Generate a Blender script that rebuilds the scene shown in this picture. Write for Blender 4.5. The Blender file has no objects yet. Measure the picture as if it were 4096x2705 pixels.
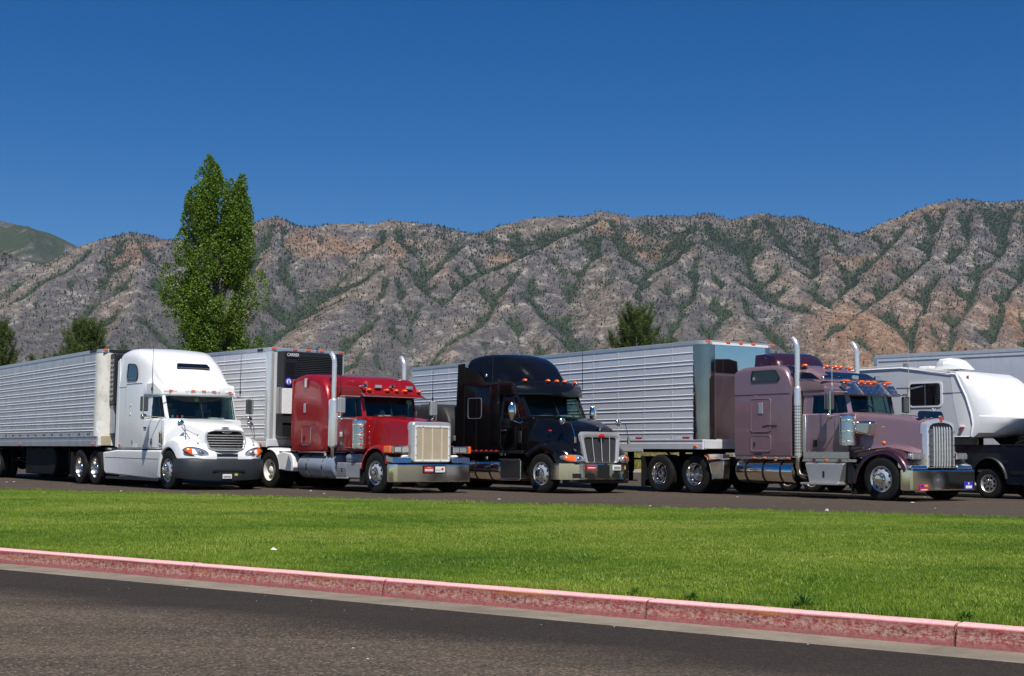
import bpy, bmesh, math, random
import numpy as np
from mathutils import Vector, Matrix
R_ = math.radians
PI = math.pi
SC = bpy.context.scene
COL = SC.collection
# ------------------------------------------------------------------ camera
EYE = 1.044
PITCH, ROLL, FPX = 4.678, 0.487, 5599.5
cam_d = bpy.data.cameras.new('camera')
cam = bpy.data.objects.new('camera', cam_d)
COL.objects.link(cam)
cam_d.sensor_width = 36.0
cam_d.lens = 36.0 * FPX / 4096.0
cam_d.clip_start = 0.1
cam_d.clip_end = 60000.0
_p, _r = R_(PITCH), R_(ROLL)
_f = Vector((0, math.cos(_p), math.sin(_p)))
_x = Vector((1, 0, 0))
_u = _x.cross(_f)
_x2 = math.cos(_r) * _x + math.sin(_r) * _u
_u2 = -math.sin(_r) * _x + math.cos(_r) * _u
_m = Matrix(((_x2.x, _u2.x, -_f.x, 0), (_x2.y, _u2.y, -_f.y, 0), (_x2.z, _u2.z, -_f.z, EYE), (0, 0, 0, 1)))
cam.matrix_world = _m
SC.camera = cam
# ------------------------------------------------------------------ world, sun, exposure
SUN = Vector((0.09, -0.55, 0.83)).normalized()
SUN_EL = math.asin(SUN.z)
SUN_AZ = math.atan2(SUN.x, SUN.y)
world = bpy.data.worlds.new('World')
SC.world = world
world.use_nodes = True
_nt = world.node_tree
_nt.nodes.clear()
_out = _nt.nodes.new('ShaderNodeOutputWorld')
_bg = _nt.nodes.new('ShaderNodeBackground')
_sky = _nt.nodes.new('ShaderNodeTexSky')
_sky.sky_type = 'NISHITA'
_sky.sun_disc = False
_sky.sun_elevation = SUN_EL
_sky.sun_rotation = SUN_AZ
_sky.altitude = 1400.0
_sky.air_density = 1.0
_sky.dust_density = 0.12
_sky.ozone_density = 5.0
_hs = _nt.nodes.new('ShaderNodeHueSaturation')
_hs.inputs['Saturation'].default_value = 1.38
_hs.inputs['Value'].default_value = 1.0
_hs.inputs['Hue'].default_value = 0.507
_bg.inputs['Strength'].default_value = 0.066
_nt.links.new(_sky.outputs[0], _hs.inputs['Color'])
_nt.links.new(_hs.outputs[0], _bg.inputs['Color'])
_nt.links.new(_bg.outputs[0], _out.inputs['Surface'])
sun_d = bpy.data.lights.new('sun', 'SUN')
sun_d.energy = 4.7
sun_d.angle = R_(0.53)
sun_d.color = (1.0, 0.955, 0.88)
sun = bpy.data.objects.new('sun', sun_d)
COL.objects.link(sun)
sun.rotation_euler = SUN.to_track_quat('Z', 'Y').to_euler()
SC.view_settings.view_transform = 'Standard'
SC.view_settings.look = 'None'
SC.view_settings.gamma = 1.0
SC.view_settings.exposure = 0.22
SC.view_settings.use_curve_mapping = False
SC.cycles.max_bounces = 8
SC.cycles.transparent_max_bounces = 16
SC.cycles.volume_bounces = 0
SC.cycles.use_denoising = True
# ------------------------------------------------------------------ helpers
rng = np.random.default_rng(11)
random.seed(5)

class MB:
    """collects simple shapes; build() links them as ONE mesh object"""
    def __init__(s):
        s.v = []; s.f = []
    def add(s, vs, fs):
        o = len(s.v)
        s.v += [tuple(map(float, p)) for p in vs]
        s.f += [tuple(i + o for i in f) for f in fs]
        return s
    def box(s, x0, x1, y0, y1, z0, z1):
        v = [(x, y, z) for x in (x0, x1) for y in (y0, y1) for z in (z0, z1)]
        return s.add(v, [(0, 1, 3, 2), (4, 6, 7, 5), (0, 4, 5, 1), (2, 3, 7, 6), (0, 2, 6, 4), (1, 5, 7, 3)])
    def hexa(s, a, b):
        """two quads a, b (4 points each, same winding) joined into a block"""
        fs = [(3, 2, 1, 0), (4, 5, 6, 7)] + [(i, (i + 1) % 4, 4 + (i + 1) % 4, 4 + i) for i in range(4)]
        return s.add(list(a) + list(b), fs)
    def loft(s, rings, cap0=True, cap1=True, closed=True):
        n = len(rings[0]); vs = [p for r in rings for p in r]; fs = []
        m = n if closed else n - 1
        for i in range(len(rings) - 1):
            for j in range(m):
                k = (j + 1) % n
                fs.append((i * n + j, i * n + k, (i + 1) * n + k, (i + 1) * n + j))
        if cap0: fs.append(tuple(range(n))[::-1])
        if cap1: fs.append(tuple((len(rings) - 1) * n + j for j in range(n)))
        return s.add(vs, fs)
    def prism(s, poly, a0, a1, axis='y'):
        def P(q, a):
            if axis == 'y': return (q[0], a, q[1])
            if axis == 'x': return (a, q[0], q[1])
            return (q[0], q[1], a)
        return s.loft([[P(q, a0) for q in poly], [P(q, a1) for q in poly]])
    def tube(s, pts, r, n=10, cap=True):
        pts = [Vector(p) for p in pts]
        rs = r if isinstance(r, (list, tuple)) else [r] * len(pts)
        rings = []; prev = None
        for i, p in enumerate(pts):
            a = pts[max(i - 1, 0)]; b = pts[min(i + 1, len(pts) - 1)]
            t = (b - a).normalized()
            if prev is None:
                h = Vector((0, 0, 1)) if abs(t.z) < .9 else Vector((1, 0, 0))
                u = t.cross(h).normalized()
            else:
                u = (prev - t * prev.dot(t)).normalized()
            prev = u; w = t.cross(u)
            rings.append([tuple(p + rs[i] * (math.cos(2 * PI * k / n) * u + math.sin(2 * PI * k / n) * w)) for k in range(n)])
        return s.loft(rings, cap, cap)
    def lathe(s, prof, c=(0, 0, 0), axis='y', n=32, cap=False):
        rings = []
        for a, r in prof:
            ring = []
            for k in range(n):
                q = 2 * PI * k / n; p, w = r * math.cos(q), r * math.sin(q)
                if axis == 'y': ring.append((c[0] + p, c[1] + a, c[2] + w))
                elif axis == 'x': ring.append((c[0] + a, c[1] + p, c[2] + w))
                else: ring.append((c[0] + p, c[1] + w, c[2] + a))
            rings.append(ring)
        return s.loft(rings, cap, cap)
    def ball(s, c, r, n=12, m=7):
        rx, ry, rz = r if isinstance(r, (list, tuple)) else (r, r, r)
        rings = []
        for i in range(m + 1):
            a = PI * i / m - PI / 2
            cr = max(math.cos(a), .001)
            rings.append([(c[0] + rx * cr * math.cos(2 * PI * k / n), c[1] + ry * cr * math.sin(2 * PI * k / n), c[2] + rz * math.sin(a)) for k in range(n)])
        return s.loft(rings)
    def quad(s, a, b, c, d):
        return s.add([a, b, c, d], [(0, 1, 2, 3)])
    def slab(s, pts, nrm, th):
        """a plate: polygon pts thickened by th along -nrm"""
        n = Vector(nrm).normalized() * th
        return s.loft([[tuple(p) for p in pts], [tuple(Vector(p) - n) for p in pts]])
    def build(s, name, mat, parent=None, bevel=0, segs=2, ang=35, smooth=True, **kw):
        me = bpy.data.meshes.new(name)
        me.from_pydata(s.v, [], s.f)
        bm = bmesh.new(); bm.from_mesh(me)
        bmesh.ops.recalc_face_normals(bm, faces=bm.faces)
        bm.to_mesh(me); bm.free()
        return link(name, me, mat, parent, bevel, segs, ang, smooth, **kw)

def link(name, me, mat, parent=None, bevel=0, segs=2, ang=35, smooth=True, label=None, kind=None, cat=None, group=None):
    if mat is not None: me.materials.append(mat)
    if smooth and len(me.polygons):
        me.polygons.foreach_set('use_smooth', [True] * len(me.polygons))
        me.set_sharp_from_angle(angle=R_(ang))
    o = bpy.data.objects.new(name, me)
    COL.objects.link(o)
    if parent is not None: o.parent = parent
    if bevel:
        b = o.modifiers.new('bevel', 'BEVEL'); b.width = bevel; b.segments = segs
        b.limit_method = 'ANGLE'; b.angle_limit = R_(40); b.harden_normals = True
    tag(o, label, cat, group, kind)
    return o

def tag(o, label=None, cat=None, group=None, kind=None):
    for k, v in (('label', label), ('category', cat), ('group', group), ('kind', kind)):
        if v: o[k] = v
    return o

def root(name, label, cat, loc, heading=0, group=None):
    o = bpy.data.objects.new(name, None)
    COL.objects.link(o)
    o.location = loc; o.rotation_euler = (0, 0, -R_(heading))
    o.empty_display_size = .3
    return tag(o, label, cat, group)

def copy(o, parent, loc=None):
    c = o.copy(); COL.objects.link(c); c.parent = parent
    if loc is not None: c.location = loc
    for ch in list(o.children): copy(ch, c)
    return c

def empty_part(name, parent, loc=(0, 0, 0)):
    o = bpy.data.objects.new(name, None); COL.objects.link(o)
    o.parent = parent; o.location = loc; o.empty_display_size = .1
    return o

def mesh_np(name, V, Fq, mat, parent=None, smooth=False, **kw):
    """fast mesh from numpy vertices and (n,3) or (n,4) faces"""
    V = np.asarray(V, np.float32); Fq = np.asarray(Fq, np.int32)
    k = Fq.shape[1]
    me = bpy.data.meshes.new(name)
    me.vertices.add(len(V)); me.vertices.foreach_set('co', V.ravel())
    me.loops.add(Fq.size); me.loops.foreach_set('vertex_index', Fq.ravel())
    me.polygons.add(len(Fq))
    me.polygons.foreach_set('loop_start', np.arange(0, Fq.size, k, dtype=np.int32))
    me.polygons.foreach_set('loop_total', np.full(len(Fq), k, np.int32))
    me.update(calc_edges=True)
    if smooth: me.polygons.foreach_set('use_smooth', np.ones(len(Fq), bool))
    if mat is not None: me.materials.append(mat)
    o = bpy.data.objects.new(name, me)
    if kw.pop('unlinked', False): return o
    COL.objects.link(o)
    if parent is not None: o.parent = parent
    return tag(o, **kw)

def text(name, body, size, mat, parent, loc, rot, depth=.004, sx=1.0):
    cu = bpy.data.curves.new(name, 'FONT'); cu.body = body; cu.size = size; cu.extrude = depth
    cu.align_x = 'CENTER'; cu.align_y = 'CENTER'
    cu.materials.append(mat)
    tmp = bpy.data.objects.new(name, cu); COL.objects.link(tmp)
    bpy.context.view_layer.update()
    me = bpy.data.meshes.new_from_object(tmp.evaluated_get(bpy.context.evaluated_depsgraph_get()))
    bpy.data.objects.remove(tmp)
    if not me.materials: me.materials.append(mat)
    o = bpy.data.objects.new(name, me); COL.objects.link(o)
    o.parent = parent; o.location = loc; o.rotation_euler = rot; o.scale = (sx, 1, 1)
    return o
FACE_FRONT = (PI / 2, 0, PI / 2)      # text reads on a surface facing local +x
FACE_RIGHT = (PI / 2, 0, 0)           # text reads on a surface facing local -y

def scatter(name, P, rz, sc, src, **kw):
    """points carrying instances of one (unlinked) source mesh: only for uncountable cover"""
    me = bpy.data.meshes.new(name)
    P = np.asarray(P, np.float32)
    me.vertices.add(len(P)); me.vertices.foreach_set('co', P.ravel())
    a = me.attributes.new('turn', 'FLOAT_VECTOR', 'POINT')
    rot = np.zeros((len(P), 3), np.float32)
    rz = np.asarray(rz, np.float32)
    if rz.ndim == 1: rot[:, 2] = rz
    else: rot[:] = rz
    a.data.foreach_set('vector', rot.ravel())
    b = me.attributes.new('size', 'FLOAT_VECTOR', 'POINT')
    sc = np.asarray(sc, np.float32)
    if sc.ndim == 1: sc = np.repeat(sc[:, None], 3, 1)
    b.data.foreach_set('vector', sc.ravel().astype(np.float32))
    o = bpy.data.objects.new(name, me); COL.objects.link(o)
    ng = bpy.data.node_groups.new(name, 'GeometryNodeTree')
    ng.interface.new_socket('Geometry', in_out='INPUT', socket_type='NodeSocketGeometry')
    ng.interface.new_socket('Geometry', in_out='OUTPUT', socket_type='NodeSocketGeometry')
    N = ng.nodes; L = ng.links
    gi, go = N.new('NodeGroupInput'), N.new('NodeGroupOutput')
    ip = N.new('GeometryNodeInstanceOnPoints'); oi = N.new('GeometryNodeObjectInfo')
    oi.inputs['Object'].default_value = src
    at = N.new('GeometryNodeInputNamedAttribute'); at.data_type = 'FLOAT_VECTOR'; at.inputs['Name'].default_value = 'turn'
    a2 = N.new('GeometryNodeInputNamedAttribute'); a2.data_type = 'FLOAT_VECTOR'; a2.inputs['Name'].default_value = 'size'
    er = N.new('FunctionNodeEulerToRotation')
    L.new(gi.outputs[0], ip.inputs['Points']); L.new(oi.outputs['Geometry'], ip.inputs['Instance'])
    L.new(at.outputs[0], er.inputs[0]); L.new(er.outputs[0], ip.inputs['Rotation'])
    L.new(a2.outputs[0], ip.inputs['Scale']); L.new(ip.outputs[0], go.inputs[0])
    md = o.modifiers.new('scatter', 'NODES'); md.node_group = ng
    return tag(o, **kw)

# value noise for terrain (numpy)
_tab = np.random.default_rng(3).random((256, 256))
def vnoise(x, y, seed=0):
    x = x + seed * 17.3; y = y + seed * 9.7
    xi = np.floor(x).astype(int); yi = np.floor(y).astype(int)
    fx = x - xi; fy = y - yi
    fx = fx * fx * (3 - 2 * fx); fy = fy * fy * (3 - 2 * fy)
    a = _tab[xi & 255, yi & 255]; b = _tab[(xi + 1) & 255, yi & 255]
    c = _tab[xi & 255, (yi + 1) & 255]; d = _tab[(xi + 1) & 255, (yi + 1) & 255]
    return (a * (1 - fx) + b * fx) * (1 - fy) + (c * (1 - fx) + d * fx) * fy
def fbm(x, y, octv=5, gain=.5, seed=0, ridged=False):
    s = 0; a = 1; t = 0
    for k in range(octv):
        n = vnoise(x * 2 ** k, y * 2 ** k, seed + k)
        if ridged: n = 1 - np.abs(2 * n - 1)
        s = s + a * n; t += a; a *= gain
    return s / t

# ------------------------------------------------------------------ materials
class NT:
    def __init__(s, name):
        s.m = bpy.data.materials.new(name); s.m.use_nodes = True
        s.t = s.m.node_tree; s.b = s.t.nodes['Principled BSDF']; s.o = s.t.nodes['Material Output']
    def n(s, typ, **kw):
        q = s.t.nodes.new('ShaderNode' + typ)
        for k, v in kw.items():
            if k in q.inputs: q.inputs[k].default_value = v
            else: setattr(q, k, v)
        return q
    def l(s, a, b): s.t.links.new(a, b)
    def coord(s, world=False, scale=None):
        if world:
            c = s.n('NewGeometry').outputs['Position']
        else:
            c = s.n('TexCoord').outputs['Object']
        if scale:
            mp = s.n('Mapping'); mp.inputs['Scale'].default_value = scale
            s.l(c, mp.inputs[0]); c = mp.outputs[0]
        return c
    def noise(s, c, scale, detail=4, rough=.55, dist=0):
        q = s.n('TexNoise'); q.inputs['Scale'].default_value = scale; q.inputs['Detail'].default_value = detail
        q.inputs['Roughness'].default_value = rough; q.inputs['Distortion'].default_value = dist
        s.l(c, q.inputs['Vector']); return q.outputs['Fac']
    def ramp(s, f, stops):
        q = s.n('ValToRGB'); e = q.color_ramp.elements
        while len(e) < len(stops): e.new(.5)
        for i, (p, c) in enumerate(stops):
            e[i].position = p
            e[i].color = (c, c, c, 1) if isinstance(c, (int, float)) else (*c, 1)
        s.l(f, q.inputs[0]); return q.outputs[0]
    def mix(s, f, a, b, mode='MIX'):
        q = s.n('Mix', data_type='RGBA', blend_type=mode)
        for sock, v in ((q.inputs[0], f), (q.inputs[6], a), (q.inputs[7], b)):
            if isinstance(v, (int, float)): sock.default_value = v
            elif isinstance(v, tuple): sock.default_value = (*v, 1)
            else: s.l(v, sock)
        return q.outputs[2]
    def math(s, op, a, b=0.0):
        q = s.n('Math', operation=op)
        for sock, v in ((q.inputs[0], a), (q.inputs[1], b)):
            if isinstance(v, (int, float)): sock.default_value = v
            else: s.l(v, sock)
        return q.outputs[0]
    def bump(s, h, strength=.3, dist=.02):
        q = s.n('Bump'); q.inputs['Strength'].default_value = strength; q.inputs['Distance'].default_value = dist
        s.l(h, q.inputs['Height']); s.l(q.outputs[0], s.b.inputs['Normal'])
    def set(s, **kw):
        for k, v in kw.items():
            k = {'color': 'Base Color', 'rough': 'Roughness', 'metal': 'Metallic', 'coat': 'Coat Weight', 'coat_rough': 'Coat Roughness',
                 'spec': 'Specular IOR Level', 'trans': 'Transmission Weight', 'alpha': 'Alpha', 'ecolor': 'Emission Color', 'estr': 'Emission Strength'}.get(k, k)
            if isinstance(v, tuple): s.b.inputs[k].default_value = (*v, 1) if len(v) == 3 else v
            elif isinstance(v, (int, float)): s.b.inputs[k].default_value = v
            else: s.l(v, s.b.inputs[k])

def pm(name, col, rough=.5, metal=0, coat=0, var=.12, scale=3.0, rvar=.1, bump=0, bscale=60, spec=.5, dirt=0, coat_rough=.03):
    """painted / metal / plastic surface with grain, uneven sheen and a little grime"""
    t = NT(name)
    c = t.coord()
    f = t.noise(c, scale, 5, .6)
    lo = tuple(x * (1 - var) for x in col); hi = tuple(min(x * (1 + var), 1) for x in col)
    cc = t.ramp(f, [(.25, lo), (.75, hi)])
    if dirt:
        g = t.noise(c, 1.7, 6, .7, .4)
        cc = t.mix(t.math('MULTIPLY', t.ramp(g, [(.5, 0.0), (.75, 1.0)]), dirt), cc, (.16, .13, .10))
    f2 = t.noise(c, scale * 6, 3)
    rr = t.math('ADD', t.math('MULTIPLY', f2, rvar), max(rough - rvar / 2, .01))
    t.set(color=cc, rough=rr, metal=metal, coat=coat, coat_rough=coat_rough, spec=spec)
    if bump: t.bump(t.noise(c, bscale, 3), bump, .004)
    return t.m

M = {}
M['white'] = pm('white_paint', (.80, .80, .80), .3, coat=.6, var=.03)
M['cream'] = pm('worn_white_paint', (.70, .68, .62), .45, var=.1, dirt=.5)
M['red'] = pm('red_paint', (.27, .004, .005), .34, metal=.1, coat=.5, var=.06)
M['black'] = pm('black_paint', (.0045, .0045, .005), .12, coat=0, var=.3, rvar=.04)
M['mauve'] = pm('mauve_paint', (.285, .180, .206), .36, metal=.45, coat=.8, var=.05)
M['plum'] = pm('plum_paint', (.045, .012, .02), .3, metal=.3, coat=1, var=.1)
M['navy'] = pm('navy_paint', (.006, .009, .02), .3, coat=1, var=.2)
M['chrome'] = pm('chrome', (.85, .80, .73), .11, metal=1, var=.04, rvar=.06)
M['steel'] = pm('polished_steel', (.70, .67, .63), .22, metal=1, var=.06, rvar=.12)
M['alu'] = pm('aluminium', (.68, .67, .66), .38, metal=.8, var=.08, rvar=.15)
M['wheel_alu'] = pm('wheel_aluminium', (.62, .62, .62), .35, metal=.6, var=.06)
M['bright'] = pm('bright_trim', (.80, .80, .79), .24, metal=.65, var=.05, rvar=.08)
M['dark_reflection_steel'] = pm('steel_dark_reflection', (.34, .33, .31), .16, metal=1, var=.15, scale=2)  # base darkened to stand in for dark surroundings mirrored in the corner posts
M['mirror_sheet'] = pm('mirror_sheet', (.80, .80, .78), .05, metal=1, var=.05, rvar=.04)
M['skin'] = pm('aluminium_side_sheet', (.70, .71, .74), .40, metal=.25, var=.05, rvar=.15, dirt=.08)
M['bead'] = pm('aluminium_bead', (.80, .80, .81), .4, metal=.1, var=.04)
M['alu_dull'] = pm('dull_aluminium', (.45, .46, .49), .5, metal=.6, var=.15, dirt=.3)
M['tank_blue'] = pm('grey_blue_paint', (.23, .28, .36), .4, metal=.2, coat=.3, dirt=.25)
M['rubber'] = pm('rubber', (.014, .014, .014), .85, var=.35, scale=8, bump=.2, spec=.2, dirt=.08)
M['frame'] = pm('black_frame', (.007, .007, .007), .75, var=.4, spec=.2)
M['plastic'] = pm('black_plastic', (.012, .012, .013), .45, var=.3)
M['grey_plastic'] = pm('grey_bumper_plastic', (.022, .027, .033), .5, var=.15, bump=.1, dirt=.06)
M['hole'] = pm('dark_opening', (.004, .004, .004), .8, var=.3)
M['interior'] = pm('interior_trim', (.03, .032, .034), .8, var=.2)
M['light_trim'] = pm('light_trim', (.35, .36, .36), .7, var=.1)
M['paper'] = pm('paper', (.75, .76, .74), .8, var=.1)
M['green_toy'] = pm('green_ornament', (.12, .45, .05), .5, var=.2)
M['amber'] = pm('amber_lens', (.75, .12, .01), .15, coat=1, var=.1)
M['redlens'] = pm('red_lens', (.55, .02, .015), .15, coat=1, var=.1)
M['clear'] = pm('clear_lens', (.62, .64, .66), .08, metal=.7, coat=1, var=.25, scale=25)
M['mirrorglass'] = pm('mirror_back', (.09, .09, .095), .25, metal=.4, var=.1)
M['bugscreen'] = pm('mesh_screen', (.42, .35, .24), .75, var=.1, bump=.4, bscale=250)
M['screenrib'] = pm('pale_screen_rib', (.60, .53, .42), .7, var=.06)
M['darkscreen'] = pm('dark_mesh_screen', (.03, .03, .032), .6, var=.15, bump=.4, bscale=250)
M['tarp'] = pm('dark_tarpaulin', (.022, .021, .020), .55, var=.25, bump=.3, bscale=4)
M['rv'] = pm('gelcoat_white', (.78, .79, .80), .35, coat=.3, var=.03)
M['rv_side'] = pm('rv_side_shade_tone', (.58, .60, .64), .5, var=.03)  # white caravan side, its shade put into the grey-blue base colour
M['rvroof'] = pm('rv_roof_membrane', (.75, .75, .73), .8, var=.08)
M['trim'] = pm('grey_trim', (.12, .13, .15), .5, var=.1)
M['signred'] = pm('plate_red', (.5, .03, .04), .5, var=.3, scale=30)
M['signwhite'] = pm('plate_white', (.75, .75, .74), .5, var=.2, scale=40)
M['signblue'] = pm('plate_blue', (.05, .03, .45), .5, var=.15)
M['signyellow'] = pm('sticker_yellow', (.55, .42, .08), .5, var=.15)
M['letter'] = pm('white_lettering', (.8, .8, .8), .5, var=.03)
M['letterdark'] = pm('dark_lettering', (.05, .05, .06), .5, var=.03)
M['concrete'] = pm('concrete', (.42, .38, .33), .9, var=.15, scale=6, bump=.4, bscale=90, dirt=.2)

def glass(name, tint, amt):
    """thin tinted pane: see-through colour plus a mirror sheen at grazing angles"""
    t = NT(name)
    t.t.nodes.remove(t.b)
    tr = t.n('BsdfTransparent'); tr.inputs[0].default_value = (*tint, 1)
    gl = t.n('BsdfGlossy'); gl.inputs['Roughness'].default_value = .02
    gl.inputs[0].default_value = (.9, .95, .95, 1)
    fr = t.n('LayerWeight'); fr.inputs['Blend'].default_value = .5
    nz = t.noise(t.coord(), 2.0, 3)
    fa = t.math('ADD', t.math('MULTIPLY', t.math('POWER', fr.outputs['Facing'], 4.5), .85), t.math('MULTIPLY', nz, .02))
    fa = t.math('ADD', fa, .04)
    mx = t.n('MixShader')
    t.l(fa, mx.inputs[0]); t.l(tr.outputs[0], mx.inputs[1]); t.l(gl.outputs[0], mx.inputs[2])
    t.l(mx.outputs[0], t.o.inputs[0])
    return t.m
M['glass'] = glass('windscreen_glass', (.50, .64, .61), 1)
M['darkglass'] = pm('dark_tinted_glass', (.004, .005, .006), .05, coat=1, var=.2)

def leaf_mat(name, c1, c2, scale, trans=.35):
    t = NT(name)
    t.t.nodes.remove(t.b)
    f = t.noise(t.coord(True), scale, 3)
    rnd = t.n('NewGeometry').outputs['Random Per Island']
    f3 = t.math('ADD', t.math('MULTIPLY', f, .6), t.math('MULTIPLY', rnd, .4))
    cc = t.ramp(f3, [(.3, c1), (.7, c2)])
    df = t.n('BsdfPrincipled'); df.inputs['Roughness'].default_value = .5
    df.inputs['Specular IOR Level'].default_value = .3
    tl = t.n('BsdfTranslucent')
    t.l(cc, df.inputs['Base Color']); t.l(cc, tl.inputs[0])
    mx = t.n('MixShader'); mx.inputs[0].default_value = trans
    t.l(df.outputs[0], mx.inputs[1]); t.l(tl.outputs[0], mx.inputs[2]); t.l(mx.outputs[0], t.o.inputs[0])
    return t.m
M['poplar_leaf'] = leaf_mat('poplar_leaf', (.066, .135, .014), (.18, .28, .03), .5, .36)
M['needle'] = leaf_mat('pine_needle', (.045, .080, .018), (.12, .16, .038), .6, .25)
M['bark'] = pm('bark', (.16, .13, .10), .9, var=.4, scale=6, bump=.6, bscale=20)
def lawn_mat():
    t = NT('grass_blade'); t.t.nodes.remove(t.b)
    c = t.coord(True)
    rnd = t.n('NewGeometry').outputs['Random Per Island']
    a = t.noise(t.coord(True, (.55, 1.0, 1)), .42, 4, .6, .4); b = t.noise(c, 2.6, 4, .6)
    f = t.math('ADD', t.math('ADD', t.math('MULTIPLY', a, .62), t.math('MULTIPLY', b, .26)), t.math('MULTIPLY', rnd, .16))
    cc = t.ramp(f, [(.36, (.105, .205, .022)), (.46, (.195, .310, .032)), (.55, (.285, .390, .042)), (.67, (.42, .46, .09))])
    cl = t.noise(t.coord(True, (.5, 1.0, 1)), 1.15, 3, .5, .3)
    cc = t.mix(t.ramp(cl, [(.63, 0.0), (.72, .65)]), cc, (.060, .150, .022))
    df = t.n('BsdfPrincipled'); df.inputs['Roughness'].default_value = .45; df.inputs['Specular IOR Level'].default_value = .35
    tl = t.n('BsdfTranslucent'); t.l(cc, df.inputs['Base Color']); t.l(cc, tl.inputs[0])
    mx = t.n('MixShader'); mx.inputs[0].default_value = .38
    t.l(df.outputs[0], mx.inputs[1]); t.l(tl.outputs[0], mx.inputs[2]); t.l(mx.outputs[0], t.o.inputs[0])
    return t.m
M['blade'] = lawn_mat()
M['dry'] = leaf_mat('dry_grass', (.20, .22, .05), (.50, .36, .13), .15, .25)
M['weed'] = leaf_mat('weed_leaf', (.06, .14, .02), (.12, .24, .04), 2, .3)
# quilted stainless side of the old trailer and the painted side of the box trailer
t = NT('quilt'); c = t.coord()
sp = t.n('SeparateXYZ'); t.l(c, sp.inputs[0])
qx = t.math('ABSOLUTE', t.math('SINE', t.math('MULTIPLY', sp.outputs['X'], 2 * PI / .34)))
qz = t.math('ABSOLUTE', t.math('SINE', t.math('MULTIPLY', sp.outputs['Z'], 2 * PI / .242 / 2)))
f = t.noise(c, 1.6, 6, .65)
f2 = t.noise(t.coord(scale=(2.5, 1, 9)), 2.4, 4)
col = t.ramp(f, [(.3, (.47, .48, .51)), (.7, (.68, .69, .71))])
low = t.ramp(sp.outputs['Z'], [(.0, 0.0), (1.0, 1.0)])
q = t.n('MapRange'); q.inputs['From Min'].default_value = 1.4; q.inputs['From Max'].default_value = 2.1
t.l(sp.outputs['Z'], q.inputs['Value'])
col = t.mix(t.math('MULTIPLY', t.math('SUBTRACT', 1.0, q.outputs[0]), t.ramp(f2, [(.42, 0.0), (.6, .6)])), col, (.20, .18, .16))
t.set(color=col, metal=.45, rough=t.ramp(f2, [(.3, .32), (.7, .5)]))
t.bump(t.math('MULTIPLY', qx, qz), .35, .012)
M['quilt'] = t.m
M['greybox'] = pm('grey_white_side', (.50, .53, .58), .5, metal=.1, var=.05, dirt=.15)
# ------------------------------------------------------------------ ground, road, kerb, lawn, car park
K0 = np.array([-5.32, 14.74]); KE = np.array([.8134, -.5817]); KW = np.array([.5817, .8134])
def kp(e, w): return K0 + KE * e + KW * w
FA = np.array([0.03, 28.07]); FE = np.array([.882, -.471])
FN = np.array([.471, .882])
def far_w(e):
    """across-lawn distance from the kerb line to the car park edge, at e along the kerb"""
    p = kp(e, 0)
    return float(np.dot(FA - p, FN) / np.dot(KW, FN)) + .9 * math.sin(max(-1, min(1, (e + 6) / 28)) * 1.5) * 0

def asphalt(name, dark, light, streak_rot, seal=False):
    t = NT(name)
    c = t.coord(True)
    mp = t.n('Mapping'); mp.inputs['Rotation'].default_value = (0, 0, streak_rot); mp.inputs['Scale'].default_value = (.16, 1.1, 1)
    t.l(c, mp.inputs[0])
    broad = t.noise(mp.outputs[0], .9, 4, .6, .3)
    fine = t.noise(c, 120, 3, .7)
    mid = t.noise(c, 6, 5, .65)
    col = t.ramp(broad, [(.36, dark), (.62, light)])
    col = t.mix(t.ramp(fine, [(.42, .0), (.72, .9)]), col, tuple(x * 2.0 for x in light))
    col = t.mix(t.math('MULTIPLY', t.ramp(mid, [(.45, 0.0), (.7, 1.0)]), .35), col, tuple(x * .6 for x in dark))
    ag = t.n('TexVoronoi', feature='F1'); ag.inputs['Scale'].default_value = 66; t.l(c, ag.inputs['Vector'])
    rs = t.n('SeparateColor'); t.l(ag.outputs['Color'], rs.inputs[0])
    col = t.mix(t.ramp(rs.outputs[0], [(.80, 0.0), (.90, .75)]), col, tuple(x * 2.3 for x in light))
    col = t.mix(t.ramp(rs.outputs[1], [(.72, 0.0), (.85, .6)]), col, tuple(x * .55 for x in dark))
    if seal:   # a darker resealed strip runs beside the gutter, wandering a little
        dt_ = t.n('VectorMath', operation='DOT_PRODUCT'); t.l(c, dt_.inputs[0]); dt_.inputs[1].default_value = (*KW, 0)
        wv = t.math('SUBTRACT', dt_.outputs['Value'], float(np.dot(K0, KW)))
        wv = t.math('ADD', wv, t.math('MULTIPLY', t.noise(mp.outputs[0], .7, 3), 1.1))
        mr = t.n('MapRange'); mr.inputs['From Min'].default_value = -1.75; mr.inputs['From Max'].default_value = -.85; t.l(wv, mr.inputs['Value'])
        col = t.mix(t.math('MULTIPLY', mr.outputs[0], .86), col, t.ramp(fine, [(.3, (.017, .0145, .0125)), (.62, (.034, .029, .025)), (.8, (.10, .088, .075))]))
    v = t.n('TexVoronoi', feature='F1'); v.inputs['Scale'].default_value = 60
    t.l(c, v.inputs['Vector'])
    t.set(color=col, rough=t.ramp(mid, [(.3, .75), (.7, .92)]), spec=.12)
    t.bump(t.math('ADD', t.math('MULTIPLY', v.outputs['Distance'], .6), t.math('MULTIPLY', fine, .6)), .7, .008)
    return t.m
M['road'] = asphalt('road_asphalt', (.038, .031, .025), (.098, .076, .056), R_(35.6), True)
M['lot'] = asphalt('car_park_asphalt', (.042, .033, .027), (.072, .056, .043), R_(28))

def sheet(name, pts, z, mat, kind='structure'):
    bm = MB(); bm.add([(p[0], p[1], z) for p in pts], [tuple(range(len(pts)))])
    return bm.build(name, mat, smooth=False, kind=kind)

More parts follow.
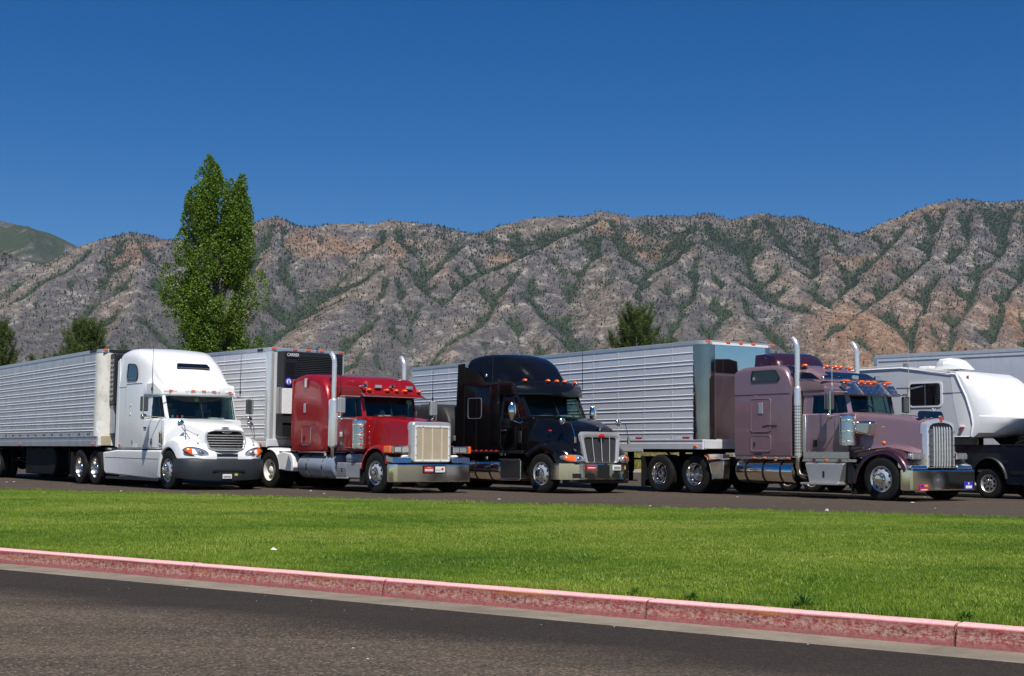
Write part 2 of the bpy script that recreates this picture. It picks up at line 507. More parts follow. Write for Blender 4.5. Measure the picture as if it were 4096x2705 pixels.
t = NT('dry_soil'); c = t.coord(True)
t.set(color=t.ramp(t.noise(c, .02, 8, .7), [(.3, (.20, .16, .10)), (.5, (.28, .23, .14)), (.7, (.16, .17, .08))]), rough=.95)
M['soil'] = t.m
# the plain: one sheet from under the camera to the foot of the mountains
V = []; Fq = []
ys = [-60, 0, 30, 60, 90, 140, 300, 700, 1500, 2600, 7800]
xs = [-5600, -3000, -900, -300, -100, -30, 0, 30, 100, 300, 900, 3000, 5600]
for y in ys:
    for x in xs: V.append((x, y, -.32 if y < 100 else (-.1 if y < 200 else .0)))
nx = len(xs)
for i in range(len(ys) - 1):
    for j in range(nx - 1): Fq.append((i * nx + j, i * nx + j + 1, (i + 1) * nx + j + 1, (i + 1) * nx + j))
mesh_np('ground', V, Fq, M['soil'], kind='structure')
sheet('road', [kp(-70, -.40), kp(70, -.40), kp(70, -14), kp(-70, -14)], -.156, M['road'])

# gutter pan: shallow concrete dish
t = NT('gutter_concrete'); c = t.coord(True)
f = t.noise(c, 2.2, 6, .7); f2 = t.noise(c, 70, 3)
col = t.ramp(f, [(.3, (.15, .122, .088)), (.7, (.29, .245, .19))])
col = t.mix(t.ramp(f2, [(.45, 0.0), (.8, .5)]), col, (.14, .12, .10))
t.set(color=col, rough=.9); t.bump(f2, .4, .01)
M['gutter'] = t.m
bm = MB()
sec = [(-.42, -.170), (-.40, -.151), (-.20, -.157), (-.03, -.152), (.02, -.150), (.02, -.30), (-.42, -.30)]
bm.loft([[(*kp(e, w), z) for w, z in sec] for e in (-60, -20, 0, 20, 60)])
bm.build('gutter', M['gutter'], kind='structure', ang=20)

# kerb: red painted concrete, cast in lengths with open joints
t = NT('red_kerb_paint'); c = t.coord()
def along(sc):
    mp = t.n('Mapping'); mp.inputs['Rotation'].default_value = (0, 0, -math.atan2(KE[1], KE[0])); t.l(t.coord(True), mp.inputs[0])
    m2 = t.n('Mapping'); m2.inputs['Scale'].default_value = sc; t.l(mp.outputs[0], m2.inputs[0]); return m2.outputs[0]
sx = along((.7, 5, 5))
w1 = t.noise(sx, 2.6, 6, .65, .5); w2 = t.noise(along((2.2, 12, 14)), 9, 6, .75); w3 = t.noise(t.coord(True), 32, 5, .75)
sep = t.n('SeparateXYZ'); t.l(c, sep.inputs[0])
red = t.ramp(w1, [(.28, (.09, .012, .014)), (.42, (.21, .026, .030)), (.56, (.30, .058, .060)), (.68, (.36, .12, .115)), (.8, (.19, .022, .026))])
sag = t.math('ADD', sep.outputs['Z'], t.math('MULTIPLY', t.math('SUBTRACT', w1, .5), .06))
red = t.mix(t.math('MULTIPLY', t.ramp(sag, [(.070, 0.0), (.092, 1.0), (.128, 1.0), (.138, 0.0)]), .62), red, t.ramp(w2, [(.35, (.085, .010, .014)), (.65, (.20, .022, .026))]))
red = t.mix(t.ramp(sag, [(.015, .8), (.045, 0.0)]), red, t.ramp(w3, [(.3, (.24, .075, .08)), (.7, (.40, .17, .165))]))
band = t.math('MULTIPLY', t.ramp(sep.outputs['Z'], [(.02, 0.0), (.05, 1.0), (.09, .75), (.125, .15)]), .7)
worn = t.ramp(t.math('ADD', t.math('MULTIPLY', w2, .6), t.math('MULTIPLY', w3, .5)), [(.50, 0.0), (.575, 1.0)])
col = t.mix(t.math('MULTIPLY', worn, band), red, t.ramp(w3, [(.35, (.30, .17, .13)), (.65, (.48, .42, .34))]))
orange = t.math('MULTIPLY', t.ramp(t.noise(along((.5, 4, 9)), 2.2, 5, .6), [(.56, 0.0), (.66, .75)]), t.ramp(sep.outputs['Z'], [(.04, 0.0), (.08, 1.0)]))
col = t.mix(orange, col, (.36, .14, .02))
scuff = t.math('MULTIPLY', t.ramp(t.noise(along((.35, 5, 8)), 3.5, 5, .7), [(.54, 0.0), (.62, .8)]), t.ramp(sep.outputs['Z'], [(.07, 0.0), (.105, 1.0), (.132, .9), (.14, 0.0)]))
col = t.mix(scuff, col, (.09, .025, .03))
top = t.ramp(sep.outputs['Z'], [(.122, 0.0), (.136, 1.0)])
col = t.mix(top, col, t.ramp(w3, [(.25, (.70, .33, .33)), (.7, (.84, .53, .52))]))
t.set(color=col, rough=.75, spec=.3); t.bump(w3, .35, .01)
M['kerb'] = t.m
kerb = bpy.data.objects.new('kerb', None); COL.objects.link(kerb); kerb['kind'] = 'structure'
joints = [-22, -17.5, -15.2, -12.9, -10.4, -7.8, -5.2, -2.6, -.35, 2.91, 5.24, 7.74, 9.98, 12.4, 14.8, 17.2, 19.6, 22]
for a, b in zip(joints[:-1], joints[1:]):
    g = .009
    L = b - a - 2 * g
    sec = [(0, -.12), (0, 0), (.012, .05), (.022, .10), (.030, .124), (.045, .137), (.065, .141), (.16, .143), (.17, .14), (.17, -.12)]
    bm = MB(); n = 9
    rings = []
    for i in range(n + 1):
        x = L * i / n
        rings.append([(x, w + (random.uniform(-.003, .003) if 0 < i < n and w < .1 else 0), z + (random.uniform(-.002, .002) if z > .1 else 0)) for w, z in sec])
    # chipped ends
    bm.loft(rings)
    o = bm.build('kerb_segment', M['kerb'], kerb, bevel=.004)
    p = kp(a + g, 0)
    o.location = (p[0], p[1], -.152)
    o.rotation_euler = (0, 0, math.atan2(KE[1], KE[0]))
# joint filler of dirt
bm = MB()
for a in joints:
    bm.loft([[(*kp(a - .012, w), z) for w, z in ((.03, -.15), (.06, -.035), (.17, -.03), (.17, -.2))], [(*kp(a + .012, w), z) for w, z in ((.03, -.15), (.06, -.035), (.17, -.03), (.17, -.2))]])
bm.build('kerb_joint', M['soil'], kerb)

# lawn: gentle mound between the kerb and the car park
def lawn_z(e, w, fw):
    u = max(0, min(1, (w - .17) / max(fw - .17, .1)))
    p = kp(e, w)
    return -.03 + .03 * u + .10 * math.sin(PI * u) ** .8 + (fbm(np.array([p[0] * .35]), np.array([p[1] * .35]), 3)[0] - .5) * .10 * math.sin(PI * min(1, u * 1.2)) ** .5
ne, nw = 90, 40
V = []; Fq = []
E0, E1 = -38, 24
for i in range(ne + 1):
    e = E0 + (E1 - E0) * i / ne; fw = far_w(e)
    for j in range(nw + 1):
        w = .165 + (fw - .165) * j / nw
        p = kp(e, w); V.append((p[0], p[1], lawn_z(e, w, fw) - (.0 if 0 < j < nw else .03)))
for i in range(ne):
    for j in range(nw): Fq.append((i * (nw + 1) + j, (i + 1) * (nw + 1) + j, (i + 1) * (nw + 1) + j + 1, i * (nw + 1) + j + 1))
t = NT('turf'); c = t.coord(True)
t.set(color=t.ramp(t.noise(c, 9, 6, .7), [(.3, (.035, .07, .008)), (.7, (.085, .13, .015))]), rough=.95, spec=.1)
t.bump(t.noise(c, 60, 3), .6, .03)
M['turf'] = t.m
mesh_np('lawn', V, Fq, M['turf'], kind='structure', smooth=True)
sheet('car_park', [tuple(kp(E0, far_w(E0))), tuple(kp(E1, far_w(E1))), tuple(FA + FE * 80), (130, 48), (7.08 + 110, 78.4 - 30), (7.08, 78.4), (-28.48, 88.1), (-28.48 - 110, 88.1 + 30), tuple(FA - FE * 110)], .0, M['lot'])
# pale flush edging between turf and car park
bm = MB()
for i in range(26):
    e = -30 + i * 2.4
    p0 = FA + FE * (e - 12); p1 = FA + FE * (e - 12 + 2.385)
    a, b = p0 + FN * .0, p1 + FN * .0; c2, d2 = p1 + FN * .16, p0 + FN * .16
    o = MB().loft([[(*a, -.1), (*b, -.1), (*c2, -.1), (*d2, -.1)], [(*a, .018), (*b, .018), (*c2, .018), (*d2, .018)]]).build('edging_stone', M['concrete'], None, bevel=.006)
    if i == 0:
        edge_root = bpy.data.objects.new('edging', None); COL.objects.link(edge_root); edge_root['kind'] = 'structure'
    o.parent = edge_root
# far side of the car park: pale kerb and pavement strip, then rough dry ground
fd = np.array([35.56, -9.7]); fd = fd / np.linalg.norm(fd); fnn = np.array([-fd[1], fd[0]])
F0 = np.array([-10.7, 83.35])
walk = MB()
for w0, w1, z in ((0, .18, .15), (.18, 2.2, .14)):
    a, b, c2, d2 = F0 - fd * 120 + fnn * w0, F0 + fd * 120 + fnn * w0, F0 + fd * 120 + fnn * w1, F0 - fd * 120 + fnn * w1
    walk.loft([[(*a, -.3), (*b, -.3), (*c2, -.3), (*d2, -.3)], [(*a, z), (*b, z), (*c2, z), (*d2, z)]])
walk.build('pavement', M['concrete'], kind='structure')
bm = MB()
a, b, c2, d2 = F0 - fd * 150 + fnn * 2.2, F0 + fd * 150 + fnn * 2.2, F0 + fd * 150 + fnn * 70, F0 - fd * 150 + fnn * 70
bm.loft([[(*a, -.4), (*b, -.4), (*c2, -.4), (*d2, -.4)], [(*a, .12), (*b, .12), (*c2, .35), (*d2, .35)]])
bm.build('field', M['soil'], kind='structure')

# ---- grass blades
def blade_patch(n, size, h0, h1, wid, name, mat, seed, flat=.5):
    g = np.random.default_rng(seed)
    V = np.zeros((n * 5, 3)); F = np.zeros((n * 3, 3), int)
    x = g.uniform(-size / 2, size / 2, n); y = g.uniform(-size / 2, size / 2, n)
    a = g.uniform(0, 2 * PI, n); h = g.uniform(h0, h1, n); ln = g.uniform(.1, flat, n) * h * 1.6
    w = wid * g.uniform(.7, 1.3, n)
    cx, cy = np.cos(a), np.sin(a)
    b = g.uniform(0, 2 * PI, n); px, py = np.cos(b) * w, np.sin(b) * w
    for k, (fh, fl, fw) in enumerate(((0, 0, 1), (.6, .35, .85), (1, 1, 0))):
        if fw:
            V[k * 2::5] = np.stack([x + cx * ln * fl - px * fw, y + cy * ln * fl - py * fw, h * fh - .01], 1)
            V[k * 2 + 1::5] = np.stack([x + cx * ln * fl + px * fw, y + cy * ln * fl + py * fw, h * fh - .01], 1)
        else:
            V[4::5] = np.stack([x + cx * ln, y + cy * ln, h], 1)
    i = np.arange(n) * 5
    F[0::3] = np.stack([i, i + 1, i + 3], 1); F[1::3] = np.stack([i, i + 3, i + 2], 1); F[2::3] = np.stack([i + 2, i + 3, i + 4], 1)
    return mesh_np(name, V, F, mat, unlinked=True)
g = np.random.default_rng(21)
pa = blade_patch(1100, .52, .012, .027, .0034, 'turf_patch', M['blade'], 1)
pb = blade_patch(1000, .52, .012, .034, .0036, 'turf_patch', M['blade'], 2, .8)
P, Z, Sz = {0: [], 1: []}, {0: [], 1: []}, {0: [], 1: []}
for i in range(int((E1 - E0) / .40)):
    e = E0 + .2 + i * .40
    fw = far_w(e)
    for j in range(int((fw - .17) / .40) + 1):
        w = .46 + j * .40
        if w > fw - .2: w = fw - .25
        ee, ww = e + g.uniform(-.1, .1), min(max(w + g.uniform(-.1, .1), .47), fw - .25)
        p = kp(ee, ww)
        if abs(p[0]) > .40 * p[1] + 2: continue
        lush = fbm(np.array([p[0] * .5]), np.array([p[1] * .5]), 3, seed=4)[0]
        edge = 1.35 if (ww < .6 or fw - ww < .5) else 1.0
        k = int(g.random() < .45)
        P[k].append((p[0], p[1], lawn_z(ee, ww, fw) - .004)); Z[k].append(g.uniform(0, 6.28))
        s = (.75 + .6 * lush) * g.uniform(.85, 1.2) * edge
        Sz[k].append((1.0, 1.0, s))
scatter('grass', P[0], Z[0], Sz[0], pa, kind='stuff')
scatter('grass', P[1], Z[1], Sz[1], pb, kind='stuff')
# overhanging fringe along the kerb and some rank tufts
tuft = blade_patch(60, .12, .04, .10, .0038, 'grass_tuft', M['blade'], 5, .55)
P, Z, S3 = [], [], []
for i in range(3600):
    e = g.uniform(-22, 20); w = .225 + abs(g.normal(0, .12)); p = kp(e, w)
    P.append((p[0], p[1], -.02)); Z.append(g.uniform(0, 6.28)); S3.append(g.uniform(.3, .62))
for i in range(900):
    e = g.uniform(-30, 20); fw = far_w(e); w = fw - .1 - abs(g.normal(0, .08)); p = kp(e, w)
    P.append((p[0], p[1], 0)); Z.append(g.uniform(0, 6.28)); S3.append(g.uniform(.5, 1.1))
for i in range(26):
    e = g.uniform(-14, 18); fw = far_w(e); w0 = g.uniform(.8, fw - .8)
    for k in range(g.integers(4, 14)):
        ee, ww = e + g.normal(0, .35), min(max(w0 + g.normal(0, .2), .4), fw - .2)
        p = kp(ee, ww); P.append((p[0], p[1], lawn_z(ee, ww, fw))); Z.append(g.uniform(0, 6.28)); S3.append(g.uniform(.5, .9))
scatter('grass_tufts', P, Z, S3, tuft, kind='stuff')
# dry grass beyond the car park
dt = blade_patch(90, .7, .35, .9, .012, 'dry_tuft', M['dry'], 8, .5)
P, Z, S3 = [], [], []
for i in range(5200):
    q = F0 + fd * g.uniform(-60, 75) + fnn * (2.4 + 22 * g.random() ** 1.6)
    if abs(q[0]) > .42 * q[1] + 5: continue
    P.append((q[0], q[1], .12)); Z.append(g.uniform(0, 6.28)); S3.append(g.uniform(.6, 1.5))
scatter('dry_grass', P, Z, S3, dt, kind='stuff')
# ------------------------------------------------------------------ mountains: ridge lines give the faces and gullies
_rt = np.array([_x2, _u2, _f])
def bear(u, v):
    """bearing (x/y) and elevation (z/y) of a point of the photograph seen in the overview's 2374-wide pixels"""
    u, v = u * 1.7253, v * 1.7253
    d = np.array([(u - 2048) / FPX, -(v - 1352.5) / FPX, 1.0]) @ _rt
    return d[0] / d[1], d[2] / d[1]
def rp(u, v, far=1.0):
    a, e = bear(u, v)
    d = 1510 / (.5 - e) * far
    return (a * d, d, EYE + e * d)
RIDGES = []
def ridge(pts, far=1.0, s=.60): RIDGES.append(([rp(u, v, far) for u, v in pts], s))
ridge([(-560, 560), (-420, 520), (-300, 555), (-150, 530), (40, 600), (120, 612), (160, 590), (185, 571), (250, 548), (300, 538), (340, 548), (400, 560), (470, 560), (540, 545), (585, 524), (620, 507), (655, 503), (690, 522), (720, 526), (780, 518), (830, 516), (870, 518), (915, 508), (960, 513), (1010, 520), (1050, 532), (1090, 540), (1115, 539), (1160, 521), (1230, 506), (1290, 501), (1340, 502), (1390, 488), (1430, 495), (1460, 503), (1500, 499), (1560, 501), (1610, 497), (1640, 494), (1690, 510), (1720, 504), (1765, 493), (1810, 505), (1850, 503), (1900, 520), (1960, 535), (2005, 543), (2040, 522), (2100, 500), (2160, 478), (2220, 464), (2280, 470), (2320, 471), (2374, 467), (2460, 480), (2600, 465), (2760, 500), (2900, 480)])
ridge([(-500, 540), (-250, 505), (-60, 505), (0, 512), (60, 525), (110, 540), (160, 574), (230, 610)], 1.4, .5)
ridge([(60, 525), (75, 570), (50, 620), (20, 660)], 1.35, .5)
for r in (
    [(250, 548), (215, 600), (150, 640), (70, 690), (0, 720), (-60, 780)],
    [(300, 540), (330, 600), (320, 660), (290, 730), (240, 800)],
    [(655, 503), (640, 560), (612, 620), (590, 700), (560, 790)],
    [(915, 508), (915, 552), (911, 605), (861, 638), (810, 680), (755, 724), (735, 750)],
    [(911, 605), (905, 680), (880, 760), (850, 840)],
    [(911, 605), (970, 669), (1010, 690), (1037, 706)],
    [(1090, 540), (1099, 559), (1075, 590), (1048, 618), (1040, 655)],
    [(1390, 488), (1388, 515), (1313, 548), (1243, 587), (1157, 630), (1100, 665), (1068, 690)],
    [(1243, 587), (1189, 677), (1150, 735), (1087, 775), (1040, 840)],
    [(1189, 677), (1260, 735), (1310, 795), (1330, 850)],
    [(1391, 490), (1411, 585), (1450, 645), (1477, 690), (1490, 740)],
    [(1623, 495), (1615, 534), (1619, 567), (1557, 621), (1520, 665), (1505, 700)],
    [(1619, 567), (1648, 592), (1702, 650), (1764, 691), (1830, 715), (1880, 728)],
    [(1619, 567), (1640, 642), (1623, 700), (1606, 749), (1590, 850)],
    [(1702, 650), (1720, 720), (1780, 780), (1850, 840)],
    [(1765, 493), (1755, 530), (1784, 571), (1826, 621), (1846, 666), (1890, 702)],
    [(1900, 520), (1929, 571), (1908, 629), (1912, 660)],
    [(2136, 490), (2095, 560), (2037, 615), (1985, 665), (1955, 690)],
    [(2220, 464), (2190, 534), (2165, 600), (2074, 675), (2004, 724), (1950, 770)],
    [(2280, 470), (2244, 571), (2198, 625), (2177, 666), (2157, 725), (2130, 830)],
    [(2374, 467), (2343, 559), (2293, 621), (2273, 683), (2240, 750), (2230, 840)],
    [(2460, 480), (2400, 600), (2350, 690), (2335, 780)],
    [(2600, 465), (2520, 600), (2450, 720), (2420, 800)],
    [(2760, 500), (2700, 620), (2600, 760)],
    [(-150, 530), (-120, 620), (-180, 720), (-150, 800)],
    [(-300, 555), (-330, 660), (-400, 780)],
): ridge(r, 1.0, (.575, .60, .645, .585, .62, .66, .57)[len(RIDGES) % 7])
NA, ND = 940, 420
ta = np.linspace(-.60, .60, NA)
tt = np.linspace(0, 1, ND)
dd = 2250 + 4600 * tt ** 1.15
A_, D_ = np.meshgrid(ta, dd, indexing='ij')
X_ = A_ * D_; Y_ = D_.copy()
wx = X_ + (fbm(X_ / 420, Y_ / 420, 4, seed=1) - .5) * 75
wy = Y_ + (fbm(X_ / 420, Y_ / 420, 4, seed=9) - .5) * 75
sub = (slice(None, None, 3), slice(None, None, 3))
def ridge_height(px, py):
    H = np.full(px.shape, -500.0)
    for pts, s in RIDGES:
        for (ax, ay, az), (bx, by, bz) in zip(pts[:-1], pts[1:]):
            dx, dy = bx - ax, by - ay
            L2 = dx * dx + dy * dy
            q = np.clip(((px - ax) * dx + (py - ay) * dy) / L2, 0, 1)
            dist = np.hypot(px - ax - q * dx, py - ay - q * dy)
            H = np.maximum(H, az + q * (bz - az) - s * dist)
    return H
H = ridge_height(wx, wy)
Hb = None
# concavity of the bare faces: where the gullies run
def blur(a, k):
    for ax in (0, 1):
        c = np.cumsum(np.concatenate([np.repeat(np.take(a, [0], ax), k + 1, ax), a, np.repeat(np.take(a, [-1], ax), k, ax)], ax), ax)
        n = a.shape[ax]
        a = (np.take(c, range(2 * k + 1, 2 * k + 1 + n), ax) - np.take(c, range(0, n), ax)) / (2 * k + 1)
    return a
Hs = blur(blur(H, 6), 6)
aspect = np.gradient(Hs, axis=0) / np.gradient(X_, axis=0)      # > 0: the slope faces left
g1_ = np.clip((blur(H, 5) - H) / 4.5, -1, 1); g2_ = np.clip((blur(H, 14) - H) / 22.0, -1, 1)
gully = np.maximum(g1_, 0) * .62 + np.maximum(g2_, 0) * .55
fan = (Y_ - 2250) * .055 + fbm(X_ / 200, Y_ / 200, 3, seed=2) * 14 - 8
H = np.maximum(H, fan) + 6 * np.exp(-((H - fan) / 25) ** 2)
rug = np.clip((H - fan) / 90, .08, 1)
crest_fade = np.clip((860 - H) / 250, .35, 1)
n1 = fbm(X_ / 95 + .25 * wy / 95, Y_ / 260, 4, .5, seed=3, ridged=True) - .6
n2 = fbm(X_ / 26, Y_ / 34, 4, .65, seed=6, ridged=True) - .6
n3 = fbm(X_ / 420, Y_ / 420, 3, .5, seed=8) - .5
H = H + rug * crest_fade * (n1 * 12 + n2 * 8 + n3 * 22)
H[:, 0] = -5; H[0, :] = np.minimum(H[0, :], 0); H[-1, :] = np.minimum(H[-1, :], 0)
idx = np.arange(NA * ND).reshape(NA, ND)
Fq = np.stack([idx[:-1, :-1], idx[1:, :-1], idx[1:, 1:], idx[:-1, 1:]], -1).reshape(-1, 4)
mt = NT('mountain_rock'); c = mt.coord(True)
atg = mt.n('Attribute'); atg.attribute_name = 'cover'
sepc = mt.n('SeparateColor'); mt.l(atg.outputs['Color'], sepc.inputs[0])
big = mt.noise(c, .007, 6, .66, .3)
mid = mt.noise(mt.coord(True, (1, 1, .6)), .022, 6, .7, .5)
fin = mt.noise(c, .11, 5, .8)
rock = mt.ramp(mid, [(.32, (.068, .060, .064)), (.46, (.130, .117, .120)), (.56, (.205, .182, .170)), (.65, (.42, .375, .32))])
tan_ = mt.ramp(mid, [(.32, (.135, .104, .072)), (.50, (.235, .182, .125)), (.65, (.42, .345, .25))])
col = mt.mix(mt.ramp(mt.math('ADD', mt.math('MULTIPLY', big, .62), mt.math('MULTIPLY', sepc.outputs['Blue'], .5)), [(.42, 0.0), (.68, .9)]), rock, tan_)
redr = mt.ramp(mid, [(.3, (.14, .080, .050)), (.50, (.29, .175, .110)), (.66, (.46, .32, .22))])
col = mt.mix(mt.math('MULTIPLY', sepc.outputs['Red'], 1.0), col, redr)
col = mt.mix(mt.ramp(fin, [(.40, .8), (.54, 0.0)]), col, (.045, .048, .038))
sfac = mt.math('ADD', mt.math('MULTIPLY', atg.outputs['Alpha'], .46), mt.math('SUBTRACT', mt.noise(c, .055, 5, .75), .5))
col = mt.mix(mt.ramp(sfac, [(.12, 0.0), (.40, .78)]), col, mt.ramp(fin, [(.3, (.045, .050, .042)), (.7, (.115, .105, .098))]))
grn = mt.ramp(fin, [(.3, (.020, .036, .018)), (.7, (.055, .080, .034))])
col = mt.mix(mt.ramp(mt.math('ADD', sepc.outputs['Green'], mt.math('MULTIPLY', mt.math('SUBTRACT', mt.noise(c, .04, 4, .7), .5), .7)), [(.30, 0.0), (.72, .9)]), col, grn)
mt.set(color=col, rough=.95, spec=.1)
mt.bump(mt.math('ADD', mid, mt.math('MULTIPLY', fin, .35)), 1.0, 12.0)
M['mountain'] = mt.m
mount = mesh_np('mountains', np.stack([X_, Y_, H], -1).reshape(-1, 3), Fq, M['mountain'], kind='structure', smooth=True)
red_z = np.clip((A_ - .195) / .05, 0, 1) * np.clip((520 - H) / 150, 0, 1) * 1.35 * np.clip(fbm(X_ / 300, Y_ / 300, 3, seed=14) * 2.4 - .35, 0, 1)
red_z = np.maximum(red_z, .8 * np.clip((fbm(X_ / 160, Y_ / 160, 3, seed=24) - .62) * 9, 0, 1) * np.clip((H - 480) / 120, 0, 1))
gn = fbm(X_ / 120, Y_ / 120, 4, seed=31)
high = np.clip((H - 560) / 160, 0, 1) * np.clip((fbm(X_ / 350, Y_ / 350, 3, seed=41) - .52) * 5, 0, 1)
left = np.clip((-.28 - A_) / .05, 0, 1) * np.clip((Y_ - 4300) / 500, 0, 1)
brk = fbm(X_ / 70, Y_ / 110, 4, .6, seed=61)
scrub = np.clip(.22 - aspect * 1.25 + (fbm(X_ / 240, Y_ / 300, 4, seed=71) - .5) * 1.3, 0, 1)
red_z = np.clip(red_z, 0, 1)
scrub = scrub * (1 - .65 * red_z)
green = gully * (.55 + 1.1 * brk) + (brk - .5) * .35 * np.clip(gully * 3, 0, 1) + high * .34 + left * (.22 + 1.2 * (gn - .35)) + np.clip(scrub - .55, 0, .4) * np.clip(brk * 3 - 1.1, 0, 1.2) * np.clip((H - 200) / 250, 0, 1)
green = np.clip(green * (.35 + 1.0 * np.clip((H - fan - 5) / 60, 0, 1)), 0, 1)
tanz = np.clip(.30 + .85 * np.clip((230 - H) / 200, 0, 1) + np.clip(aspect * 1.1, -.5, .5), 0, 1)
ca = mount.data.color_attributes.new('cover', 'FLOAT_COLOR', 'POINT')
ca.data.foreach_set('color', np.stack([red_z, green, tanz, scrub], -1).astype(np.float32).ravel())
# scattered juniper and fir on the slopes
def crown_mesh(name, prof, n, mat, seed):
    g2 = np.random.default_rng(seed); V = []; F = []
    for i, (z, r) in enumerate(prof):
        for k in range(n):
            a = 2 * PI * k / n + i * .4; q = r * g2.uniform(.75, 1.2)
            V.append((q * math.cos(a), q * math.sin(a), z))
    for i in range(len(prof) - 1):
        for k in range(n):
            a, b = i * n + k, i * n + (k + 1) % n
            F.append((a, b, b + n, a + n))
    return mesh_np(name, V, F, mat, unlinked=True)
M['fir'] = pm('distant_fir', (.035, .048, .026), .95, var=.35, scale=.02, spec=.05)
fir = crown_mesh('fir', [(0, .5), (.15, 1.5), (2.4, 1.0), (4.6, .1)], 6, M['fir'], 2)
bush = crown_mesh('juniper', [(0, .7), (.8, 1.5), (1.8, 1.15), (2.4, .2)], 6, M['fir'], 3)
g = np.random.default_rng(77)
dens = .16 + 1.5 * green + .9 * scrub * brk + .5 * np.clip(fbm(X_ / 90, Y_ / 90, 4, seed=51) * 2.4 - .9, 0, 1)
dens = dens * (H > fan - 5) * (.45 + .55 * np.clip((H - 60) / 150, 0, 1)) * (np.abs(A_) < .47) * (Y_ > 2500) * (Y_ < 5300)
dens = (dens * (Y_ / 3500) ** 2).ravel()
dens /= dens.sum()
NT_ = 170000
pick = g.choice(NA * ND, NT_, p=dens)
Pm = np.stack([X_.ravel()[pick] + g.normal(0, 4, NT_), Y_.ravel()[pick] + g.normal(0, 6, NT_), H.ravel()[pick] - .6], 1)
isf = (g.random(NT_) < np.clip(.15 + (Pm[:, 2] - 250) / 500, .1, .8))
sz = g.uniform(.3, .9, NT_) * (.75 + .5 * (Pm[:, 1] / 4000))
scatter('mountain_woodland', Pm[isf], g.uniform(0, 6.28, isf.sum()), sz[isf] * 1.5, fir, kind='stuff')
scatter('mountain_woodland', Pm[~isf], g.uniform(0, 6.28, (~isf).sum()), sz[~isf] * 1.1, bush, kind='stuff')
# ------------------------------------------------------------------ trees by the field
def leaves(C, size, g, dirs=None, aspect=1.0, tilt=1.0):
    """one small four-cornered leaf per centre in C, turned at random"""
    n = len(C)
    nrm = g.normal(size=(n, 3)); nrm[:, 2] = nrm[:, 2] * tilt + .3; nrm /= np.linalg.norm(nrm, axis=1)[:, None]
    if dirs is None:
        dirs = g.normal(size=(n, 3))
    u = dirs - nrm * np.sum(dirs * nrm, 1)[:, None]; u /= np.linalg.norm(u, axis=1)[:, None] + 1e-9
    v = np.cross(nrm, u)
    s = (size * g.uniform(.65, 1.35, n))[:, None]
    V = np.stack([C - u * s * .5, C + v * s * .42 * aspect, C + u * s * .5, C - v * s * .42 * aspect], 1).reshape(-1, 3)
    F = np.arange(n * 4).reshape(n, 4)
    return V, F
def limb_mesh(bm, pts, r0, r1, n=7):
    k = len(pts); bm.tube(pts, [r0 + (r1 - r0) * i / (k - 1) for i in range(k)], n)

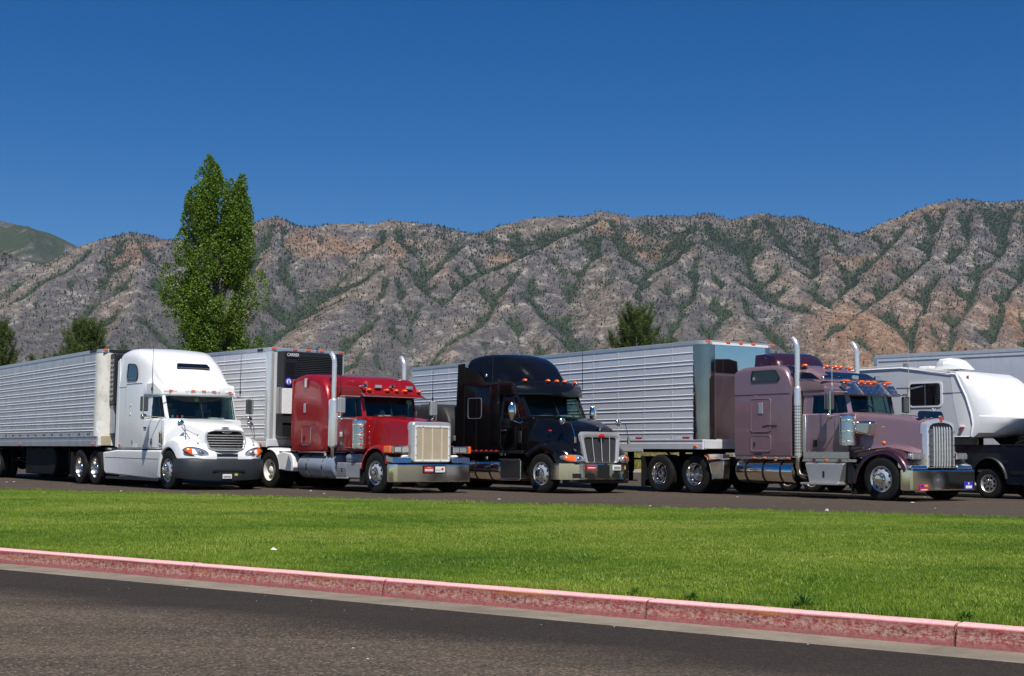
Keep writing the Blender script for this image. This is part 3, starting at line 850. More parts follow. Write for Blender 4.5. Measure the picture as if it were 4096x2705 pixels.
def poplar(loc, hgt):
    r = root('poplar_tree', 'tall columnar green poplar with forked top, standing behind the parked lorries', 'tree', loc)
    g = np.random.default_rng(14)
    # half widths left / right of the trunk line by height, as the crown leans and forks
    hz = np.array([0, 2, 6, 8.6, 9.9, 11.8, 13.8, 15.7, 17.0, 18.3, 19.9, 21.0, 22.0]) * hgt / 22.2
    hl = np.array([.5, 1.9, 2.3, 2.6, 2.25, 2.4, 2.5, 2.75, 2.35, 2.55, 2.3, 1.5, .5])
    hr = np.array([.5, 1.9, 2.4, 2.5, 2.6, 2.65, 2.4, 2.45, 1.9, 1.95, 2.0, 1.5, .1])
    bm = MB()
    limb_mesh(bm, [(0, 0, 0), (.05, 0, 3), (.15, .05, 9), (-.1, 0, 16), (-.3, 0, hgt - 1)], .42, .04, 10)
    limb_mesh(bm, [(.1, 0, 4), (.9, .2, 9), (1.6, .1, 14), (1.75, 0, 20.5)], .22, .04, 8)
    limb_mesh(bm, [(0, 0, 3.5), (-.9, -.2, 8), (-1.5, -.3, 13), (-1.2, -.2, 17)], .2, .04, 8)
    limb_mesh(bm, [(.1, -.1, 3), (.5, -.9, 8), (.7, -1.2, 13)], .18, .03, 8)
    C = []
    tips = []
    for i in range(200):
        z = hgt * (.02 + .96 * g.random() ** .92)
        a = g.uniform(0, 2 * PI)
        wl = np.interp(z, hz, hl); wr = np.interp(z, hz, hr)
        wx_ = wr if math.cos(a) > 0 else wl
        rr = (.30 + .70 * g.random() ** .5) * g.uniform(.88, 1.02)
        x = math.cos(a) * wx_ * rr; y = math.sin(a) * min(wl, wr) * .95 * rr
        if z > hgt * .90 and x > .2 and x < .9: continue   # sky between the two leaders
        if z > hgt * .93: x = min(x, .2) - .25
        tips.append((x, y, z, 1.0))
    for i in range(22):
        z = hgt * g.uniform(.72, .925); k = 1 - (z / hgt - .70) / .23
        tips.append((1.55 + g.normal(0, .10 + .34 * k), g.normal(0, .3 + .4 * k), z, .8))
    for q in ((-3.55, -.3, 13.2), (-3.2, -.6, 12.2), (-2.9, -.6, 12.6), (3.0, -.2, 12.8), (3.0, -.3, 7.8)): tips.append((*q, 1.1))
    for x, y, z, sc_ in tips:
        n = int(g.integers(620, 950) * sc_); h = g.uniform(1.9, 3.3) * sc_; w = g.uniform(.58, .98) * sc_
        if z > hgt * .86: h, w, n = h * .75, w * .70, int(n * .6)
        q = g.random(n) ** 1.15; th = g.uniform(0, 2 * PI, n)
        rad = w * np.sin(PI * np.clip(q * .80 + .17, 0, 1)) ** .9 * (.45 + .55 * np.sqrt(g.random(n)))
        ox = x * .16 / max(abs(x), .5)
        C.append(np.stack([x + rad * np.cos(th) + q * ox * h * .5, y + rad * np.sin(th), z - h * .45 + q * h], 1) + g.normal(0, .035, (n, 3)))
    C = np.concatenate(C)
    V, F = leaves(C, .135, g, aspect=1.05)
    crown = mesh_np('crown', V, F, M['poplar_leaf'], r)
    for i in range(70):
        x, y, z, _ = tips[g.integers(len(tips))]
        z0 = max(1.5, z - 3.2 - g.random()); limb_mesh(bm, [(x * .12, y * .12, z0), (x * .55, y * .55, z0 + (z - z0) * .5), (x * .95, y * .95, z)], .07, .015, 5)
    bm.build('trunk', M['bark'], r)
    return r

def pine(loc, hgt, wid, label, seed, lean=0, group=None, full=1.0):
    r = root('pine_tree', label, 'tree', loc, 0, group)
    g = np.random.default_rng(seed)
    bm = MB(); limb_mesh(bm, [(0, 0, 0), (.05, 0, hgt * .5), (lean, 0, hgt * .98)], .2, .03, 9)
    C, Dn = [], []
    zs = np.linspace(.12, .99, int(15 * full)) * hgt
    for z in zs:
        q = z / hgt
        R0 = wid * (1 - q) ** .55 * (.62 + .38 * min(1, q * 3.2)) + .18
        nb = int(g.integers(7, 11))
        for k in range(nb):
            a = 2 * PI * k / nb + g.uniform(-.4, .4); L = R0 * g.uniform(.6, 1.12)
            up = .35 + .55 * q
            e = np.array([math.cos(a) * L + lean * q, math.sin(a) * L, z + L * up * g.uniform(.6, 1.3)])
            limb_mesh(bm, [(lean * q, 0, z), ((lean * q + e[0]) / 2, e[1] / 2, z + (e[2] - z) * .3), tuple(e)], .035, .008, 4)
            # upright candles along the outer half of the branch
            for j in range(int(3 + L * 2.6)):
                f = g.uniform(.35, 1.03)
                b = np.array([lean * q + (e[0] - lean * q) * f, e[1] * f, z + (e[2] - z) * f ** 1.4]) + g.normal(0, .12, 3)
                n = 120; h = g.uniform(.6, 1.3)
                t_ = g.random(n)[:, None]
                ax = np.array([math.cos(a) * .45, math.sin(a) * .45, 1.0]); ax /= np.linalg.norm(ax)
                C.append(b + ax * h * t_ + g.normal(0, .045, (n, 3)))
                dv = g.normal(size=(n, 3)) * .6 + ax * .9
                Dn.append(dv)
    C = np.concatenate(C); Dn = np.concatenate(Dn)
    V, F = leaves(C + Dn / np.linalg.norm(Dn, axis=1)[:, None] * .1, .24, g, Dn, .11)
    mesh_np('crown', V, F, M['needle'], r)
    bm.build('trunk', M['bark'], r)
    return r
def at(u, v, d):
    """ground point under a photo column at depth d"""
    q = np.array([(u - 2048) / FPX, -(v - 1352.5) / FPX, 1.0]) @ _rt
    return (q[0] / q[1] * d, d, .12)
poplar(at(862, 1400, 105), 22.6)
pine(at(338, 1400, 96), 8.8, 2.7, 'rounded dark pine rising behind the silver trailer of the white lorry', 31)
pine(at(-10, 1400, 92), 8.2, 2.0, 'dark pine half out of view beyond the silver trailer of the white lorry', 32)
pine(at(2545, 1400, 95), 9.8, 2.6, 'pointed pine behind the silver trailer of the mauve lorry', 33)
pine(at(2680, 1400, 97), 7.8, 1.1, 'small narrow pine beside the pointed pine behind the mauve lorry trailer', 34)
pine(at(150, 1400, 99), 6.2, 1.0, 'low pine top showing left of the rounded dark pine', 35)
# ------------------------------------------------------------------ vehicle building blocks (x forward, y left, z up; the near side is -y)
def rr(x, hw, z0, z1, rt=.12, rb=.04, hwt=None, crown=.0, k=5, yc=0, hwb=None, zb=None):
    """rounded-rectangle section at x: half width hw (hwt under the roof, hwb at the sill), from z0 to z1"""
    hwt = hw if hwt is None else hwt; hwb = hw if hwb is None else hwb
    rt = min(rt, (z1 - z0) * .48, hwt * .95); rb = min(rb, (z1 - z0) * .48)
    P = []
    for i in range(k + 1):
        a = -PI / 2 + (PI / 2) * i / k
        P.append((hwb - rb + rb * math.cos(a), z0 + rb + rb * math.sin(a)))
    zm = z0 + (z1 - z0) * .5 if zb is None else max(min(zb, z1 - rt - .01), z0 + rb + .005)
    P.append((hw, zm))
    for i in range(k + 1):
        a = (PI / 2) * i / k
        P.append((hwt - rt + rt * math.cos(a), z1 - rt + rt * math.sin(a)))
    P.append(((hwt - rt) * .5, z1 + crown * .75)); 
    full = P + [(0, z1 + crown)] + [(-y, z) for y, z in P[::-1]]
    return [(x, y + yc, z) for y, z in full]

def interp_rings(fn, xs):
    return [fn(x) for x in xs]
def pl(x, pts):
    xs = [p[0] for p in pts]; ys = [p[1] for p in pts]
    return float(np.interp(x, xs, ys))
def sm(x, pts):
    """smooth (monotone-ish) interpolation through pts"""
    xs = [p[0] for p in pts]; ys = [p[1] for p in pts]
    if x <= xs[0]: return ys[0]
    if x >= xs[-1]: return ys[-1]
    i = max(j for j in range(len(xs) - 1) if xs[j] <= x)
    def sl(j):
        if j == 0: return (ys[1] - ys[0]) / (xs[1] - xs[0])
        if j == len(xs) - 1: return (ys[-1] - ys[-2]) / (xs[-1] - xs[-2])
        return (ys[j + 1] - ys[j - 1]) / (xs[j + 1] - xs[j - 1])
    h = xs[i + 1] - xs[i]; t = (x - xs[i]) / h
    m0, m1 = sl(i) * h, sl(i + 1) * h
    return (2 * t ** 3 - 3 * t ** 2 + 1) * ys[i] + (t ** 3 - 2 * t ** 2 + t) * m0 + (-2 * t ** 3 + 3 * t ** 2) * ys[i + 1] + (t ** 3 - t ** 2) * m1

_wheel_cache = {}
def wheel(par, x, yo, side, kind='steer', mat='alu', r=.52, z=None):
    """side -1 near / +1 far; yo = outer face. Returns the wheel part (> tyre, rim, hub, hand_hole pieces)"""
    key = (kind, mat, r, side)
    z = r - .012 if z is None else z
    if key in _wheel_cache:
        return copy(_wheel_cache[key], par, (x, yo, z))
    w = empty_part('wheel', par, (x, yo, z))
    s = side                                        # outward direction in y
    W = .28 if kind in ('steer', 'car') else .60
    R = r
    ri = R * .585
    def tyre(y0, y1, name):
        d = (y1 - y0)
        prof = [(y0 + d * .10, ri * .98), (y0 + d * .03, ri * 1.06), (y0, R * .80), (y0 + d * .03, R * .93), (y0 + d * .09, R * .985)]
        for q in (.26, .42, .58, .74):
            prof += [(y0 + d * (q - .03), R), (y0 + d * (q - .022), R * .975), (y0 + d * (q + .022), R * .975), (y0 + d * (q + .03), R)]
        prof += [(y0 + d * .91, R * .985), (y0 + d * .97, R * .93), (y1, R * .80), (y0 + d * .97, ri * 1.06), (y0 + d * .90, ri * .98)]
        MB().lathe([(a, q) for a, q in prof] , n=44).build(name, M['rubber'], w, ang=30)
    if kind == 'drive':
        tyre(0, -s * .27, 'tyre'); tyre(-s * .33, -s * .60, 'tyre')
    else:
        tyre(0, -s * W, 'tyre')
    def A(d): return -s * d                          # d metres inwards from the outer face
    mt = M[mat]
    if kind == 'steer':
        prof = [(A(.010), ri * .97), (A(.004), ri * 1.0), (A(.012), ri * .955), (A(.055), ri * .90), (A(.05), ri * .86), (A(.018), ri * .70), (A(-.012), ri * .56), (A(-.02), ri * .50)]
        hubp = [(A(-.018), ri * .50), (A(-.018), ri * .40), (A(-.06), ri * .385), (A(-.10), ri * .36), (A(-.115), ri * .28), (A(-.118), .0005)]
        holes, hr, hd, nr = 10, ri * .76, .028, ri * .455
    elif kind == 'car':
        prof = [(A(.012), ri * .97), (A(.004), ri * 1.0), (A(.02), ri * .93), (A(.06), ri * .86), (A(.055), ri * .80), (A(.03), ri * .4), (A(.025), ri * .36)]
        hubp = [(A(.026), ri * .34), (A(.0), ri * .30), (A(-.015), ri * .22), (A(-.02), .0005)]
        holes, hr, hd, nr = 8, ri * .64, .042, ri * .38
    else:
        prof = [(A(.010), ri * .97), (A(.004), ri * 1.0), (A(.014), ri * .955), (A(.05), ri * .90), (A(.135), ri * .875), (A(.15), ri * .84), (A(.165), ri * .60), (A(.165), ri * .40)]
        hubp = [(A(.165), ri * .40), (A(.09), ri * .38), (A(.055), ri * .33), (A(.02), ri * .16), (A(.012), .0005)]
        holes, hr, hd, nr = 10, ri * .70, .156, ri * .50
    MB().lathe(prof, n=40).build('rim', mt, w, ang=28)
    MB().lathe(hubp, n=24).build('hub', M['chrome'] if kind != 'drive' or mat == 'chrome' else mt, w, ang=28)
    hb = MB(); nb = MB()
    for k in range(holes):
        a = 2 * PI * (k + .5) / holes; px, pz = hr * math.cos(a), hr * math.sin(a)
        rad = ri * (.085 if kind != 'car' else .13)
        hb.lathe([(A(hd + .02), rad), (A(hd - .012), rad * 1.02), (A(hd - .012), .0005)], c=(px, 0, pz), n=10)
    for k in range(10):
        a = 2 * PI * k / 10; px, pz = nr * math.cos(a), nr * math.sin(a)
        d0 = {'steer': -.018, 'car': .025, 'drive': .165}[kind]
        nb.lathe([(A(d0 + .01), .02), (A(d0 - .03), .018), (A(d0 - .045), .009), (A(d0 - .046), .0005)], c=(px, 0, pz), n=8)
    hb.build('hand_holes', M['hole'], w, kind='stuff'); nb.build('lug_nuts', M['chrome'], w, kind='stuff')
    _wheel_cache[key] = w
    return w

def lamp(par, c, sx, sy, sz, mat, name='marker_lamp', base=True):
    """oval cab lamp: lens on a chrome base, nose towards +x"""
    o = MB().ball((c[0], c[1], c[2]), (sx, sy, sz), 12, 6).build(name, M[mat], par)
    if base: MB().ball((c[0] - sx * .7, c[1], c[2] - sz * .45), (sx * 1.15, sy * 1.05, sz * .7), 12, 6).build('lamp_base', M['chrome'], o)
    return o
def box_part(par, name, mat, x0, x1, y0, y1, z0, z1, bevel=.01, **kw):
    return MB().box(x0, x1, y0, y1, z0, z1).build(name, M[mat] if isinstance(mat, str) else mat, par, bevel=bevel, **kw)

def arch(cx, cz, rx, rz, a0, a1, n=14):
    return [(cx + rx * math.cos(R_(a0 + (a1 - a0) * i / n)), cz + rz * math.sin(R_(a0 + (a1 - a0) * i / n))) for i in range(n + 1)]

def fender_sweep(par, path, yi, yo, mat, lip=.10, th=.02, name='fender', roll=.05):
    """a band that follows path (x,z) over a wheel from yi (inner) to yo (outer) with a rolled outer lip"""
    s = 1 if yo > yi else -1
    rings = []
    for i, (x, z) in enumerate(path):
        a = path[max(i - 1, 0)]; b = path[min(i + 1, len(path) - 1)]
        tx, tz = b[0] - a[0], b[1] - a[1]; L = math.hypot(tx, tz); nx, nz = -tz / L, tx / L
        if nz < 0 and abs(nz) > .3: nx, nz = -nx, -nz
        def P(y, d): return (x + nx * d, y, z + nz * d)
        rings.append([P(yi, 0), P(yi + (yo - yi) * .5, .012), P(yo - s * roll * 1.6, .0), P(yo - s * roll * .5, -roll * .35), P(yo, -roll), P(yo, -lip), P(yo - s * .03, -lip), P(yo - s * .035, -roll - th), P(yo - s * roll * 1.7, -th), P(yi, -th)])
    return MB().loft(rings).build(name, M[mat] if isinstance(mat, str) else mat, par, ang=50)

def frame_rails(par, x0, x1, z=.78):
    for s in (-1, 1):
        box_part(par, 'frame_rail', 'frame', x0, x1, s * .43 - .04, s * .43 + .04, z, z + .26, .012)
    for i in range(5):
        x = x0 + .4 + (x1 - x0 - .8) * i / 4
        box_part(par, 'cross_member', 'frame', x - .06, x + .06, -.39, .39, z + .04, z + .2, .01)
def axle(par, x, half=1.0, z=.5, r=.09):
    b = MB().tube([(x, -half, z), (x, half, z)], r, 12); b.ball((x, 0, z), (.22, .26, .24))
    return b.build('axle', M['frame'], par)
def mud_flap(par, x, y0, y1, z0, z1):
    return box_part(par, 'mud_flap', 'plastic', x - .008, x + .008, y0, y1, z0, z1, .004)
def fifth_wheel(par, x, z=1.06):
    b = MB(); b.lathe([(0, .46), (.05, .46), (.06, .44)], c=(x, 0, z), axis='z', n=28, cap=True); b.box(x - .9, x - .3, -.25, .25, z - .06, z + .01); b.box(x - .35, x + .35, -.45, .45, z - .14, z)
    return b.build('fifth_wheel', M['frame'], par)

def pane(par, pts, out, name='window', mat='glass', th=.008, frame=None, fr=.028):
    """a pane from a polygon; frame adds a gasket strip round it as a child part"""
    pts = [Vector(p) for p in pts]
    o = MB().slab(pts, out, th).build(name, M[mat], par, smooth=False)
    if frame:
        n = Vector(out).normalized(); b = MB(); k = len(pts); cen = sum(pts, Vector()) / k
        ring = lambda d, q: [tuple(p + (p - cen).normalized() * q + n * d) for p in pts]
        R0, R1, R2, R3 = ring(.012, -fr * .3), ring(.012, fr), ring(-.012, fr), ring(-.012, -fr * .3)
        vs = R0 + R1 + R2 + R3; fs = []
        for i in range(k):
            j = (i + 1) % k
            for a in range(4):
                c = (a + 1) % 4
                fs.append((a * k + i, a * k + j, c * k + j, c * k + i))
        b.add(vs, fs); b.build('window_frame', M[frame], o, ang=40)
    return o
def rounded(pts, r, k=4):
    """round the corners of a planar polygon (list of 3-D points)"""
    out = []; n = len(pts); P = [Vector(p) for p in pts]
    for i in range(n):
        a, b, c = P[i - 1], P[i], P[(i + 1) % n]
        u = (a - b); v = (c - b); q = min(r, u.length * .45, v.length * .45)
        p0, p1 = b + u.normalized() * q, b + v.normalized() * q
        for j in range(k + 1):
            t = j / k; out.append(tuple((1 - t) ** 2 * p0 + 2 * t * (1 - t) * b + t ** 2 * p1))
    return out

def greenhouse(par, paint, x_rear, x_win, wsb, wst, z_belt, z_top, hwb, hwt, glassmat='glass', split=True, gasket='plastic', slope_f=None):
    """window band of a cab. wsb / wst = (x, z, half width) of the windscreen's lower and upper edge; x_win = rear edge of the door window"""
    xb, zb, wb = wsb; xt, zt, wt = wst
    mat = M[paint]
    th = .05
    fb, ft = wb + .075, wt + .06
    d0, d1 = .07, .07
    for s in (-1, 1):
        # rear pillar panel
        MB().hexa([(x_rear, s * hwb, z_belt - .02), (x_win, s * hwb, z_belt - .02), (x_win, s * hwt, z_top), (x_rear, s * hwt, z_top)],
                  [(x_rear, s * (hwb - th), z_belt - .02), (x_win, s * (hwb - th), z_belt - .02), (x_win, s * (hwt - th), z_top), (x_rear, s * (hwt - th), z_top)]).build('rear_pillar', mat, par, bevel=.008)
        # windscreen pillar between screen edge and door edge
        MB().loft([[(xb + .015, s * wb, zb - .05), (xb - d0, s * fb, zb - .05), (xb - d0 - .07, s * (fb - .05), zb - .05), (xb - .05, s * (wb - .03), zb - .05)],
                   [(xt + .015, s * wt, z_top + .01), (xt - d1, s * ft, z_top + .01), (xt - d1 - .07, s * (ft - .05), z_top + .01), (xt - .05, s * (wt - .03), z_top + .01)]]).build('windscreen_pillar', mat, par, smooth=False)
        # header over the door window
        MB().hexa([(x_win, s * (hwt + .003), z_top - .05), (xt - d1, s * (ft + .003), z_top - .05), (xt - d1, s * (ft + .002), z_top + .01), (x_win, s * (hwt + .002), z_top + .01)],
                  [(x_win, s * (hwt - .045), z_top - .05), (xt - d1, s * (ft - .045), z_top - .05), (xt - d1, s * (ft - .045), z_top + .01), (x_win, s * (hwt - .045), z_top + .01)]).build('door_header', mat, par)
        # door glass and its vent pillar
        e = -.012
        q = [(x_win, s * (hwb + e), z_belt), (xb - d0, s * (fb + e), z_belt), (xt - d1, s * (ft + e), z_top - .05), (x_win, s * (hwt + e), z_top - .05)]
        g_ = pane(par, q, (0, s, 0), 'door_window', glassmat)
        f = .72
        vx0 = x_win + (xb - d0 - x_win) * f; vx1 = x_win + (xt - d1 - x_win) * (f - .02)
        MB().tube([(vx0, s * (hwb + (fb - hwb) * f + .004), z_belt), (vx1, s * (hwt + (ft - hwt) * f + .004), z_top - .05)], .013, 6).build('vent_bar', M['plastic'], g_)
    # windscreen
    e = .006
    def W(t, y): return (xb + (xt - xb) * t + e, y, zb + (zt - zb) * t)
    def wid(t): return (wb + (wt - wb) * t) - .02
    bow = .045
    for a, b in (((-1, -.012), (.012, 1)) if split else ((-1, 1),)):
        rows = []
        for t_ in (0, .5, 1):
            row = []
            for i in range(6):
                y = a + (b - a) * i / 5
                p = W(t_, y * wid(t_)); row.append((p[0] + bow * (1 - y * y) - bow * .6, p[1], p[2]))
            rows.append(row)
        V = [p for r0 in rows for p in r0]; F = []
        for i in range(2):
            for j in range(5): F.append((i * 6 + j, i * 6 + j + 1, i * 6 + 7 + j, i * 6 + 6 + j))
        MB().add(V, F).build('windscreen', M['glass'], par)
    gk = MB()
    lo = [(xb + bow * (1 - y * y) - bow * .6 + .008, y * (wb - .01), zb - .012) for y in np.linspace(-1, 1, 9)]
    hi = [(xt + bow * (1 - y * y) - bow * .6 + .008, y * (wt - .01), zt + .008) for y in np.linspace(-1, 1, 9)]
    gk.tube(lo, .016, 6); gk.tube(hi, .016, 6); gk.tube([lo[0], hi[0]], .016, 6); gk.tube([lo[-1], hi[-1]], .016, 6)
    if split: gk.tube([(lo[4][0], 0, lo[4][2]), (hi[4][0], 0, hi[4][2])], .02, 6)
    gk.build('windscreen_seal', M[gasket], par)
    # wipers
    for y0, y1 in ((-.1, -.62), (.62, .12)):
        MB().tube([(xb + .03, y0, zb - .02), (xb + .05, (y0 + y1) / 2, zb + .05), (xb + .03, y1, zb + .04)], .009, 5).build('wiper', M['plastic'], par)
    # inside
    box_part(par, 'dashboard', 'interior', xb - .62, xb - .10, -(wb - .08), wb - .08, z_belt - .45, zb - .015, .05)
    box_part(par, 'cab_interior', 'interior', x_rear + .03, x_rear + .08, -(hwt - .08), hwt - .08, z_belt - .3, z_top + .02, 0)
    for s in (-.52, .52):
        b = MB(); b.box(xb - 1.22, xb - .78, s - .25, s + .25, z_belt - .42, z_belt - .22); b.box(xb - 1.26, xb - 1.10, s - .25, s + .25, z_belt - .22, z_belt + .28); b.box(xb - 1.25, xb - 1.13, s - .14, s + .14, z_belt + .28, z_belt + .44)
        b.build('seat', M['trim'], par, bevel=.04)
    MB().tube([(xb - .62 + .08 * math.cos(a), .5 + .23 * math.sin(a), zb - .02 + .19 * math.cos(a)) for a in np.linspace(0, 2 * PI, 21)], .016, 6).build('steering_wheel', M['plastic'], par)

def mirror_west(par, x, y, z0, z1, s, xd, convex=True, mat='mirrorglass', w=.21):
    """tall door mirror on a tube bracket reaching out from the door at xd"""
    m = MB(); m.box(x - .05, x + .05, y - w / 2, y + w / 2, z0, z1)
    head = m.build('mirror', M[mat], par, bevel=.03)
    fr = MB().tube([(xd, s * 1.02, z1 + .04), (x, y, z1 + .05), (x, y + s * .02, z1 - .02)], .014, 7)
    fr.tube([(xd, s * 1.02, z0 - .16), (x, y, z0 - .12), (x, y + s * .02, z0 + .02)], .014, 7)
    fr.tube([(x + .06, y + s * .05, z1 + .04), (x + .06, y + s * .05, z0 - .12)], .012, 7)
    fr.build('mirror_bracket', M['chrome'], head)
    MB().box(x - .056, x - .05, y - w / 2 + .02, y + w / 2 - .02, z0 + .03, z1 - .03).build('mirror_glass', M['chrome'], head)
    if convex:
        MB().ball((x, y, z0 - .14), (.05, .10, .085)).build('convex_mirror', M['chrome'], head)
    return head
def hood_mirror(par, c, base, base2=None, r=.095):
    o = MB().ball(c, (.05, r, r), 14, 8).build('hood_mirror', M['chrome'], par)
    b = MB().tube([(c[0] + .03, c[1], c[2]), ((c[0] * .4 + base[0] * .6) + .04, (c[1] + base[1]) / 2, c[2] - .06), base], .011, 6)
    if base2: b.tube([(c[0] + .05, c[1], c[2] - .09), base2], .011, 6)
    b.build('mirror_arm', M['chrome'], o)
    return o
def antenna(par, x, y, z0, z1, mat='plastic', cb=True):
    b = MB().tube([(x, y, z0), (x + .01, y, z1)], [.012, .006], 5)
    if cb: b.ball((x, y, z0 + .12), (.03, .03, .06), 8, 5)
    return b.build('antenna', M[mat], par)
def stack(par, x, y, z0, z1, zm0, zm1, r, rm, tip=(-1, 0), shield=False, mat='bright'):
    """upright exhaust: pipe, fatter silencer and a curved tip blowing backwards"""
    top = []
    for i in range(7):
        a = R_(55) * i / 6; top.append((x - .35 * (1 - math.cos(a)), y, z1 - .34 + .35 * math.sin(a)))
    o = MB().tube([(x, y, zm1 - .02), (x, y, z1 - .36)] + top, r, 18).build('exhaust_stack', M[mat], par, ang=50)
    m = MB().lathe([(zm0 - .05, r), (zm0, rm * .97), (zm0 + .03, rm), (zm1 - .05, rm), (zm1, rm * .95), (zm1 + .04, r)], c=(x, y, 0), axis='z', n=24)
    sil = m.build('silencer', M['bright'], o, ang=40)
    MB().tube([(x, y, zm0), (x, y, zm0 - .25), (x - .02, y * .93, zm0 - .42), (x + .1, y * .75, zm0 - .5)], r * .95, 12).build('exhaust_elbow', M['steel'], o)
    if shield:
        h = MB()
        for i in range(16):
            for k in range(7):
                a = PI + (-PI * .5 + PI * k / 6) + PI * .5 * (-1) + 0
                ang = R_(-170 + 160 * k / 6)
                zz = zm0 + .1 + (zm1 - zm0 - .55) * i / 15
                cx, cy = x + (rm + .003) * math.cos(ang), y + (rm + .003) * math.sin(ang)
                h.ball((cx, cy, zz), (.014, .014, .02), 6, 3)
        h.build('shield_holes', M['hole'], sil, kind='stuff')
    return o
def tank(par, x0, x1, yc, zc, r, mat, straps=3, s=-1):
    pr = [(x0 - .005, .0005), (x0, r * .8), (x0 + .02, r * .95), (x0 + .06, r), (x1 - .06, r), (x1 - .02, r * .95), (x1, r * .8), (x1 + .005, .0005)]
    o = MB().lathe([(a - x0, q) for a, q in pr], c=(x0, yc, zc), axis='x', n=36).build('fuel_tank', M[mat], par, ang=40)
    for i in range(straps):
        a = x0 + (x1 - x0) * (i + .65) / (straps + .3)
        MB().lathe([(-.03, r + .002), (-.03, r + .008), (.03, r + .008), (.03, r + .002)], c=(a, yc, zc), axis='x', n=36).build('tank_strap', M['steel' if mat != 'chrome' else 'plastic'], o, ang=40)
    MB().lathe([(0, .06), (.07, .06), (.08, .04)], c=((x0 + x1) / 2 + .3, yc + s * r * .45, zc + r * .86), axis='z', n=14, cap=True).build('filler_cap', M['chrome'], o)
    return o
def plate(par, x, y, z, w, h, mats, name='number_plate', tilt=0):
    o = MB().box(x, x + .012, y - w / 2, y + w / 2, z - h / 2, z + h / 2).build(name, M[mats[0]], par, bevel=.004)
    return o
def panel_line(par, pts, r=.007, mat='trim', name='panel_seam', closed=False):
    if closed: pts = list(pts) + [pts[0]]
    return MB().tube(pts, r, 5).build(name, M[mat], par)
def hatch(par, x0, x1, z0, z1, y, paint, out, handle=True, r=.07, vent=None, fr=.014, frm=None):
    q = rounded([(x0, y, z0), (x1, y, z0), (x1, y, z1), (x0, y, z1)], r)
    o = MB().slab([(p[0], p[1] + out * .012, p[2]) for p in q], (0, out, 0), .02).build('locker_door', M[paint], par, bevel=.006)
    panel_line(o, [(p[0], y + out * .006, p[2]) for p in q], fr, frm or paint, 'door_seal', True)
    if handle: MB().box(x0 + .10, x0 + .15, min(y + out * .013, y + out * .035), max(y + out * .013, y + out * .035), z0 + .12, z0 + .24).build('handle', M['plastic'], o, bevel=.008)
    if vent: MB().box(vent[0], vent[1], min(y + out * .013, y + out * .03), max(y + out * .013, y + out * .03), vent[2], vent[3]).build('vent_cover', M['alu'], o, bevel=.02)
    return o

def brow(par, mat, xf, hw, prof, sweep, name='visor', n=15):
    """a curved visor: profile (dx, z) swept across the cab front, swept back towards the ends"""
    rings = []
    for y in np.linspace(-1, 1, n):
        x0 = xf - sweep * abs(y) ** 2.2
        k = 1 - .25 * abs(y) ** 6
        kd = 1 - .80 * abs(y) ** 5
        rings.append([(x0 + dx * kd, y * hw * (1 - .04 * (z - prof[0][1])), prof[0][1] + (z - prof[0][1]) * k) for dx, z in prof])
    return MB().loft(rings).build(name, M[mat], par, ang=40)

def lens_patch(par, q, s, ycut, yc, zc):
    """amber outer part of a lamp lens, lying just proud of the clear lens"""
    ring = [(p[0] + .012, s * max(abs(p[1]), ycut) if abs(p[1]) > ycut - .02 else None, p[2]) for p in q]
    ring = [(x, yc * s + (y - yc * s) * .93, zc + (z - zc) * .88) for x, y, z in ring if y is not None]
    k = len(ring); cx = sum(p[0] for p in ring) / k; cy = sum(p[1] for p in ring) / k; cz = sum(p[2] for p in ring) / k
    return MB().loft([[(p[0] - .05, p[1], p[2]) for p in ring], ring, [(cx + (p[0] - cx) * .6 + .022, cy + (p[1] - cy) * .6, cz + (p[2] - cz) * .6) for p in ring]]).build('indicator', M['amber'], par, ang=50)
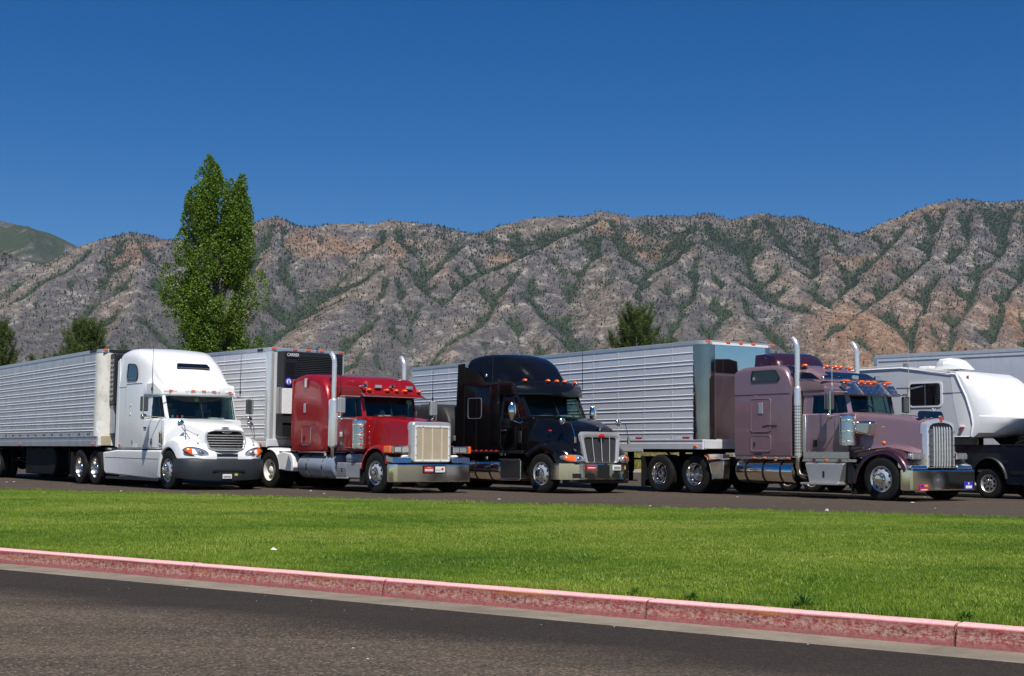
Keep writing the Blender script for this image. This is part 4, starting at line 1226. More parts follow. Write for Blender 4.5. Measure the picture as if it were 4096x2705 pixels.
# ------------------------------------------------------------------ box trailers
def trailer(label, pose, L=16.0, H=4.08, zf=1.10, ribs=(), nose='square', side='skin', ribmat='bead', rail_z=1.43, quilt=False, corner=.12, bogie=(10.9, 12.2), corner_mat='bright', nose_mat='chrome', landing=3.2, group='semi trailers parked behind the tractors', kindname='semi_trailer', wheels=True, rail_mat='skin'):
    r = root(kindname, label, 'trailer', (pose[0], pose[1], 0), pose[2], group)
    W = 1.3
    # body shell: floor plan with rounded front corners
    c = corner
    plan = [(-L, -W), (-c, -W)] + [(-c + c * math.sin(R_(a)), -W + c - c * math.cos(R_(a))) for a in (15, 30, 45, 60, 75, 90)] + [(-c + c * math.cos(R_(a)), W - c + c * math.sin(R_(a))) for a in (15, 30, 45, 60, 75, 90)] + [(-L, W)]
    MB().loft([[(x, y, rail_z) for x, y in plan], [(x, y, H - .10) for x, y in plan]]).build('body', M[side], r, bevel=.0, ang=25)
    # roof edge rail, bottom rail
    def offset(d): return [(x + (d if x > -L + .1 else -d), y + (d if y > 0 else -d)) for x, y in plan]
    MB().loft([[(x, y, H - .102) for x, y in offset(.012)], [(x, y, H - .02) for x, y in offset(.012)], [(x * .9998, y * .985, H) for x, y in plan]]).build('roof_rail', M['alu'], r, ang=25)
    for y in (-1, 1):
        MB().prism([(y * W, zf), (y * (W + .022), zf + .01), (y * (W + .022), zf + .16), (y * (W + .008), zf + .175), (y * (W + .008), rail_z - .03), (y * (W + .02), rail_z - .02), (y * (W + .02), rail_z), (y * (W - .12), rail_z), (y * (W - .12), zf)], -L + .02, -.02, 'x').build('bottom_rail', M[rail_mat], r, ang=25)
    box_part(r, 'front_sill', 'skin' if nose != 'white' else 'cream', -.1, .035, -W + .02, W - .02, zf + .02, rail_z - .002, .015)
    box_part(r, 'floor', 'frame', -L + .02, -.11, -W + .13, W - .13, zf + .03, rail_z - .01, 0)
    # raised beads along the near side
    x0, x1 = -L + .15, -c - .04
    bead = [(0, -.018), (-.009, -.011), (-.013, .003), (-.003, .018), (0, .019)]
    me = None
    for z in ribs:
        if me is None:
            rings = [[(x, y - W, dz) for y, dz in bead] for x in np.linspace(x0, x1, 2)]
            o = MB().loft(rings).build('rib', M[ribmat], r, ang=20); me = o
        else:
            o = me.copy(); COL.objects.link(o); o.parent = r
        o.location = (0, 0, z)
    # sheet joints and rivet lines of the side skin
    n = int(L / 1.22)
    seam = None
    for i in range(1, n):
        if seam is None:
            b = MB().box(-.03, .03, -W - .0035, -W, rail_z + .03, H - .12)
            for z in np.arange(rail_z + .06, H - .14, .075):
                for dx in (-.02, .02): b.ball((dx, -W - .004, z), (.006, .004, .006), 6, 3)
            seam = b.build('panel_joint', M[side], r); o = seam
        else:
            o = seam.copy(); COL.objects.link(o); o.parent = r
        o.location = (-i * 1.22 - .1, 0, 0)
    # front corner posts
    if nose != 'white':
        for y in (-1, 1):
            MB().loft([[(x, y * abs(yy), z) for x, yy in [(-c - .05, W + .006)] + [(-c + (c + .006) * math.sin(R_(a)), W - c + (c + .006) * math.cos(R_(a))) for a in (0, 15, 30, 45, 60, 75, 90)] + [(.006, W - c - .08), (-.02, W - c - .08), (-c - .05, W - .03)]] for z in (rail_z + .005, H - .105)]).build('corner_post', M[corner_mat], r, ang=30)
    # rear
    for y in (-1, 1):
        box_part(r, 'rear_door', 'alu', -L - .04, -L - .002, min(y * .01, y * (W - .03)), max(y * .01, y * (W - .03)), rail_z, H - .12, .01)
    box_part(r, 'rear_frame', 'steel', -L - .05, -L + .06, -W - .01, -W + .09, zf, H - .03, .01)
    box_part(r, 'rear_bumper', 'frame', -L - .05, -L + .05, -1.1, 1.1, .5, .6, .01)
    # amber and red lamps, reflector strips
    for y in (-1.15, -.45, .0, .45, 1.15):
        box_part(r, 'marker_lamp', 'amber', .012, .05, y - .07, y + .07, H - .055, H + .0, .012)
    for k, x in enumerate((-.3, -L * .5, -L + .3)):
        box_part(r, 'marker_lamp', 'amber' if k < 2 else 'redlens', x - .07, x + .07, -W - .06, -W - .022, zf + .05, zf + .11, .015)
    if wheels:
        for x in bogie:
            axle(r, -x, 1.0, .51)
            for s in (-1, 1): wheel(r, -x, s * 1.24, s, 'drive', 'alu_dull')
        for s in (-.5, .5): box_part(r, 'bogie_rail', 'frame', -bogie[1] - .9, -bogie[0] + .9, s - .05, s + .05, .72, zf + .03, .01)
        mud_flap(r, -bogie[1] - .75, -1.22, -.62, .25, 1.05); mud_flap(r, -bogie[1] - .75, .62, 1.22, .25, 1.05)
    # landing legs with braces and foot pads
    for s in (-1, 1):
        b = MB(); b.box(-landing - .07, -landing + .07, s * .95 - .07, s * .95 + .07, .55, zf + .05); b.box(-landing - .05, -landing + .05, s * .95 - .05, s * .95 + .05, .30, .56)
        b.box(-landing - .16, -landing + .16, s * .95 - .13, s * .95 + .13, .27, .30)
        b.tube([(-landing - .85, s * .95, zf + .04), (-landing - .04, s * .95, .62)], .035, 6)
        b.build('landing_leg', M['frame'], r, bevel=.006)
    MB().tube([(-landing, -.95, .9), (-landing, .95, .9)], .03, 6).build('landing_brace', M['frame'], r)
    for i in range(12):
        x = -1.2 - i * (L - 2) / 12
        o = box_part(r, 'cross_member', 'frame', x - .04, x + .04, -W + .1, W - .1, zf - .08, zf + .03, 0)
    return r

def rib_pairs(first, pitch, gap, n): return [z for i in range(n) for z in (first - i * pitch, first - i * pitch - gap)]
PT = (6.057 - .08 * .843 + .36 * .538, 38.173 - .08 * .538 - .36 * .843, 57.44)
pt = trailer('long ribbed aluminium dry van trailer coupled to the mauve lorry, with mirror polished nose', PT, L=16.2, H=4.08, zf=1.17, rail_z=1.43, ribs=[3.76] + rib_pairs(3.54, .305, .10, 7), corner=.36, corner_mat='dark_reflection_steel', landing=3.6, bogie=(11.5, 12.8))
# polished nose sheet follows the rounded front
box_part(pt, 'nose_sheet', 'mirror_sheet', .003, .012, -.90, .90, 1.46, 3.96, 0)
box_part(pt, 'nose_rail', 'signwhite', .0, .03, -1.0, 1.0, 3.965, 4.03, .006)
for y in (-.62, .62):
    b = MB()
    for z in np.arange(1.5, 3.9, .075): b.ball((.013, y, z), (.006, .008, .008), 6, 3)
    b.build('rivets', M['steel'], pt, kind='stuff')
for x in (-.72, -2.79, -4.6, -6.8, -9, -11.2, -13.4):
    box_part(pt, 'reflector', 'redlens', x - .15, x + .15, -1.304, -1.3005, 1.455, 1.505, 0)
    box_part(pt, 'reflector', 'signwhite', x - .47, x - .17, -1.304, -1.3005, 1.455, 1.505, 0, label='white reflector strip')
b = MB()
for i in range(38):
    for z in (1.26, 1.31, 1.37):
        for dx in (0, .12): b.ball((-.3 - i * .41 - dx, -1.311, z), (.009, .006, .009), 6, 3)
b.build('rivets', M['steel'], pt, kind='stuff')
box_part(pt, 'lower_rail', 'skin', -9.5, -2.58, -1.325, -1.29, 1.10, 1.185, .006)

RT = (-5.911, 40.48, 48.98)
rt = trailer('ribbed aluminium trailer with black louvred cooling unit, coupled to the dark red lorry', RT, L=14.6, H=3.97, zf=1.14, rail_z=1.37, ribs=rib_pairs(3.66, .27, .09, 9), corner=.10, landing=3.1, bogie=(11, 12.3))
cu = empty_part('cooling_unit', rt)
box_part(cu, 'unit_body', 'plastic', .012, .42, -1.05, .95, 2.78, 3.86, .04)
box_part(cu, 'lower_body', 'plastic', .012, .38, -1.05, .95, 1.45, 2.76, .03)
sl = None
for i in range(17):
    z = 2.90 + i * .052
    if sl is None:
        sl = MB().hexa([(.421, -.62, -.016), (.421, .90, -.016), (.455, .90, -.006), (.455, -.62, -.006)], [(.421, -.62, .004), (.421, .90, .004), (.437, .90, .022), (.437, -.62, .022)]).build('louvre', M['plastic'], cu); o = sl
    else:
        o = sl.copy(); COL.objects.link(o); o.parent = cu
    o.location = (0, 0, z)
b2 = None
for i in range(14):
    z = 2.84 + i * .052
    o = box_part(cu, 'louvre', 'plastic', .421, .44, -1.0, -.68, z, z + .03, .004)
box_part(cu, 'name_strip', 'plastic', .423, .445, -1.0, -.55, 3.68, 3.82, .004)
text('lettering', 'CARRIER', .125, M['letter'], cu, (.447, -.775, 3.75), FACE_FRONT, .002, .82)
MB().lathe([(0, .115), (.012, .115), (.013, .0005)], c=(.457, -.92, 2.99), axis='x', n=24).build('emblem', M['signblue'], cu)
MB().lathe([(0, .075), (.006, .075), (.007, .0005)], c=(.470, -.92, 2.99), axis='x', n=24).build('emblem_ring', M['letter'], cu)
MB().hexa([(.478, -.95, 2.93), (.478, -.89, 2.93), (.478, -.91, 3.05), (.478, -.93, 3.05)], [(.482, -.95, 2.93), (.482, -.89, 2.93), (.482, -.91, 3.05), (.482, -.93, 3.05)]).build('emblem_figure', M['signblue'], cu)
box_part(cu, 'front_panel', 'signwhite', .40, .46, -1.10, .0, 2.08, 2.80, .01)
box_part(cu, 'front_panel', 'alu', .30, .42, -1.22, -1.11, 2.08, 2.82, .01, label='grey narrow cooling unit panel')
box_part(cu, 'front_panel', 'tarp', .382, .42, -1.06, .1, 1.82, 2.07, .01, label='dark lower cooling unit panel')
MB().tube([(.2, .18, 3.86), (.25, .16, 3.99), (.22, .26, 4.04)], .03, 8).build('unit_exhaust', M['chrome'], cu)
box_part(rt, 'roof_cap', 'plastic', -.62, -.30, -1.318, -1.29, 3.86, 3.94, .01, label='dark scuffed roof edge patch')

WT = (-11.005, 41.692, 55.68)
wt_ = trailer('dull quilted silver refrigerated trailer with worn white nose, coupled to the white lorry', WT, L=16.1, H=3.98, zf=1.12, rail_z=1.42, ribs=rib_pairs(3.60, .242, .085, 9), nose='white', rail_mat='alu_dull', side='quilt', ribmat='bead', corner=.30, landing=3.55, bogie=(11.2, 12.5))
tank_ = MB().lathe([(-1.16, .0005), (-1.15, .40), (-1.11, .445), (1.11, .445), (1.15, .40), (1.16, .0005)], c=(-4.92, 0, .655), n=32).build('fuel_tank', M['frame'], wt_, ang=40)
box_part(wt_, 'storage_rack', 'frame', -8.0, -4.95, -1.14, 1.14, .21, 1.10, .05)
b = MB().tube([(-8.0, -1.0, .75), (-8.5, -1.0, .58), (-9.2, -1.0, .66), (-9.8, -1.0, .62)], .025, 6)
b.tube([(-8.0, -.9, .9), (-8.6, -.9, .70), (-9.5, -.9, .72)], .02, 6)
b.build('air_hose', M['frame'], wt_)
cr = .306
# worn white wrap round the front corner
MB().loft([[(x, -abs(y), z) for x, y in [(-.36, 1.306)] + [(-.30 + cr * math.sin(R_(a)), 1.0 + cr * math.cos(R_(a))) for a in (0, 15, 30, 45, 60, 75, 90)] + [(.008, .75), (-.02, .75), (-.36, 1.28)]] for z in (1.43, 3.87)]).build('corner_panel', M['cream'], wt_, ang=30)
MB().loft([[(x, abs(y), z) for x, y in [(-.36, 1.306)] + [(-.30 + cr * math.sin(R_(a)), 1.0 + cr * math.cos(R_(a))) for a in (0, 15, 30, 45, 60, 75, 90)] + [(.008, .75), (-.02, .75), (-.36, 1.28)]] for z in (1.43, 3.87)]).build('corner_panel', M['cream'], wt_, ang=30)
b = MB(); b.loft([[(-.9, -1.317, 3.88), (-.28, -1.317, 3.88), (.02, -1.02, 3.88), (.06, -.6, 3.88), (.06, .6, 3.88), (.02, 1.02, 3.88), (-.28, 1.317, 3.88), (-.9, 1.317, 3.88)], [(-.9, -1.317, 3.985), (-.28, -1.317, 3.985), (.02, -1.02, 3.985), (.06, -.6, 3.985), (.06, .6, 3.985), (.02, 1.02, 3.985), (-.28, 1.317, 3.985), (-.9, 1.317, 3.985)]])
b.build('roof_cap', M['plastic'], wt_, bevel=.02)
cu2 = empty_part('cooling_unit', wt_)
box_part(cu2, 'unit_body', 'plastic', .012, .50, -1.0, 1.0, 2.35, 3.84, .05)
b = MB()
for i in range(9):
    for k in range(2):
        b.lathe([(0, .055), (-.006, .055), (-.007, .0005)], c=(.14 + .16 * k, -1.001, 2.5 + .14 * i), n=12)
b.build('intake_holes', M['alu_dull'], cu2, kind='stuff')
box_part(cu2, 'lower_panel', 'alu_dull', .012, .30, -.95, .95, 1.5, 2.33, .02)
# floor-level slots along the side and torn patch on the corner
b = MB()
for i in range(17):
    for dx in (0, .13): b.box(-.75 - i * .92 - dx - .035, -.75 - i * .92 - dx + .035, -1.3035, -1.3005, 1.445, 1.51)
b.build('floor_slots', M['hole'], wt_, kind='stuff')
g = np.random.default_rng(4)
pts = [(-.02 + .09 * math.cos(a) * g.uniform(.7, 1.3), 1.70 + .20 * math.sin(a) * g.uniform(.7, 1.25)) for a in np.linspace(0, 2 * PI, 13)[:-1]]
MB().loft([[(-.30 + (cr + .003) * math.sin(q), -1.0 - (cr + .003) * math.cos(q), z) for q, z in [(.75 + (x + .02) * 3.2, z) for x, z in pts]], [(-.30 + (cr + .006) * math.sin(q), -1.0 - (cr + .006) * math.cos(q), z) for q, z in [(.75 + (x + .02) * 3.2, z) for x, z in pts]]]).build('scraped_patch', M['rvroof'], wt_, label='scraped pale patch low on the nose corner')
box_part(wt_, 'corner_plate', 'bugscreen', -.12, .04, -1.2, -.9, 1.15, 1.42, .01)

BT = (11.09 + 16.1 * math.cos(R_(47)) + 1.3 * math.sin(R_(47)), 42.6 - 16.1 * math.sin(R_(47)) + 1.3 * math.cos(R_(47)), 47)
bt = trailer('plain pale grey box trailer with riveted sides behind the white caravan', BT, L=16.1, H=4.1, zf=1.1, rail_z=1.3, ribs=(), side='greybox', corner=.1, landing=3.2, bogie=(11.5, 12.8))
b = MB()
for i in range(26):
    for z in np.arange(1.4, 3.9, .06):
        b.ball((-.9 - i * .6, -1.3015, z), (.007, .005, .007), 5, 3)
b.build('rivets', M['steel'], bt, kind='stuff')
box_part(bt, 'side_skirt_strip', 'trim', -16.0, -.2, -1.306, -1.3005, 3.86, 3.90, 0)
# ------------------------------------------------------------------ the two aerodynamic tractors
def aero_common(r, P):
    paint = P['paint']; mt = M[paint]
    hw = 1.22
    # sleeper and high roof as one shell
    top = P['top']; hws = P.get('hw_top', [(-9, 1.12), (0, 1.0)])
    rear = P['rear']; split_x = P['door_rear']
    def ring_s(x): return rr(x, hw, P['sill'], sm(x, top), rt=pl(x, P['rt']), rb=.05, hwt=pl(x, hws), crown=.03, zb=P['shoulder'])
    xs = list(np.linspace(rear, split_x, 14))
    rings = [ring_s(x) for x in xs]
    first = [(p[0] - .03, p[1] * .94, P['sill'] + .08 + (p[2] - P['sill']) * .955) for p in rings[0]]
    MB().loft([first] + rings).build('sleeper', mt, r, ang=32)
    # roof fairing over the cab down to the visor lip
    zr = P['roof_z']
    xs = list(np.linspace(split_x - .002, P['lip'][0], 16))
    def ring_r(x): return rr(x, pl(x, P['roof_hw']), zr + pl(x, [(split_x, 0), (P['lip'][0], P['lip'][1] - zr)]), max(sm(x, top), zr + .1), rt=min(pl(x, P['rt']), max(sm(x, top) - zr, .12) * .46), rb=.02, hwt=pl(x, P['roof_hwt']), crown=.035, zb=P['shoulder'])
    rings = [ring_r(x) for x in xs]
    MB().loft(rings).build('roof_fairing', mt, r, ang=32)
    # lower cab between sleeper and cowl
    def ring_c(x): return rr(x, pl(x, P['cab_hw']), P['sill'], P['belt'] + pl(x, P['belt_rise']), rt=.07, rb=.05, crown=.0)
    MB().loft([ring_c(x) for x in np.linspace(split_x + .002, P['cowl'], 8)]).build('cab', mt, r, ang=32)
    greenhouse(r, paint, split_x, P['x_win'], P['wsb'], P['wst'], P['belt'], P['roof_z'], 1.20, P.get('hwt', 1.14))
    # door outline, handle
    for s in (-1, 1):
        y = s * 1.222
        o = panel_line(r, [(split_x + .06, y, P['belt'] - .02), (split_x + .06, y, P['sill'] + .12), (split_x + .16, y, P['sill'] + .04), (P['x_win'] + .55, y, P['sill'] + .04), (P['x_win'] + .80, y * .998, P['sill'] + .30), (P['x_win'] + .80, y * .995, P['belt'] - .02)], .005, P['seam'], 'door_seam')
        box_part(r, 'door_handle', P.get('handle', 'plastic'), split_x + .12, split_x + .30, min(y, y + s * .02), max(y, y + s * .02), 1.62, 1.66, .008)
        panel_line(r, [(rear + .52, y, P['sill'] + .02), (rear + .52, y, sm(rear + .52, top) - .5)], .005, P['seam'])
    # hood
    def ring_h(x):
        t_ = (x - P['hood'][0][0]) / (P['hood'][-1][0] - P['hood'][0][0])
        return rr(x, pl(x, P['hood_hw']), pl(x, P['hood_z0']), sm(x, P['hood']), rt=pl(x, P['hood_rt']), rb=.04, hwt=pl(x, P['hood_hwt']), crown=pl(x, P['hood_crown']))
    MB().loft([ring_h(x) for x in np.linspace(P['hood'][0][0], P['hood'][-1][0], 16)]).build('hood', mt, r, ang=34)
    # fenders: solid shoulders with a wheel arch cut under them
    for s in (-1, 1):
        rings = []
        xs = np.concatenate([np.linspace(P['fend'][0][0], P['fend'][-1][0], 30)])
        for x in xs:
            zt = sm(x, P['fend']); yo = sm(x, P['fend_y']); R0 = P['arch_r']
            dx = abs(x - .0)
            zb = .5 + math.sqrt(max(R0 * R0 - dx * dx, 0)) if dx < R0 else pl(x, P['fend_z0'])
            zb = max(zb, pl(x, P['fend_z0'])); zb = min(zb, zt - .05)
            yi = pl(x, P['fend_yi'])
            h = zt - zb
            rings.append([(x, s * yi, zb), (x, s * yi, zt + pl(x, P['fend_in'])), (x, s * (yi + (yo - yi) * .35), zt + .01 + pl(x, P['fend_in']) * .4), (x, s * (yi + (yo - yi) * .62), zt - .005), (x, s * (yi + (yo - yi) * .82), zt - min(.05, h * .2)), (x, s * (yo - .035), zt - min(.12, h * .42)), (x, s * yo, zt - min(.24, h * .7)), (x, s * yo, zb + min(.02, h * .1)), (x, s * (yo - .03), zb)])
        MB().loft(rings).build('fender', mt, r, ang=30)
        MB().loft([[(x, s * .62, z), (x, s * 1.17, z), (x, s * 1.17, z - .02), (x, s * .62, z - .02)] for x, z in arch(0, .5, P['arch_r'] + .005, P['arch_r'] + .005, 8, 178, 14)]).build('wheel_liner', M['plastic'], r)
    # chassis and wheels
    frame_rails(r, -7.1, .75, .74)
    for s in (-1, 1):
        wheel(r, 0, s * 1.22, s, 'steer', 'wheel_alu')
    for x in P['drive']:
        axle(r, x, 1.0, .51)
        for s in (-1, 1): wheel(r, x, s * 1.22, s, 'drive', P['rim'])
    axle(r, 0, .95, .48, .06)
    fifth_wheel(r, P['drive'][0] - .62, 1.04)
    for s in (-1, 1): mud_flap(r, P['drive'][-1] - .72, s * .92 - .3, s * .92 + .3, .2, .95)
    box_part(r, 'engine_bay', 'frame', -.5, .8, -.55, .55, .45, .95, .05)

# ---------------- white
WH = root('tractor_truck', 'white high roof lorry tractor with dark grey plastic bumper', 'truck', (-8.075, 37.78, 0), 53.05, 'tractor trucks parked side by side')
aero_common(WH, dict(paint='white', seam='alu_dull', rim='steel', rear=-3.55, door_rear=-1.78, sill=1.06, belt=1.90, belt_rise=[(-1.8, 0), (-.6, -.02)],
    shoulder=2.84, top=[(-3.6, 3.80), (-3.2, 3.88), (-2.7, 3.87), (-2.2, 3.78), (-1.8, 3.62), (-1.4, 3.36), (-1.1, 3.06), (-.95, 2.86), (-.86, 2.72)],
    rt=[(-3.6, .22), (-1.8, .40), (-1.1, .32), (-.86, .10)], hw_top=[(-3.6, 1.17), (-2.4, 1.13), (-1.78, 1.06)],
    roof_z=2.52, roof_hw=[(-1.78, 1.22), (-1.2, 1.19), (-.86, 1.08)], roof_hwt=[(-1.78, 1.06), (-1.2, .98), (-.86, .96)], lip=(-.86, 2.53),
    cab_hw=[(-1.78, 1.22), (-1.1, 1.21), (-.50, 1.12)], cowl=-.52, x_win=-1.28, wsb=(-.56, 1.89, .97), wst=(-.84, 2.53, .99), hwt=1.16,
    hood=[(-.56, 1.87), (-.2, 1.83), (.2, 1.77), (.55, 1.69), (.74, 1.625), (.80, 1.60), (.835, 1.56)], hood_hw=[(-.56, 1.10), (-.1, .98), (.4, .80), (.8, .66), (.96, .62)], hood_hwt=[(-.56, .92), (0, .80), (.5, .68), (.96, .56)],
    hood_z0=[(-.56, 1.0), (.3, .86), (.96, .84)], hood_rt=[(-.56, .16), (.6, .14), (.96, .12)], hood_crown=[(-.56, .02), (.5, .05), (.96, .06)],
    fend=[(-.56, 1.04), (-.35, 1.24), (-.05, 1.38), (.25, 1.40), (.5, 1.34), (.72, 1.23), (.88, 1.10), (.98, .96), (1.03, .86)], fend_y=[(-.56, 1.225), (.3, 1.22), (.6, 1.18), (.8, 1.06), (.95, .86), (1.03, .70)], fend_yi=[(-.56, .60), (.8, .52), (1.03, .3)], fend_in=[(-.56, .03), (.2, .08), (.7, .12), (1.03, .06)],
    fend_z0=[(-.56, .98), (-.5, .9), (.5, .80), (1.03, .815)], arch_r=.60, drive=(-5.26, -6.55)))
# nose between the lamps, grille, lower slot
b = MB(); b.loft([rr(x, h, .83, z, .10, .03) for x, h, z in ((.70, .80, 1.10), (.88, .72, 1.04), (.985, .62, .985))]); b.build('nose', M['white'], WH, ang=30)
gr = empty_part('grille', WH)
def gpt(y, z): return (1.0 - (z - 1.0) * .16 - .10 * (y / .6) ** 2, y, z)
oval = []
for i in range(40):
    a = 2 * PI * i / 40; ca_, sa_ = math.cos(a), math.sin(a)
    y = .585 * math.copysign(abs(ca_) ** .38, ca_); z = 1.295 + .285 * math.copysign(abs(sa_) ** .42, sa_)
    if z < 1.295: y *= .94
    oval.append((y, z))
MB().loft([[gpt(y * .99, z) for y, z in oval], [(gpt(y, z)[0] + .02, y * .9, 1.295 + (z - 1.295) * .86) for y, z in oval]]).build('grille_back', M['hole'], gr)
rg = []
for y, z in oval:
    p = gpt(y, z); k1, k2 = .80, .74
    rg.append([(p[0] - .03, y, z), (p[0] + .035, y * .985, 1.295 + (z - 1.295) * .985), (p[0] + .05, y * .94, 1.295 + (z - 1.295) * .92), (p[0] + .03, y * .885, 1.295 + (z - 1.295) * .84), (p[0] - .03, y * .885, 1.295 + (z - 1.295) * .84)])
rg.append(rg[0]); MB().loft(rg, False, False).build('grille_surround', M['bright'], gr, ang=50)
for i in range(6):
    z = 1.090 + i * .068
    row = [gpt(y, z) for y in np.linspace(-.51 + (.03 if i == 0 else 0), .51 - (.03 if i == 0 else 0), 11)]
    MB().loft([[(p[0] + .02, p[1], p[2] - .014), (p[0] + .055, p[1], p[2] - .004), (p[0] + .055, p[1], p[2] + .008), (p[0] + .02, p[1], p[2] + .014)] for p in row]).build('grille_bar', M['bright'], gr)
MB().ball((.965, 0, 1.515), (.02, .14, .03)).build('badge', M['chrome'], gr)
text('lettering', 'FREIGHTLINER', .035, M['letterdark'], gr, (.986, 0, 1.515), FACE_FRONT, .001, .9)
MB().ball((.86, 0, 1.63), (.02, .12, .022)).build('hood_badge', M['chrome'], WH)
box_part(WH, 'lower_grille', 'hole', .97, 1.012, -.40, .40, .885, .945, .015)
# lamps in the shoulders
for s in (-1, 1):
    q = []
    for i in range(20):
        a = 2 * PI * i / 20
        yy = s * (.83 + .30 * math.cos(a)); zz = .985 + .115 * math.sin(a) + .055 * (math.cos(a)) - (.0)
        xx = 1.02 - .40 * max(0, abs(yy) - .52) ** 1.35
        q.append((xx - .03 * math.sin(a) - .02, yy, zz))
    hl = MB().loft([[(p[0] - .12, p[1], p[2]) for p in q], q, [(p[0] * .985 + .025, s * .83 + (p[1] - s * .83) * .6, .985 + (p[2] - .985) * .6) for p in q]]).build('headlight', M['clear'], WH, ang=60)
    panel_line(hl, q, .012, 'plastic', 'lamp_surround', True)
    lens_patch(hl, q, s, .94, .83, .985)
    MB().ball((.985, s * .72, .965), (.05, .085, .065)).build('lamp_bulb', M['chrome'], hl)
# bumper
prof = [(0, .27), (.05, .25), (.085, .36), (.10, .55), (.085, .74), (.06, .80), (0, .81)]
plan = [(.36, 1.215), (.62, 1.205), (.82, 1.12), (.97, .92), (1.06, .60), (1.10, .25), (1.10, 0)]
plan = [(x, -y) for x, y in plan] + [(x, y) for x, y in plan[::-1][1:]]
rings = []
for x, y in plan:
    q = abs(y) / 1.22; nx = .3 + .7 * (1 - q ** 2.2); ny = (0 if abs(y) < .01 else math.copysign(q ** 2, y))
    L = math.hypot(nx, ny)
    rings.append([(x + nx / L * (d - .06), y + ny / L * (d - .06), z + (.03 if z < .4 else 0) * q ** 3 * 2) for d, z in prof] + [(x - nx / L * .14, y - ny / L * .14, .80), (x - nx / L * .14, y - ny / L * .14, .30)])
bp = MB().loft(rings).build('bumper', M['grey_plastic'], WH, ang=40)
box_part(bp, 'bumper_slot', 'hole', 1.115, 1.148, -.46, .46, .475, .555, .02)
for y, z in ((-.62, .70), (.52, .70), (-.58, .36), (.52, .36)): MB().ball((1.12 - .15 * abs(y) ** 2, y, z), (.012, .013, .013)).build('bolt', M['chrome'], bp)
box_part(bp, 'number_plate', 'signwhite', 1.118, 1.135, -.17, .09, .30, .415, .006)
b = MB()
for i in range(6): b.box(1.1352, 1.137, -.145 + i * .036, -.122 + i * .036, .325, .375)
b.build('plate_characters', M['letterdark'], bp, kind='stuff')
box_part(bp, 'permit_sticker', 'signyellow', 1.118, 1.131, .17, .26, .375, .435, .004)
# visor over the windscreen with five lamps set in shallow pods
brow(WH, 'white', -.56, 1.10, [(0, 2.53), (.015, 2.56), (0, 2.68), (-.03, 2.78), (-.09, 2.82), (-.35, 2.86), (-.42, 2.80), (-.35, 2.53), (-.08, 2.50)], .34)
for y in (-.86, -.30, 0, .30, .86):
    x0 = -.545 - .34 * (abs(y) / 1.1) ** 2.2
    o = box_part(WH, 'marker_lamp', 'amber', x0, x0 + .025, y - .06, y + .06, 2.62, 2.665, .01)
for y0, y1 in ((-1.0, -.72), (-.44, .44), (.72, 1.0)):
    bq = MB()
    for k in range(9):
        y = y0 + (y1 - y0) * k / 8; x0 = -.556 - .34 * (abs(y) / 1.1) ** 2.2; bq.ball((x0, y, 2.642), (.02, (y1 - y0) / 12, .045), 8, 5)
    bq.build('lamp_pod', M['white'], WH)
b = MB(); q = rounded([(-1.27, -.50, 3.262), (-1.27, .50, 3.262), (-1.40, .44, 3.375), (-1.40, -.44, 3.375)], .04)
b.slab([(p[0] + .045, p[1], p[2] + .055) for p in q], (.65, 0, .75), .03); b.build('skylight', M['darkglass'], WH)
